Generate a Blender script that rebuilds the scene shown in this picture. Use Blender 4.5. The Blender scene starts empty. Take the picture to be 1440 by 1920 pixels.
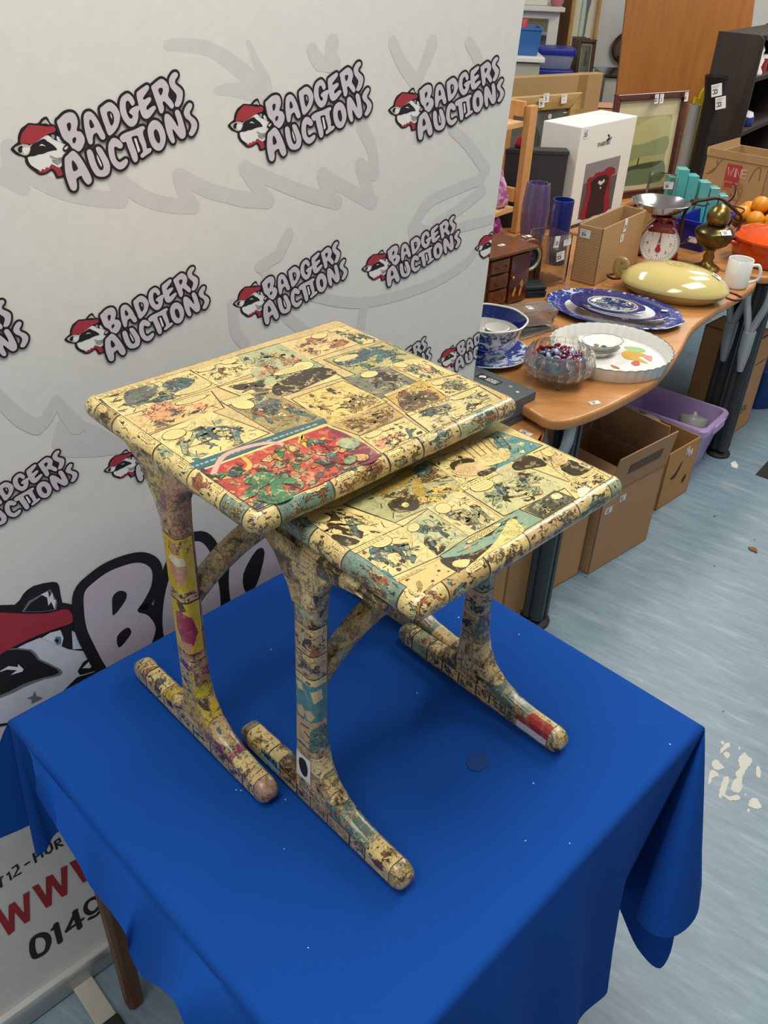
import bpy, math, random
from mathutils import Vector, Matrix
from mathutils.geometry import tessellate_polygon
PI = math.pi
R = math.radians
sc = bpy.context.scene
col = sc.collection

# ------------------------------------------------------------------ camera
CAM_H, F_PX, PITCH, ROLL = 1.675, 1608.07, 0.594, 0.0445
_fw = Vector((0, math.cos(PITCH), -math.sin(PITCH)))
_r0 = Vector((1, 0, 0)); _u0 = Vector((0, math.sin(PITCH), math.cos(PITCH)))
_rt = _r0 * math.cos(ROLL) + _u0 * math.sin(ROLL)
_up = -_r0 * math.sin(ROLL) + _u0 * math.cos(ROLL)
EYE = Vector((0, 0, CAM_H))
cd = bpy.data.cameras.new('camera'); cam = bpy.data.objects.new('camera', cd); col.objects.link(cam)
cd.sensor_fit = 'VERTICAL'; cd.sensor_height = 36.0; cd.lens = F_PX / 1920 * 36.0
cd.clip_start = 0.02; cd.clip_end = 60
cam.matrix_world = Matrix.Translation(EYE) @ Matrix((_rt, _up, -_fw)).transposed().to_4x4()
sc.camera = cam
# ------------------------------------------------------------------ light
sc.view_settings.view_transform = 'Standard'
sc.view_settings.look = 'None'
sc.view_settings.gamma = 1.0
sc.view_settings.exposure = 0.1
sc.view_settings.use_curve_mapping = False
w = bpy.data.worlds.new('room_air'); sc.world = w; w.use_nodes = True
w.node_tree.nodes['Background'].inputs[0].default_value = (0.93, 0.96, 1.0, 1)
w.node_tree.nodes['Background'].inputs[1].default_value = 0.34
def ceiling_lamp(name, loc, sx, sy, power, rot=0.0, colr=(1.0, 0.96, 0.9)):
    l = bpy.data.lights.new(name, 'AREA'); l.shape = 'RECTANGLE'; l.size = sx; l.size_y = sy
    l.energy = power; l.color = colr
    o = bpy.data.objects.new(name, l); col.objects.link(o); o.location = loc; o.rotation_euler = (0, 0, rot)
    return o
LY = R(45)
ceiling_lamp('ceiling_light_near', (0.05, 0.7, 2.72), 1.3, 0.6, 27, LY)
ceiling_lamp('ceiling_light_middle', (1.5, 2.2, 2.72), 1.25, 0.6, 27, LY)
ceiling_lamp('ceiling_light_left', (-0.9, -0.5, 2.72), 1.25, 0.6, 14, LY)
ceiling_lamp('ceiling_light_far', (-0.45, 3.6, 2.72), 1.25, 0.3, 28, LY)
ceiling_lamp('ceiling_light_right', (2.0, 3.6, 2.72), 1.25, 0.3, 26, LY)
ceiling_lamp('ceiling_light_back', (2.4, 5.0, 2.72), 1.25, 0.3, 32, LY)

# ------------------------------------------------------------------ picture <-> place (surveying helpers)
def ray(px, py):
    return _fw + _rt * ((px - 720) / F_PX) - _up * ((py - 960) / F_PX)
def AT(px, py, z):                      # point of the horizontal plane z
    d = ray(px, py); return EYE + d * ((z - CAM_H) / d.z)
def AY(px, py, y):                      # point of the upright plane at distance y
    d = ray(px, py); return EYE + d * (y / d.y)
def AP(px, py, p0, n):
    d = ray(px, py); return EYE + d * ((p0 - EYE).dot(n) / d.dot(n))
def PX(P):
    d = P - EYE; z = d.dot(_fw)
    return (720 + F_PX * d.dot(_rt) / z, 960 - F_PX * d.dot(_up) / z)
def ZAT(P, py):                         # height above P that reaches picture row py
    lo, hi = -0.5, 2.6
    for _ in range(40):
        m = (lo + hi) / 2
        if PX(Vector((P[0], P[1], m)))[1] > py: lo = m
        else: hi = m
    return lo

# ------------------------------------------------------------------ materials
def lin(c):
    return c / 12.92 if c <= 0.04045 else ((c + 0.055) / 1.055) ** 2.4
def C(h, k=1.0):
    if isinstance(h, tuple): return h if len(h) == 4 else (*h, 1)
    h = h.lstrip('#')
    return tuple(lin(int(h[i:i + 2], 16) / 255) * k for i in (0, 2, 4)) + (1.0,)
class NT:
    def __init__(s, m):
        m.use_nodes = True; s.t = m.node_tree; s.n = s.t.nodes; s.bsdf = s.n['Principled BSDF']
    def add(s, typ, **kw):
        o = s.n.new(typ)
        for k, v in kw.items(): setattr(o, k, v)
        return o
    def link(s, a, b): s.t.links.new(a, b)
    def math(s, op, a, b=None, clamp=False):
        o = s.add('ShaderNodeMath', operation=op, use_clamp=clamp)
        for i, x in enumerate((a, b)):
            if x is None: continue
            if hasattr(x, 'is_linked'): s.link(x, o.inputs[i])
            else: o.inputs[i].default_value = x
        return o.outputs[0]
    def mix(s, fac, a, b, mode='MIX'):
        o = s.add('ShaderNodeMix', data_type='RGBA', blend_type=mode)
        for i, x in ((0, fac), (6, a), (7, b)):
            if hasattr(x, 'is_linked'): s.link(x, o.inputs[i])
            else: o.inputs[i].default_value = x
        return o.outputs[2]
    def noise(s, vec, scale, detail=3, rough=0.5, dist=0.0):
        o = s.add('ShaderNodeTexNoise'); o.inputs['Scale'].default_value = scale
        o.inputs['Detail'].default_value = detail; o.inputs['Roughness'].default_value = rough
        o.inputs['Distortion'].default_value = dist
        if vec is not None: s.link(vec, o.inputs['Vector'])
        return o
    def ramp(s, fac, stops, interp='LINEAR'):
        o = s.add('ShaderNodeValToRGB'); cr = o.color_ramp; cr.interpolation = interp
        while len(cr.elements) > 1: cr.elements.remove(cr.elements[-1])
        cr.elements[0].position = stops[0][0]; cr.elements[0].color = stops[0][1]
        for p, c in stops[1:]:
            e = cr.elements.new(p); e.color = c
        s.link(fac, o.inputs[0]); return o.outputs[0]
    def obj(s): return s.add('ShaderNodeTexCoord').outputs['Object']
    def mapping(s, vec, scale=(1, 1, 1), rot=(0, 0, 0), loc=(0, 0, 0)):
        o = s.add('ShaderNodeMapping'); s.link(vec, o.inputs[0])
        o.inputs['Scale'].default_value = scale; o.inputs['Rotation'].default_value = rot; o.inputs['Location'].default_value = loc
        return o.outputs[0]
    def bump(s, h, strength=0.2, dist=0.002):
        o = s.add('ShaderNodeBump'); o.inputs['Strength'].default_value = strength; o.inputs['Distance'].default_value = dist
        s.link(h, o.inputs['Height']); s.link(o.outputs[0], s.bsdf.inputs['Normal'])
MATS = {}
def mat(name, hexc, rough=0.5, metal=0.0, var=0.08, vscale=20, coat=0.0, trans=0.0, ior=1.45, bump=0.0, bscale=200, spec=0.5, sheen=0.0, alpha=None, k=1.0):
    if name in MATS: return MATS[name]
    m = bpy.data.materials.new(name); t = NT(m); b = t.bsdf; c = C(hexc, k)
    if var:
        n = t.noise(t.obj(), vscale, 4)
        t.link(t.mix(n.outputs[0], tuple(x * (1 - var) for x in c[:3]) + (1,), tuple(min(1, x * (1 + var)) for x in c[:3]) + (1,)), b.inputs['Base Color'])
    else: b.inputs['Base Color'].default_value = c
    b.inputs['Roughness'].default_value = rough; b.inputs['Metallic'].default_value = metal
    b.inputs['Coat Weight'].default_value = coat; b.inputs['Coat Roughness'].default_value = 0.08
    b.inputs['Transmission Weight'].default_value = trans; b.inputs['IOR'].default_value = ior
    b.inputs['Specular IOR Level'].default_value = spec; b.inputs['Sheen Weight'].default_value = sheen
    if bump: t.bump(t.noise(t.obj(), bscale, 2).outputs[0], bump)
    MATS[name] = m; return m
def wood(name, c1, c2, scale=6, rough=0.4, rot=(0, 0, 0), stretch=(1, 12, 12), coat=0.0):
    if name in MATS: return MATS[name]
    m = bpy.data.materials.new(name); t = NT(m)
    v = t.mapping(t.obj(), stretch, rot)
    n = t.noise(v, scale, 6, 0.6, 0.6); n2 = t.noise(v, scale * 6, 3)
    f = t.math('ADD', t.math('MULTIPLY', n.outputs[0], 0.75), t.math('MULTIPLY', n2.outputs[0], 0.25))
    t.link(t.ramp(f, [(0.3, C(c1)), (0.7, C(c2))]), t.bsdf.inputs['Base Color'])
    t.bsdf.inputs['Roughness'].default_value = rough; t.bsdf.inputs['Coat Weight'].default_value = coat
    MATS[name] = m; return m
def print_mat(name, rough=0.5, coat=0.0, ink=False, ink_scale=1.0):
    if name in MATS: return MATS[name]
    m = bpy.data.materials.new(name); t = NT(m)
    a = t.add('ShaderNodeAttribute', attribute_name='Col')
    c = a.outputs['Color']
    if ink: c = comic_ink(t, c, a.outputs['Alpha'], t.obj(), ink_scale)
    else:
        n = t.noise(t.obj(), 60, 3)
        c = t.mix(t.math('MULTIPLY', n.outputs[0], 0.12), c, (0, 0, 0, 1))
    t.link(c, t.bsdf.inputs['Base Color']); t.bsdf.inputs['Roughness'].default_value = rough
    t.bsdf.inputs['Coat Weight'].default_value = coat; t.bsdf.inputs['Coat Roughness'].default_value = 0.12
    MATS[name] = m; return m
def comic_ink(t, base, amount, vec, s=1.0):
    """pen lines, hatching and blots of cheap newsprint over a base colour"""
    d = t.noise(vec, 60 * s, 3, 0.6)
    wv = t.add('ShaderNodeVectorMath', operation='MULTIPLY_ADD')
    t.link(d.outputs['Color'], wv.inputs[0]); wv.inputs[1].default_value = (0.02 / s,) * 3; t.link(vec, wv.inputs[2])
    vo = t.add('ShaderNodeTexVoronoi', feature='DISTANCE_TO_EDGE'); vo.inputs['Scale'].default_value = 120 * s
    t.link(wv.outputs[0], vo.inputs['Vector'])
    line = t.math('LESS_THAN', vo.outputs['Distance'], 0.055)
    pick = t.math('GREATER_THAN', t.noise(vec, 34 * s, 2).outputs[0], 0.5)
    line = t.math('MULTIPLY', line, pick)
    bl = t.noise(vec, 85 * s, 4, 0.62, 1.2)
    blot = t.math('GREATER_THAN', bl.outputs[0], 0.615)
    wave = t.add('ShaderNodeTexWave'); wave.inputs['Scale'].default_value = 150 * s; wave.inputs['Distortion'].default_value = 6
    wave.inputs['Detail Scale'].default_value = 0.4
    t.link(vec, wave.inputs['Vector'])
    hat = t.math('MULTIPLY', t.math('GREATER_THAN', wave.outputs['Fac'], 0.75), t.math('GREATER_THAN', t.noise(vec, 36 * s, 1).outputs[0], 0.57))
    cn = t.noise(wv.outputs[0], 48 * s, 2, 0.5, 0.8).outputs[0]
    ct = t.math('LESS_THAN', t.math('ABSOLUTE', t.math('SUBTRACT', t.math('FRACT', t.math('MULTIPLY', cn, 7.0)), 0.5)), 0.055)
    line = t.math('MAXIMUM', line, ct)
    ink = t.math('MULTIPLY', t.math('MAXIMUM', t.math('MAXIMUM', line, blot), t.math('MULTIPLY', hat, 0.7)), amount, True)
    cream_fleck = t.math('GREATER_THAN', t.noise(wv.outputs[0], 75 * s, 3, 0.6, 0.8).outputs[0], 0.57)  # cream flecks in the print, breaking up flat blocks of colour
    base = t.mix(t.math('MULTIPLY', t.math('MULTIPLY', cream_fleck, amount), 0.7), base, C('#d8c389'))
    tint = t.noise(vec, 20 * s, 2)
    c = t.mix(t.math('MULTIPLY', tint.outputs[0], 0.24), base, C('#8a7346'))
    return t.mix(t.math('MULTIPLY', ink, 0.85), c, C('#241d14'))
def comic_mat(name, axes, size=0.05, rough=0.3, palette=None):
    """newsprint cuttings pasted all over: patches of page tone, each with its own colour and pen work"""
    if name in MATS: return MATS[name]
    m = bpy.data.materials.new(name); t = NT(m); vec = t.obj()
    sp = t.add('ShaderNodeSeparateXYZ'); t.link(vec, sp.inputs[0]); cb = t.add('ShaderNodeCombineXYZ')
    for i, a in enumerate(axes): t.link(sp.outputs['XYZ'.index(a)], cb.inputs[i])
    pal = palette or ['#d3bb80', '#b9a468', '#dcc78e', '#8f9a7e', '#cdb477', '#5b7a6e', '#d3bb80', '#a58a58', '#dcc78e', '#9aa184', '#4a3e2c', '#cfae76']
    st = [(i / len(pal), C(c)) for i, c in enumerate(pal)]
    def bricks(w_, h_, off, rot, loc):
        br = t.add('ShaderNodeTexBrick'); t.link(t.mapping(cb.outputs[0], (1, 1, 1), (0, 0, R(rot)), loc), br.inputs['Vector'])
        br.inputs['Scale'].default_value = 1.0; br.inputs['Brick Width'].default_value = w_; br.inputs['Row Height'].default_value = h_
        br.inputs['Mortar Size'].default_value = 0.0006; br.inputs['Mortar Smooth'].default_value = 0; br.inputs['Bias'].default_value = 0
        br.inputs['Color1'].default_value = (0, 0, 0, 1); br.inputs['Color2'].default_value = (1, 1, 1, 1); br.inputs['Mortar'].default_value = (0.5, 0.5, 0.5, 1)
        br.offset = off; br.squash = 0.6; br.squash_frequency = 3
        return br
    b1 = bricks(size * 1.5, size * 1.25, .37, 0, (.013, .007, 0)); b2 = bricks(size * .8, size * 0.66, .21, 4, (.03, .021, 0))
    big = bricks(size * 2.3, size * 1.9, .5, -3, (.05, .04, 0)); sel = t.math('GREATER_THAN', big.outputs['Color'], .55)
    val = t.mix(sel, b1.outputs['Color'], b2.outputs['Color']); edge = t.mix(sel, b1.outputs['Fac'], b2.outputs['Fac'])
    base = t.ramp(val, st, 'CONSTANT')
    shift = t.add('ShaderNodeVectorMath', operation='MULTIPLY_ADD'); t.link(val, shift.inputs[0]); shift.inputs[1].default_value = (.7, .4, .9); t.link(vec, shift.inputs[2])
    sv = shift.outputs[0]
    blob = t.noise(sv, 50, 3, 0.5, 0.8)
    fig = t.ramp(blob.outputs[0], [(0, C('#476f69')), (0.36, C('#dcc78e')), (0.42, C('#d9c48b')), (0.57, C('#9a7c50')), (0.64, C('#2d2419'))], 'CONSTANT')
    c = t.mix(t.ramp(blob.outputs[0], [(0, (1, 1, 1, 1)), (0.355, (0, 0, 0, 1)), (0.57, (1, 1, 1, 1))], 'CONSTANT'), base, fig)
    c = t.mix(t.math('MULTIPLY', edge, .75), c, C('#5a4a30'))
    one = t.add('ShaderNodeValue'); one.outputs[0].default_value = 0.75
    c = comic_ink(t, c, one.outputs[0], sv, 1.1)
    t.link(c, t.bsdf.inputs['Base Color']); t.bsdf.inputs['Roughness'].default_value = rough
    t.bsdf.inputs['Coat Weight'].default_value = 0.35; t.bsdf.inputs['Coat Roughness'].default_value = 0.2
    MATS[name] = m; return m
PRINT = print_mat('printed_paper', 0.6)
GLOSSPRINT = print_mat('varnished_print', 0.2, 0.5)

# ------------------------------------------------------------------ mesh building
def catmull(pts, n=4, closed=True):
    out = []; N = len(pts)
    rng = range(N) if closed else range(N - 1)
    for i in rng:
        if closed: p = [pts[(i + k - 1) % N] for k in range(4)]
        else: p = [pts[max(0, min(N - 1, i + k - 1))] for k in range(4)]
        for j in range(n):
            t = j / n
            out.append(tuple(0.5 * (2 * b + (c - a) * t + (2 * a - 5 * b + 4 * c - d) * t * t + (3 * b - a - 3 * c + d) * t ** 3) for a, b, c, d in zip(*p)))
    if not closed: out.append(tuple(pts[-1]))
    return out
class MB:
    def __init__(s, T=None): s.v = []; s.f = []; s.m = []; s.c = []; s.T = T
    def V(s, p):
        p = Vector(p)
        if s.T is not None: p = s.T @ p
        s.v.append(p); return len(s.v) - 1
    def face(s, idx, m=0, c=None): s.f.append(tuple(idx)); s.m.append(m); s.c.append(c or (0.8, 0.8, 0.8, 1))
    def poly(s, pts, m=0, c=None): s.face([s.V(p) for p in pts], m, c)
    def fill(s, pts, m=0, c=None):              # any simple polygon
        ids = [s.V(p) for p in pts]
        for tr in tessellate_polygon([[Vector(p) for p in pts]]): s.face([ids[i] for i in tr], m, c)
    def box(s, c, d, m=0, M=None, cc=None):
        x, y, z = (k / 2 for k in d); ids = []
        for q in ((-x, -y, -z), (x, -y, -z), (x, y, -z), (-x, y, -z), (-x, -y, z), (x, -y, z), (x, y, z), (-x, y, z)):
            q = Vector(q)
            if M is not None: q = M @ q
            ids.append(s.V(q + Vector(c)))
        for f in ((3, 2, 1, 0), (4, 5, 6, 7), (0, 1, 5, 4), (1, 2, 6, 5), (2, 3, 7, 6), (3, 0, 4, 7)): s.face([ids[i] for i in f], m, cc)
        return s
    def rings(s, rs, m=0, closed=True, caps=(True, True), c=None):
        ids = [[s.V(p) for p in r] for r in rs]; n = len(ids[0])
        for a, b in zip(ids, ids[1:]):
            for i in range(n if closed else n - 1):
                j = (i + 1) % n; s.face((a[i], a[j], b[j], b[i]), m, c)
        if closed and caps[0]: s.face(ids[0][::-1], m, c)
        if closed and caps[1]: s.face(ids[-1], m, c)
        return s
    def lathe(s, prof, n=32, m=0, c=(0, 0, 0), sx=1, sy=1, wob=None, rot=0.0, caps=(True, True)):
        rs = []
        for r, z in prof:
            ring = []
            for i in range(n):
                a = 2 * PI * i / n; k = wob(a, r, z) if wob else 1
                x, y = r * k * math.cos(a) * sx, r * k * math.sin(a) * sy
                ring.append((c[0] + x * math.cos(rot) - y * math.sin(rot), c[1] + x * math.sin(rot) + y * math.cos(rot), c[2] + z))
            rs.append(ring)
        return s.rings(rs, m, True, caps)
    def tube(s, pts, r, n=10, m=0, caps=True, closed=False, flat=1.0, c=None):
        pts = [Vector(p) for p in pts]; N = len(pts); rs = []; prev = None
        for i, p in enumerate(pts):
            if closed: t = pts[(i + 1) % N] - pts[i - 1]
            else: t = pts[min(N - 1, i + 1)] - pts[max(0, i - 1)]
            t.normalize()
            if prev is None:
                a = Vector((0, 0, 1)) if abs(t.z) < 0.9 else Vector((1, 0, 0)); x = t.cross(a).normalized()
            else: x = (prev - t * prev.dot(t)).normalized()
            prev = x; y = t.cross(x); rr = r[i] if isinstance(r, (list, tuple)) else r
            rs.append([p + (x * math.cos(2 * PI * k / n) + y * math.sin(2 * PI * k / n) * flat) * rr for k in range(n)])
        if closed: rs.append(rs[0])
        return s.rings(rs, m, True, (caps and not closed, caps and not closed), c)
    def rprism(s, outline, z0, z1, r=0.003, seg=3, m=0, P=None, mcap=None):
        """prism of a 2D outline (counter-clockwise) with rounded rims; P maps (x,y,z)->3D"""
        P = P or (lambda x, y, z: (x, y, z)); N = len(outline); nr = []
        for i in range(N):
            ax, ay = outline[i - 1]; bx, by = outline[(i + 1) % N]
            tx, ty = bx - ax, by - ay; l = math.hypot(tx, ty) or 1; nr.append((ty / l, -tx / l))
        r = min(r, (z1 - z0) / 2); rs = []
        def ring(off, z): return [P(p[0] - q[0] * off, p[1] - q[1] * off, z) for p, q in zip(outline, nr)]
        for k in range(seg + 1):
            a = PI / 2 * k / seg; rs.append(ring(r * (1 - math.sin(a)), z0 + r * (1 - math.cos(a))))
        for k in range(seg + 1):
            a = PI / 2 * k / seg; rs.append(ring(r * (1 - math.cos(a)), z1 - r + r * math.sin(a)))
        ids = [[s.V(p) for p in q] for q in rs]
        for a, b in zip(ids, ids[1:]):
            for i in range(N):
                j = (i + 1) % N; s.face((a[i], a[j], b[j], b[i]), m)
        flat = [Vector((p[0], p[1], 0)) for p in outline]
        for tr in tessellate_polygon([flat]):
            ar = (flat[tr[1]] - flat[tr[0]]).cross(flat[tr[2]] - flat[tr[0]]).z
            tr = tr if ar > 0 else tr[::-1]
            s.face([ids[-1][i] for i in tr], m if mcap is None else mcap); s.face([ids[0][i] for i in reversed(tr)], m)
        return s
    def build(s, name, mats, parent=None, smooth=None, bevel=0.0):
        me = bpy.data.meshes.new(name); me.from_pydata([tuple(p) for p in s.v], [], s.f)
        for mm in (mats if isinstance(mats, (list, tuple)) else [mats]): me.materials.append(mm)
        me.polygons.foreach_set('material_index', s.m)
        at = me.attributes.new('Col', 'FLOAT_COLOR', 'FACE'); at.data.foreach_set('color', [x for c in s.c for x in (tuple(c) if len(c) == 4 else (*c, 1))])
        o = bpy.data.objects.new(name, me); col.objects.link(o)
        if parent is not None: o.parent = parent
        if smooth is not None:
            me.polygons.foreach_set('use_smooth', [True] * len(s.f))
            if smooth < 179:
                try: me.set_sharp_from_angle(angle=R(smooth))
                except Exception: pass
        if bevel:
            b = o.modifiers.new('rounded_edges', 'BEVEL'); b.width = bevel; b.segments = 2; b.limit_method = 'ANGLE'
        me.update(); return o
def tag(o, label, cat, group=None, kind=None):
    o['label'] = label
    if cat: o['category'] = cat
    if group: o['group'] = group
    if kind: o['kind'] = kind
    return o
def thing(name, label, cat, loc=(0, 0, 0), rz=0.0, group=None):
    o = bpy.data.objects.new(name, None); col.objects.link(o); o.location = loc; o.rotation_euler = (0, 0, rz); o.empty_display_size = 0.05
    return tag(o, label, cat, group)
def structure(o): o['kind'] = 'structure'; return o
def rrect(hx, hy, r, n=5, cx=0, cy=0):
    out = []
    for sx, sy, a0 in ((1, 1, 0), (-1, 1, 90), (-1, -1, 180), (1, -1, 270)):
        for k in range(n + 1):
            a = R(a0 + 90 * k / n); out.append((cx + sx * (hx - r) + r * math.cos(a), cy + sy * (hy - r) + r * math.sin(a)))
    return out
class Ink:
    """flat drawing in a mesh: F maps 2D drawing coordinates to 3D, N is the way the sheet faces"""
    def __init__(s, mb, F, N, m=0, step=0.00012): s.mb = mb; s.F = F; s.N = Vector(N); s.m = m; s.step = step
    def P(s, p, L): return Vector(s.F(p[0], p[1])) + s.N * (s.step * (L + getattr(s, 'base', 0)))
    def fill(s, pts, c, L=1):
        s.k = (getattr(s, 'k', 0) + 1) % 16; L = L + s.k * 0.05
        s.mb.fill([s.P(p, L) for p in pts], s.m, c)
    def blob(s, pts, c, L=1, n=4): s.fill(catmull(pts, n), c, L)
    def disc(s, x, y, r, c, L=1, ry=None, rot=0, n=14):
        ry = ry or r; q = []; s.k = (getattr(s, 'k', 0) + 1) % 16; L = L + s.k * 0.05
        for i in range(n):
            a = 2 * PI * i / n; u, v = r * math.cos(a), ry * math.sin(a)
            q.append(s.P((x + u * math.cos(rot) - v * math.sin(rot), y + u * math.sin(rot) + v * math.cos(rot)), L))
        s.mb.poly(q, s.m, c)
    def stroke(s, pts, r, c, L=1, closed=False, n=8, caps=True):
        """one unbroken ribbon, so that a drawing never lies on itself"""
        q = [pts[0]] + [b for a, b in zip(pts, pts[1:]) if math.dist(a, b) > 1e-7]
        if closed and math.dist(q[0], q[-1]) < 1e-7: q.pop()
        N = len(q); rr = list(r) if isinstance(r, (list, tuple)) else [r] * N
        if N < 2: return
        s.k = (getattr(s, 'k', 0) + 1) % 16; L = L + s.k * 0.05
        le, ri = [], []
        for i in range(N):
            a = q[i - 1] if (closed or i) else q[0]; b = q[(i + 1) % N] if (closed or i < N - 1) else q[-1]
            d1 = (q[i][0] - a[0], q[i][1] - a[1]); d2 = (b[0] - q[i][0], b[1] - q[i][1])
            l1, l2 = math.hypot(*d1), math.hypot(*d2)
            if l1 < 1e-9: d1, l1 = d2, l2
            if l2 < 1e-9: d2, l2 = d1, l1
            n1 = (-d1[1] / l1, d1[0] / l1); n2 = (-d2[1] / l2, d2[0] / l2); nx, ny = n1[0] + n2[0], n1[1] + n2[1]; l = math.hypot(nx, ny)
            if l < 0.35: nx, ny, k = n1[0], n1[1], 1
            else: nx, ny = nx / l, ny / l; k = min(1.25, 1 / max(0.3, nx * n1[0] + ny * n1[1]))
            le.append((q[i][0] + nx * rr[i] * k, q[i][1] + ny * rr[i] * k)); ri.append((q[i][0] - nx * rr[i] * k, q[i][1] - ny * rr[i] * k))
        vl = [s.mb.V(s.P(p, L)) for p in le]; vr = [s.mb.V(s.P(p, L)) for p in ri]
        for i in range(N if closed else N - 1):
            j = (i + 1) % N; s.mb.face((vl[i], vr[i], vr[j], vl[j]), s.m, c)
        if caps and not closed:
            for i, o, sg in ((0, 1, 1), (N - 1, N - 2, -1)):
                an = math.atan2(q[i][1] - q[o][1], q[i][0] - q[o][0]); mid = []
                for k in range(1, 6):
                    a = an - PI / 2 + PI * k / 6; mid.append(s.mb.V(s.P((q[i][0] + rr[i] * math.cos(a), q[i][1] + rr[i] * math.sin(a)), L)))
                s.mb.face((vl[i], *mid, vr[i]) if sg == 1 else (vr[i], *mid, vl[i]), s.m, c)
    def rect(s, x0, y0, x1, y1, c, L=1): s.mb.poly([s.P(q, L) for q in ((x0, y0), (x1, y0), (x1, y1), (x0, y1))], s.m, c)
    def text(s, txt, x, y, h, r, c, L=1, adv=0.78, up=1):
        for ch in txt:
            for st in FONT.get(ch, ()):
                s.stroke([(x + a * h * 0.6, y + up * b * h) for a, b in st], r, c, L, n=6)
            x += h * adv * (0.45 if ch in "I1' " else 1.15 if ch in 'MW' else 1) * 0.9
        return x
FONT = {
 '0': [[(0, .2), (.2, 0), (.8, 0), (1, .2), (1, .8), (.8, 1), (.2, 1), (0, .8), (0, .2)]], '1': [[(.1, .8), (.4, 1), (.4, 0)]],
 '2': [[(0, .8), (.2, 1), (.8, 1), (1, .75), (0, 0), (1, 0)]], '3': [[(0, .9), (.5, 1), (1, .75), (.5, .52), (1, .27), (.5, 0), (0, .1)]],
 '4': [[(.75, 0), (.75, 1), (0, .3), (1, .3)]], '5': [[(1, 1), (.1, 1), (.1, .55), (.7, .6), (1, .3), (.7, 0), (0, .05)]],
 '6': [[(.9, .95), (.3, .8), (0, .3), (.3, 0), (.8, 0), (1, .3), (.7, .55), (.1, .4)]], '7': [[(0, 1), (1, 1), (.35, 0)]],
 '8': [[(.5, .53), (.1, .75), (.5, 1), (.9, .75), (.5, .53), (0, .25), (.5, 0), (1, .25), (.5, .53)]], '9': [[(.95, .6), (.5, .4), (0, .7), (.4, 1), (1, .8), (.9, .3), (.3, 0)]],
 'A': [[(0, 0), (.5, 1), (1, 0)], [(.2, .35), (.8, .35)]], 'B': [[(0, 0), (0, 1), (.7, .95), (.7, .6), (0, .53), (.9, .45), (.9, .05), (0, 0)]], 'C': [[(1, .8), (.6, 1), (.1, .8), (0, .3), (.4, 0), (1, .15)]],
 'D': [[(0, 0), (0, 1), (.6, 1), (1, .6), (.9, .2), (.5, 0), (0, 0)]], 'E': [[(1, 0), (0, 0), (0, 1), (1, 1)], [(0, .5), (.8, .5)]], 'G': [[(1, .8), (.6, 1), (.1, .8), (0, .3), (.4, 0), (1, .15), (1, .45), (.6, .45)]],
 'H': [[(0, 0), (0, 1)], [(1, 0), (1, 1)], [(0, .5), (1, .5)]], 'I': [[(.3, 0), (.3, 1)]], 'K': [[(0, 0), (0, 1)], [(1, 1), (0, .45), (1, 0)]], 'L': [[(0, 1), (0, 0), (.9, 0)]],
 'M': [[(0, 0), (.1, 1), (.6, .3), (1.1, 1), (1.2, 0)]], 'N': [[(0, 0), (0, 1), (1, 0), (1, 1)]], 'O': [[(0, .25), (.3, 0), (.7, 0), (1, .25), (1, .75), (.7, 1), (.3, 1), (0, .75), (0, .25)]],
 'P': [[(0, 0), (0, 1), (.8, 1), (1, .75), (.8, .5), (0, .5)]], 'R': [[(0, 0), (0, 1), (.8, 1), (1, .75), (.8, .5), (0, .5), (1, 0)]], 'S': [[(1, .85), (.6, 1), (.1, .85), (.2, .58), (.85, .42), (.9, .15), (.5, 0), (0, .12)]],
 'T': [[(0, 1), (1, 1)], [(.5, 1), (.5, 0)]], 'U': [[(0, 1), (0, .2), (.4, 0), (.8, .1), (1, .3), (1, 1)]], 'V': [[(0, 1), (.5, 0), (1, 1)]], 'W': [[(0, 1), (.3, 0), (.6, .7), (.9, 0), (1.2, 1)]], 'Y': [[(0, 1), (.5, .5), (1, 1)], [(.5, .5), (.5, 0)]],
 '-': [[(.1, .5), (.8, .5)]],
}
BLACK = C('#1a1718'); INKC = C('#241d14')
def sticker(parent, P, right, up, w, h, digits, seed=0):
    """a white lot label with printed number, lying on the surface right x up (parent-local)"""
    right = Vector(right).normalized(); up = Vector(up).normalized(); n = right.cross(up).normalized(); P = Vector(P)
    mb = MB(); F = lambda x, y: P + right * x + up * y + n * 0.0006
    for a, b in ((0, 1),):
        q = [F(-w / 2, -h / 2), F(w / 2, -h / 2), F(w / 2, h / 2), F(-w / 2, h / 2)]
        mb.rings([[p - n * 0.0005 for p in q], q], 0, c=C('#e9e9e6'))
    k = Ink(mb, F, n); 
    k.text(digits, -len(digits) * h * 0.17, -h * 0.28, h * 0.36, h * 0.035, BLACK, 2, adv=0.42 / 0.6 * 0.9)
    for i in range(3): k.rect(-w * 0.4, h * (0.2 + i * 0.08), w * (0.1 + 0.12 * i), h * (0.225 + i * 0.08), C('#6b6b6b'), 2)
    return mb.build('price_label', PRINT, parent)
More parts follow.
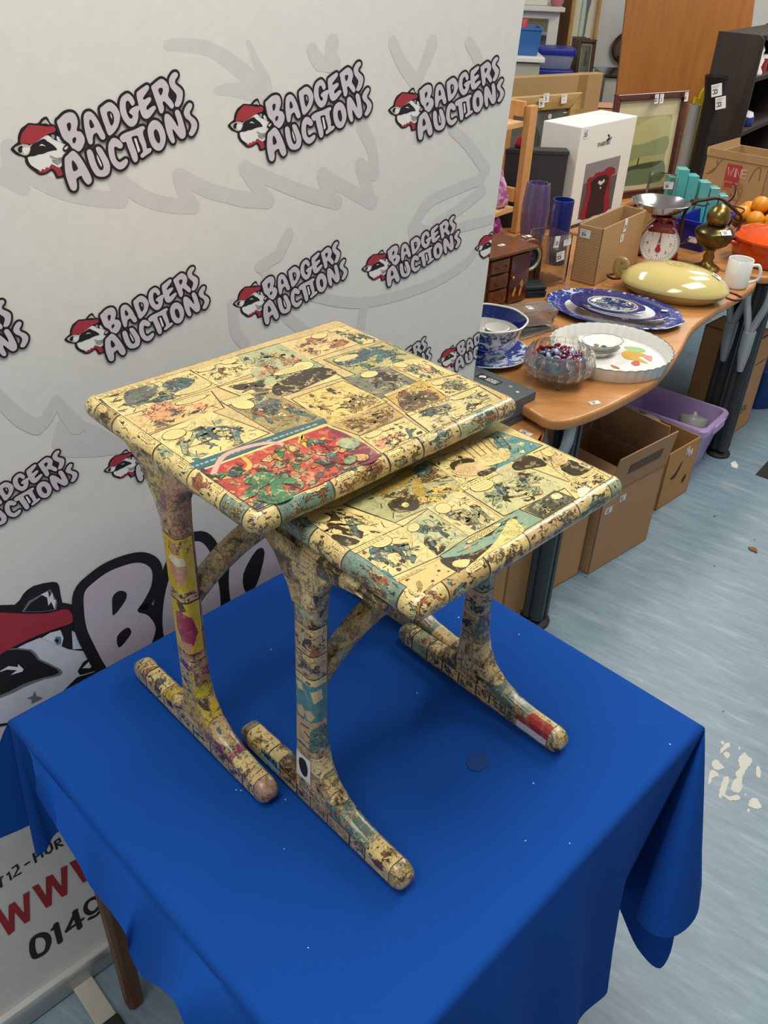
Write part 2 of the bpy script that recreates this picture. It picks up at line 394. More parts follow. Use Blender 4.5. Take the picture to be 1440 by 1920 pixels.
# ================================================================== THE ROOM
def floor_mat():
    m = bpy.data.materials.new('vinyl_floor'); t = NT(m); v = t.mapping(t.obj(), (1, 1, 1), (0, 0, R(35)))
    v2 = t.mapping(v, (5, 26, 1)); a = t.noise(v2, 1.0, 6, 0.62, 0.5)
    b = t.noise(t.mapping(v, (14, 80, 1)), 1.0, 3, 0.6); f = t.noise(v, 1.1, 3)
    k = t.math('ADD', t.math('MULTIPLY', a.outputs[0], 0.6), t.math('MULTIPLY', b.outputs[0], 0.4))
    c = t.ramp(k, [(0.3, C('#667d8c')), (0.45, C('#778e9d')), (0.56, C('#8299a7')), (0.66, C('#9aacb6')), (0.76, C('#b0bcc0'))])
    c = t.mix(t.math('MULTIPLY', f.outputs[0], 0.35), c, C('#7d8c92'))
    t.link(c, t.bsdf.inputs['Base Color']); t.bsdf.inputs['Roughness'].default_value = 0.38; t.bsdf.inputs['Specular IOR Level'].default_value = 0.4
    t.bump(b.outputs[0], 0.05); return m
mb = MB(); mb.box((0.7, 2.6, -0.02), (7.0, 9.0, 0.04))
fp = Ink(mb, lambda x, y: AT(x, y, 0.0), (0, 0, 1), 1, 0.0004)
random.seed(5)
K = lambda pts, s, ox, oy: [(ox + x / s, oy + y / s) for x, y in pts]
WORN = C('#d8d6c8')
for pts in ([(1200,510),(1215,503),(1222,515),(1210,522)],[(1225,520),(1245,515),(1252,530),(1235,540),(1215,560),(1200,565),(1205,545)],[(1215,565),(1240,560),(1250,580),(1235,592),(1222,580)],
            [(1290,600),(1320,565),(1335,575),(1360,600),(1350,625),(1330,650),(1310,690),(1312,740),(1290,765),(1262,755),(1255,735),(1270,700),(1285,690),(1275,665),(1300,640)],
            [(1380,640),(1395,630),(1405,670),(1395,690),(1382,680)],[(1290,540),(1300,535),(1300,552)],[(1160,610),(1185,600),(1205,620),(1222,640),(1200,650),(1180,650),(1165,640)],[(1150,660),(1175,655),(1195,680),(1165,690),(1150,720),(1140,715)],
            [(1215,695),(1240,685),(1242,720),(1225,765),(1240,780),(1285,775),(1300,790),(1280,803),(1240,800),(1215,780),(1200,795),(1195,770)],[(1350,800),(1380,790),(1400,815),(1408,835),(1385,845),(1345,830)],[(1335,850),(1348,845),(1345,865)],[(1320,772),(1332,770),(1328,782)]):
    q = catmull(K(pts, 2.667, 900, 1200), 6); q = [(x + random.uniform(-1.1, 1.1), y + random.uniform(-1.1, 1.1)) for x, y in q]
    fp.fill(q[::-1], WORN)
for x, y, r in ((1182, 930, 1.5), (1415, 1012, 1.4), (1340, 1062, 1.5), (1356, 1334, 1.8), (1098, 1082, 2.2), (1225, 1780, 1.5), (1118, 1150, 1.2), (1340, 968, 2.5)): fp.disc(x, y, r * 1.3, C('#4b5257'), 1, ry=r * .6)
structure(mb.build('floor', [floor_mat(), PRINT]))
wallm = mat('painted_wall', '#cfcfca', 0.8, var=0.04, vscale=3, bump=0.04)
mb = MB(); mb.box((0.7, 6.85, 1.4), (7.0, 0.1, 2.8)); structure(mb.build('wall_back', wallm))
mb = MB(); mb.box((4.15, 2.6, 1.4), (0.1, 9.0, 2.8)); structure(mb.build('wall_right', wallm))
mb = MB(); mb.box((0.7, 2.6, 2.85), (7.0, 9.0, 0.1)); structure(mb.build('ceiling', mat('ceiling_tile', '#e6e6e2', 0.9, var=0.04)))
mb = MB(); mb.box((0.7, 6.79, 0.06), (6.8, 0.02, 0.12)); structure(mb.build('baseboard_back', mat('skirting', '#5b4a3d', 0.5)))

# ================================================================== THE BANNER
YB = R(45); BU = Vector((math.cos(YB), math.sin(YB), 0)); BN = Vector((BU.y, -BU.x, 0)); B0 = AT(150, 1800, 0.05)
def BP(px, py):
    d = AP(px, py, B0, BN) - B0; return (d.dot(BU), d.z)
def B3(u, v): return B0 + BU * u + Vector((0, 0, v))
banner = thing('banner', 'wide white pull-up banner printed with badger logos, standing behind the blue table', 'banner', (B0.x, B0.y, 0))
BT = Matrix.Translation(-Vector((B0.x, B0.y, 0)))
mb = MB(BT)
RU = lambda v: 0.952 + 0.045 * max(0, v) ** 1.0 * (1 / 1.1) + (0.012 if v > 1.2 else 0) * (v - 1.2)
vs = [-0.01, 0.3, 0.6, 0.9, 1.2, 1.5, 1.8, 2.0]
outl = [(-1.2, -0.01)] + [(RU(v), v) for v in vs] + [(-1.2, 2.0)]
mb.fill([B3(a, b) for a, b in outl], 0, C('#dedcd5')); mb.fill([B3(a, b) - BN * 0.0015 for a, b in outl[::-1]], 0, C('#c9c8c6'))
for (a, b), (c, d) in zip(outl, outl[1:] + outl[:1]):
    mb.poly([B3(a, b), B3(a, b) - BN * 0.0015, B3(c, d) - BN * 0.0015, B3(c, d)], 0, C('#dedcd5'))
def inside(p): return p[0] < RU(p[1]) - 0.0005
bk = Ink(mb, lambda x, y: B3(x, y), BN, 0, 0.00015)
def clipped(pts):                         # cut a drawing off at the banner's right edge
    out = []
    for i, p in enumerate(pts):
        q = pts[i - 1]; a, b = inside(q), inside(p)
        if a != b:
            lo, hi = 0.0, 1.0
            for _ in range(18):
                m = (lo + hi) / 2; r = (q[0] + (p[0] - q[0]) * m, q[1] + (p[1] - q[1]) * m)
                if inside(r) == a: lo = m
                else: hi = m
            out.append(r)
        if b: out.append(p)
    return out
class BInk(Ink):
    def fill(s, pts, c, L=1):
        pts = clipped(pts)
        if len(pts) > 2: Ink.fill(s, pts, c, L)
    def disc(s, x, y, r, c, L=1, ry=None, rot=0, n=14):
        if inside((x + r, y)): Ink.disc(s, x, y, r, c, L, ry, rot, n)
    def stroke(s, pts, r, c, L=1, closed=False, n=8, caps=True):
        pp = [p for p in pts if inside((p[0] + (r if not isinstance(r, (list, tuple)) else max(r)), p[1]))]
        if len(pp) == len(pts): Ink.stroke(s, pts, r, c, L, closed, n, caps)
        elif len(pp) > 1: Ink.stroke(s, pp, r if not isinstance(r, (list, tuple)) else r[0], c, L, False, n, caps)
bk = BInk(mb, lambda x, y: B3(x, y), BN, 0, 0.00015)
# faint oversized artwork
WM = C('#d1ceca')
def wm(pts, s, ox, oy, w0, w1=None, smooth=True):
    q = [BP(*p) for p in K(pts, s, ox, oy)]
    if smooth: q = catmull(q, 4, False)
    n = len(q); w1 = w0 if w1 is None else w1; wm.n = getattr(wm, 'n', 0) + 1
    bk.stroke(q, [(w0 + (w1 - w0) * i / (n - 1)) for i in range(n)], WM, .1 + .055 * wm.n, n=10)
wm([(870,15),(960,12),(1100,40),(1220,120),(1310,200),(1360,275)], 2.769, 0, 80, .006, .013)
wm([(1290,0),(1330,100),(1375,190),(1385,270)], 2.769, 0, 80, .004, .011); wm([(1130,250),(1230,245),(1370,275)], 2.769, 0, 80, .005, .012)
for p in ([(0,690),(60,715),(115,745)],[(115,745),(60,650),(50,545)],[(130,640),(180,700),(340,775),(500,808),(630,818)],[(630,818),(590,700)],[(595,690),(720,790),(850,838),(1005,852)],[(1005,852),(950,760),(930,690)],[(935,690),(1090,770),(1260,808),(1390,815)],[(1390,815),(1320,720),(1275,650)]): wm(p, 2.769, 0, 80, .0095, .0095)
for p in ([(0,690),(130,728),(255,735)],[(255,735),(190,650),(150,585)],[(150,585),(300,650),(440,705),(575,742)],[(575,742),(530,680),(510,615)],[(510,615),(620,680),(740,745)],[(740,745),(710,660),(685,570)],[(685,570),(750,610)],[(750,610),(740,500),(690,385)],[(460,35),(478,70),(495,92)],[(495,92),(530,100),(565,95)],[(565,95),(548,45),(555,0)],[(835,0),(880,100),(945,190)],[(945,190),(1000,60),(1020,0)],[(1190,0),(1225,60),(1240,110)],[(1110,400),(1190,480),(1268,590)],[(1268,590),(1240,640)],[(1240,640),(1110,690),(1010,740),(945,830),(935,910)],[(1040,840),(1150,770),(1250,690)]): wm(p, 2.483, 400, 80, .009, .011)
for p in ([(775,70),(740,140)],[(740,140),(680,175)],[(690,180),(730,240),(760,330),(830,390)],[(590,300),(600,390),(630,430)],[(1180,45),(1270,60),(1440,20)],[(850,270),(980,295),(1100,280),(1250,230),(1350,170),(1400,110)],[(1180,50),(1190,90),(1210,140)],[(1025,290),(1010,390)]): wm(p, 1.756, 100, 400, .009, .009)
wm([(-40,830),(60,930),(170,1030),(290,1085)], 4.17, 0, 540, .009, .011); wm([(290,1085),(370,1010),(440,870)], 4.17, 0, 540, .011, .006); wm([(440,870),(520,990),(600,1080)], 4.17, 0, 540, .006, .012)
bk.fill([BP(*p) for p in K([(440,1060),(405,1230),(440,1290),(530,1325),(760,1320),(900,1300),(1000,1280),(1040,1240),(800,1100),(600,1010),(520,960)], 4.17, 0, 540)][::-1], WM, 1)
# the repeated logo, drawn once
GREY = C('#cfc6cb'); RED = C('#a8323c'); WHITE = C('#e9e7e2')
k1 = lambda p: [BP(*q) for q in K(p, 7.2, 10, 120)]
k2 = lambda p: [BP(*q) for q in K(p, 7.68, 100, 120)]
k3 = lambda p: [BP(*q) for q in K(p, 8.727, 230, 120)]
LET = [k2([(40,825),(75,785),(140,720),(220,690),(290,710),(330,780),(340,860),(325,955),(385,975),(430,1040),(440,1110),(410,1200),(355,1255),(300,1225),(260,1205),(215,1140),(150,1090),(110,1030),(70,920)]),
 k2([(425,760),(445,705),(495,678),(550,700),(600,760),(650,840),(690,930),(730,1010),(735,1060),(710,1085),(675,1075),(640,1020),(610,985),(565,1015),(555,1070),(555,1130),(530,1155),(500,1140),(470,1060),(445,960),(430,860)]),
 k2([(660,650),(700,600),(770,550),(830,555),(900,620),(945,710),(945,800),(915,900),(860,980),(805,1025),(770,1000),(735,900),(695,790)]),
 k2([(155,1350),(200,1300),(262,1245),(320,1275),(380,1345),(440,1440),(495,1540),(535,1630),(540,1690),(500,1730),(460,1710),(415,1650),(390,1605),(320,1650),(328,1720),(325,1790),(290,1820),(240,1795),(200,1700),(165,1580),(152,1450)]),
 k2([(470,1270),(490,1230),(525,1230),(560,1280),(590,1380),(630,1480),(670,1525),(705,1510),(710,1460),(680,1380),(620,1270),(600,1210),(630,1185),(680,1210),(730,1290),(790,1400),(805,1490),(790,1570),(740,1610),(680,1620),(610,1600),(550,1520),(500,1400)]),
 k2([(780,1180),(800,1110),(850,1060),(920,1080),(985,1150),(975,1205),(930,1210),(890,1185),(865,1200),(870,1280),(895,1370),(940,1410),(985,1390),(1030,1360),(1060,1380),(1055,1430),(1010,1490),(950,1515),(880,1480),(820,1400),(785,1290)]),
 k3([(-60,620),(-30,540),(30,490),(80,480),(140,530),(180,610),(175,660),(140,680),(110,640),(80,600),(45,610),(35,680),(50,780),(90,870),(130,890),(150,860),(140,830),(100,800),(95,770),(130,725),(190,690),(250,680),(268,720),(245,780),(240,880),(210,970),(150,1020),(90,1010),(20,940),(-30,850),(-60,740)]),
 k3([(215,470),(250,430),(330,370),(390,340),(418,380),(400,430),(320,550),(340,580),(400,545),(445,545),(450,590),(420,640),(375,700),(390,750),(440,710),(500,680),(530,710),(515,750),(460,830),(410,880),(350,890),(300,840),(265,740),(240,640),(220,550)]),
 k3([(455,370),(490,330),(560,270),(620,240),(680,270),(730,340),(745,420),(730,520),(790,600),(825,670),(810,720),(775,720),(720,660),(660,605),(640,640),(660,700),(655,770),(625,805),(590,780),(560,690),(520,580),(480,460)]),
 k3([(745,250),(770,190),(810,140),(860,130),(890,165),(880,210),(850,250),(845,310),(880,350),(940,400),(970,460),(965,560),(940,640),(900,695),(850,690),(840,650),(860,590),(870,510),(840,460),(780,390),(750,320)]),
 k3([(-60,1200),(-20,1150),(60,1110),(180,1070),(280,1020),(330,1015),(350,1050),(320,1100),(330,1180),(370,1300),(385,1375),(440,1370),(460,1400),(440,1440),(370,1490),(310,1530),(280,1510),(285,1470),(320,1430),(300,1340),(255,1240),(230,1170),(150,1180),(135,1210),(160,1290),(210,1420),(235,1530),(220,1590),(185,1600),(150,1560),(110,1450),(70,1350),(40,1270),(0,1280),(-40,1250)]),
 k3([(395,1070),(420,980),(470,925),(530,915),(600,960),(660,1060),(690,1180),(680,1290),(640,1380),(580,1415),(510,1390),(450,1310),(410,1190)]),
 k3([(668,860),(690,815),(730,815),(780,860),(840,940),(890,1020),(890,960),(860,860),(840,790),(865,745),(910,760),(950,850),(985,970),(1015,1080),(1015,1170),(980,1215),(930,1210),(870,1140),(805,1060),(815,1150),(840,1240),(830,1285),(790,1285),(740,1200),(700,1080),(675,960)]),
 k3([(985,800),(1010,710),(1060,640),(1100,635),(1125,670),(1110,730),(1085,780),(1100,840),(1160,890),(1200,950),(1205,1020),(1180,1100),(1130,1170),(1085,1165),(1070,1130),(1095,1070),(1110,1000),(1080,930),(1020,880)])]
HOLES = [k2(p) for p in ([(180,870),(205,840),(235,845),(243,890),(235,940),(212,965),(195,930)],[(262,1080),(290,1048),(315,1060),(315,1100),(285,1140),(268,1120)],[(507,810),(525,795),(550,830),(577,895),(528,920),(508,865)],[(760,690),(800,675),(845,710),(862,780),(855,840),(825,885),(795,830),(770,750)],[(255,1400),(265,1385),(290,1400),(345,1500),(280,1540),(258,1460)])] + [k3(p) for p in ([(570,405),(610,383),(640,400),(640,450),(610,510),(580,460)],[(495,1100),(520,1065),(555,1080),(590,1170),(600,1250),(580,1290),(540,1260),(505,1180)])]
GAPS = [k3([(735,420),(800,410),(865,490),(845,650),(800,600),(735,530)])]
LIGHTS = [k2([(805,700),(825,730),(835,790),(815,760)]), k2([(610,1290),(650,1370),(685,1450),(680,1480),(640,1410),(615,1340)]), k3([(170,1215),(205,1210),(270,1410),(240,1450)])]
HEAD = [(BLACK, 3, k1([(70,1140),(130,1080),(165,1050),(165,980),(200,880),(260,830),(310,795),(380,800),(440,795),(480,740),(545,705),(580,740),(610,800),(690,840),(720,930),(780,1030),(850,1070),(885,1130),(860,1200),(800,1260),(800,1400),(790,1510),(770,1530),(690,1545),(660,1490),(620,1440),(560,1480),(470,1500),(400,1460),(310,1390),(265,1320),(255,1260),(160,1230),(90,1180)])),
 (RED, 4, k1([(440,1430),(540,1400),(600,1350),(690,1390),(740,1400),(775,1490),(710,1512),(680,1450),(620,1405),(550,1460),(460,1468)])),
 (WHITE, 5, k1([(300,1255),(340,1240),(330,1100),(400,1040),(480,1000),(540,962),(590,970),(650,1020),(740,1055),(830,1095),(872,1140),(840,1215),(782,1255),(782,1330),(740,1390),(690,1385),(620,1350),(585,1400),(545,1388),(530,1425),(493,1412),(480,1445),(440,1425),(350,1370),(310,1310)])),
 (BLACK, 6, k1([(350,1090),(420,1050),(510,1005),(560,1040),(640,1090),(695,1155),(640,1165),(570,1182),(500,1212),(450,1216),(400,1236),(330,1240),(325,1150)])),
 (WHITE, 7, k1([(450,1102),(490,1078),(540,1112),(500,1098)])),
 (RED, 7, k1([(195,1040),(215,940),(260,880),(310,820),(380,825),(450,828),(560,845),(640,835),(672,870),(665,905),(620,930),(560,945),(480,1000),(420,1040),(360,1080),(280,1070),(210,1075)])),
 (C('#bdb9b4'), 7, k1([(110,1140),(170,1100),(230,1080),(330,1100),(320,1200),(270,1235),(190,1210)])), (BLACK, 8, k1([(165,1130),(215,1098),(230,1150),(200,1200),(170,1180)])), (WHITE, 8, k1([(225,1130),(320,1120),(310,1190),(265,1220),(230,1180)])),
 (C('#bdb9b4'), 6, k1([(480,800),(540,745),(590,815),(540,800)])), (WHITE, 6, k1([(690,970),(740,1000),(775,1055),(700,1035)])), (C('#7d9a9c'), 7, k1([(610,960),(650,950),(660,1000),(640,1015)])),
 (BLACK, 8, k1([(765,1150),(790,1100),(850,1080),(880,1120),(850,1180),(790,1180)])), (C('#d8c9c4'), 9, k1([(785,1130),(840,1098),(830,1140),(800,1155)]))]
LINES = [k1([(600,1240),(680,1275),(765,1262)]), k1([(630,1290),(690,1308),(755,1278)]), k1([(640,1310),(700,1345),(755,1300)])]
H0 = BP(22, 285); RO = 4.9 * (BP(123, 200)[0] - BP(122, 200)[0])
def logo(hu, hv, sx, sy):
    f = lambda q: [(hu + (p[0] - H0[0]) * sx, hv + (p[1] - H0[1]) * sy) for p in q]
    s = (sx + sy) / 2
    for c, L, q in HEAD: bk.fill(catmull(f(q), 2), c, L)
    for q in LINES: bk.stroke(f(q), 0.0006 * s, C('#8d8a88'), 8)
    for i, q in enumerate(LET):
        g = catmull(f(q), 3); bk.fill(g, BLACK, 10); bk.stroke(g, RO * s, BLACK, 10, True)
    for q in GAPS: bk.fill(f(q), BLACK, 11)
    for q in LET: bk.fill(catmull(f(q), 3), GREY, 12)
    for q in HOLES: bk.fill(catmull(f(q), 2), BLACK, 13)
    for q in LIGHTS: bk.fill(f(q), WHITE, 14)
for px, sx, sy in (((22,285),1,1),((428,240),1.055,.98),((728,210),1.115,.93),((122,640),.9,.86),((437,573),.915,.86),((678,507),.985,.8),((890,468),.985,.8),((195,885),.83,.72),((820,678),.9,.72)):
    hu, hv = BP(*px); logo(hu, hv, sx, sy)
q = BP(122, 640); logo(q[0] - 0.25, q[1] + 0.012, .88, .86); q = BP(195, 885); logo(q[0] - 0.232, q[1] + .008, .83, .74)
q = BP(820, 678); logo(q[0] - 0.225, q[1] + 0.012, .88, .72)
# the large logo low on the banner, and the address lines
k4 = lambda p: [BP(*q) for q in K(p, 2.571, 0, 1040)]
RB = 17 * 0.00105
BIG = [k4([(405,180),(450,130),(530,75),(640,38),(700,45),(730,80),(725,150),(690,220),(660,270),(710,290),(745,340),(740,390),(710,460),(640,540),(560,580),(510,540),(450,430),(415,350),(402,260)]),
       [BP(*p) for p in [(305,1185),(307,1120),(325,1060),(350,1022),(375,1015),(395,1040),(408,1090),(412,1140),(400,1200),(370,1250),(325,1240)]],
       [BP(*p) for p in [(432,1130),(428,1075),(440,1030),(470,1000),(520,985),(548,1000),(560,1060),(535,1120),(480,1165),(445,1160)]],
       [BP(*p) for p in [(580,1040),(575,990),(600,950),(650,930),(690,960),(690,1020),(650,1080),(600,1090)]]]
for g in BIG:
    g = catmull(g, 4); bk.fill(g, BLACK, 10); bk.stroke(g, RB, BLACK, 10, True, 12)
for g in BIG: bk.fill(catmull(g, 4), GREY, 12)
for p in ([(540,200),(570,172),(605,180),(600,220),(545,290),(538,250)], [(562,390),(610,348),(630,370),(610,405),(570,445)]): bk.fill(catmull(k4(p), 3), BLACK, 13)
for p in ([(350,1120),(360,1085),(375,1090),(370,1140),(355,1160)], [(455,1075),(480,1030),(495,1035),(480,1095),(460,1110)]): bk.fill(catmull([BP(*q) for q in p], 3), BLACK, 13)
for c, L, p in ((BLACK, 3, [(-160,420),(-150,260),(-60,240),(70,240),(110,190),(160,150),(255,130),(285,150),(300,230),(350,240),(400,330),(450,440),(520,450),(525,500),(470,600),(380,680),(150,800),(-160,800)]),
    (C('#d7dde6'), 4, [(-150,640),(-20,500),(60,460),(190,400),(250,420),(330,455),(420,465),(495,475),(495,510),(470,560),(370,590),(300,660),(100,800),(-150,800)]),
    (C('#d7dde6'), 4, [(345,365),(420,410),(410,430),(430,450),(350,455)]), (C('#777a7c'), 5, [(-160,520),(0,455),(150,455),(190,500),(290,550),(290,580),(210,600),(120,635),(0,690),(-160,700)]),
    (BLACK, 6, [(-160,530),(0,462),(140,462),(180,505),(275,552),(270,575),(200,592),(110,622),(0,675),(-160,690)]), (C('#e4e6e8'), 7, [(-20,570),(40,535),(85,540),(85,525),(112,550),(105,562),(50,578),(80,555),(30,552)]),
    (C('#a8323c'), 8, [(-160,560),(-150,300),(-60,275),(100,282),(230,280),(300,262),(335,268),(352,305),(340,330),(250,360),(140,405),(40,455),(-30,495)]),
    (C('#777a7c'), 5, [(105,275),(135,225),(240,165),(275,225),(270,265),(200,275)]), (BLACK, 6, [(115,272),(145,232),(235,172),(262,225),(262,262),(200,272)]), (C('#e4e6e8'), 7, [(195,190),(230,175),(235,205),(250,180),(258,215),(268,215),(262,262),(245,225),(232,245),(225,205)]),
    (C('#e4e6e8'), 6, [(200,400),(240,375),(290,362),(305,400),(295,440),(250,420)]), (C('#5d8792'), 7, [(258,412),(270,392),(292,395),(294,428),(275,434)]), (BLACK, 8, [(262,412),(272,402),(282,412),(274,424)]),
    (BLACK, 7, [(372,560),(400,515),(460,478),(490,478),(490,515),(450,560),(385,578)]), (C('#e4e6e8'), 8, [(395,545),(440,500),(480,488),(470,520),(430,545)]), (C('#777a7c'), 6, [(125,690),(155,680),(165,655),(175,680),(205,688),(175,705),(150,715),(150,695)])):
    q = k4(p)
    bk.fill(q if len(p) < 8 and L != 3 else catmull(q, 2) if c != C('#e4e6e8') else q, c, L)
k5 = lambda p: [BP(*q) for q in K(p, 4.8, 0, 1560)]
kp = 0.00098 / 4.8
INK2 = C('#1f1a18')
bk.stroke(catmull(k5([(360,925),(300,960),(288,1040),(310,1112),(350,1112),(412,1070),(437,990),(415,935)]), 4), 27 * kp, INK2, 3, True)
bk.stroke(k5([(470,875),(505,838)]), 18 * kp, INK2, 3); bk.stroke(k5([(502,832),(540,985)]), 27 * kp, INK2, 3)
for p, r in (([(685,705),(600,890)], 20), ([(600,890),(745,782)], 17), ([(672,715),(718,858)], 27)): bk.stroke(k5(p), r * kp, INK2, 3)
bk.stroke(catmull(k5([(855,590),(785,630),(770,700),(820,730),(885,680),(905,610)]), 4), 22 * kp, INK2, 3, True); bk.stroke(catmull(k5([(912,620),(915,680),(870,745),(805,778)]), 4, False), 20 * kp, INK2, 3)
for i_, p in enumerate(([(285,495),(345,465),(465,655),(415,685)], [(415,685),(410,405),(470,380),(465,655)], [(410,405),(470,380),(605,560),(555,585)], [(555,585),(545,322),(605,298),(605,560)], [(-55,720),(0,690),(130,885),(75,930)], [(75,930),(75,660),(130,625),(130,885)], [(75,660),(130,625),(268,795),(220,822)], [(220,822),(205,562),(262,528),(268,795)], [(622,275),(680,245),(790,430),(745,455)], [(745,455),(735,190),(790,160),(790,430)], [(-240,830),(-190,790),(-75,830),(-110,1010)])): bk.fill(k5(p), C('#a5262f'), 3 + i_ * .5)
for p in ([(-20,425),(18,402)], [(-2,415),(12,492)], [(66,380),(78,362),(98,425)], [(112,322),(150,295),(165,325),(122,405),(186,368)], [(226,294),(262,270)], [(300,195),(322,270)], [(362,150),(382,222)], [(310,232),(372,188)], [(400,130),(415,190),(450,185),(470,150),(452,100)], [(492,85),(512,150)], [(492,88),(530,58),(542,85),(505,112),(562,120)]): bk.stroke(k5(p), 10 * kp, INK2, 3)
mb.build('printed_panel', print_mat('banner_fabric', 0.65), banner)
alu = mat('brushed_aluminium', '#b9bab8', 0.3, 0.85, var=0.05, vscale=60)
mb = MB(BT); A_, B_ = -1.2, 0.94
prof = [(0.0, -0.05), (0.012, -0.05), (0.02, -0.044), (0.02, -0.03), (0.016, -0.018), (0.012, -0.006), (0.006, 0.0), (-0.005, 0.002), (-0.06, -0.004), (-0.075, -0.02), (-0.075, -0.05)]
mb.rings([[B3(u, 0) + BN * a + Vector((0, 0, b)) for a, b in prof] for u in (A_, B_)]); mb.build('base_cassette', alu, banner, smooth=30)
mb = MB(BT); mb.rings([[B3(u, 0) + BN * a + Vector((0, 0, b)) for a, b in ((0.0005, -0.003), (0.0125, -0.004), (0.0125, 0.0015), (0.0005, 0.002))] for u in (A_, B_)]); mb.build('clamp_strip', mat('bright_aluminium', '#e8e8e6', 0.2, 0.6), banner)
fl, fr_, fe = AT(136, 1853, 0.012), AT(170, 1826, 0.012), AT(172, 1925, 0.012)
du = (fr_ - fl); wd = du.length; uu = BU
for f0 in (fl, fl + BU * -0.95):
    mb = MB(BT); fd = BN
    for a, b, c in (((0, 0.17, 0), 0, None),):
        q = [f0 - BN * 0.03, f0 + uu * wd - BN * 0.03, f0 + uu * wd + BN * 0.2, f0 + BN * 0.2]
        mb.rings([[p + Vector((0, 0, -0.010)) for p in q], q])
    mb.build('stabiliser_foot', mat('foot_plate', '#c9c5b8', 0.4, 0.4), banner, bevel=0.002)
    mb = MB(BT); q = [f0 + BN * 0.095 - uu * 0.002, f0 + uu * (wd + 0.002) + BN * 0.095, f0 + uu * (wd + 0.002) + BN * 0.21, f0 - uu * 0.002 + BN * 0.21]
    mb.rings([[p + Vector((0, 0, -0.011)) for p in q], [p + Vector((0, 0, 0.003)) for p in q]]); mb.build('foot_end_cap', mat('black_plastic', '#23241f', 0.5), banner, bevel=0.003)

# ================================================================== BLUE-CLOTHED TABLE
TZ = 0.76; TYAW = 0.8133; TC = Vector((-0.018, 0.83, 0)); HX, HY = 0.353, 0.3405
tu = Vector((math.cos(TYAW), math.sin(TYAW), 0)); tv = Vector((-tu.y, tu.x, 0))
def TP(x, y, z=0.0): return TC + tu * x + tv * y + Vector((0, 0, z))
table = thing('card_table', 'square folding table with tapered brown wooden legs, hidden under the blue cloth', 'table', TC, TYAW)
walnut = wood('walnut_leg', '#4d2c1a', '#6f4529', 5, 0.45, stretch=(10, 10, 1))
mb = MB(); mb.rprism(rrect(HX - 0.006, HY - 0.006, 0.012), TZ - 0.03, TZ - 0.004, 0.004); mb.build('table_board', walnut, table, smooth=40)
mb = MB(); 
for a, b, c, d in ((0, -HY + .07, 2 * HX - .15, .02), (0, HY - .07, 2 * HX - .15, .02), (-HX + .07, 0, .02, 2 * HY - .15), (HX - .07, 0, .02, 2 * HY - .15)): mb.box((a, b, TZ - 0.055), (c, d, 0.05))
mb.build('apron', walnut, table)
lf = AT(252, 1878, 0.0) - TC; lx, ly = -lf.dot(tu), lf.dot(tv)
for sx, sy in ((-1, 1), (1, 1), (1, -1), (-1, -1)):
    mb = MB(); mb.rings([[(sx * lx + a * w_, sy * ly + b * w_, z) for a, b in ((-1, -.6), (-.6, -1), (.6, -1), (1, -.6), (1, .6), (.6, 1), (-.6, 1), (-1, .6))] for z, w_ in ((0, .011), (0.004, .0145), (0.4, .017), (TZ - 0.03, .02))]); mb.build('leg', walnut, table, smooth=40)
def felt():
    m = bpy.data.materials.new('blue_felt'); t = NT(m); n = t.noise(t.obj(), 900, 2); n2 = t.noise(t.obj(), 7, 3)
    c = t.mix(n.outputs[0], C('#0c3d8c'), C('#1450a6')); c = t.mix(t.math('MULTIPLY', n2.outputs[0], 0.25), c, C('#0e3f86'))
    t.link(c, t.bsdf.inputs['Base Color']); t.bsdf.inputs['Roughness'].default_value = 0.95; t.bsdf.inputs['Sheen Weight'].default_value = 0.0; t.bsdf.inputs['Specular IOR Level'].default_value = 0.15
    t.bump(n.outputs[0], 0.12, 0.001); return m
cols = []           # (edge point, hem point) round the table, starting at the near corner
def edge(side, t):
    return {'NR': TP(-HX + 2 * HX * t, -HY), 'RF': TP(HX, -HY + 2 * HY * t), 'FL': TP(HX - 2 * HX * t, HY), 'LN': TP(-HX, HY - 2 * HY * t)}[side]
OUT = {'NR': -tv, 'RF': tu, 'FL': tv, 'LN': -tu}
def skirt(side, t, off, z, th=None):
    p = edge(side, t); q = edge(side, t if th is None else th) + OUT[side] * off; cols.append((p, Vector((q.x, q.y, z))))
def pinned(side, t, P): cols.append((edge(side, t), Vector(P)))
for t, off, z in ((.03, .05, .46), (.12, .075, .41), (.22, .045, .43), (.32, .075, .41), (.42, .055, .42), (.52, .07, .41), (.6, .045, .40), (.7, .05, .385)): skirt('NR', t, off, z)
pinned('NR', .84, AP(1100, 1846, edge('NR', 0) + OUT['NR'] * .03, tv)); pinned('NR', .965, AP(1086, 1830, edge('NR', 0) + OUT['NR'] * .012, tv))
pinned('NR', .985, AT(1160, 1676, .53)); pinned('NR', 1, AT(1150, 1690, .47))
pinned('NR', 1, AT(1162, 1705, .36)); pinned('NR', 1, AT(1195, 1778, .325)); pinned('NR', 1, AT(1238, 1816, .31)); pinned('NR', 1, AT(1262, 1760, .37))
pinned('NR', 1, AT(1225, 1735, .40)); pinned('NR', 1, AT(1190, 1712, .44)); pinned('NR', 1, AT(1212, 1744, .45)); pinned('NR', 1, AT(1252, 1759, .45)); pinned('RF', .0, AT(1293, 1736, .45)); pinned('RF', .01, AT(1312, 1690, .46)); pinned('RF', .05, AT(1300, 1600, .50))
for t, off, z in ((.15, .03, .5), (.3, .05, .52), (.45, .03, .52), (.6, .05, .52), (.75, .03, .53), (.92, .03, .52)): skirt('RF', t, off, z)
for t in (.0, .1, .25, .4, .55, .7, .85, .95): skirt('FL', t, .012 if int(t * 100) % 2 else .016, .53)
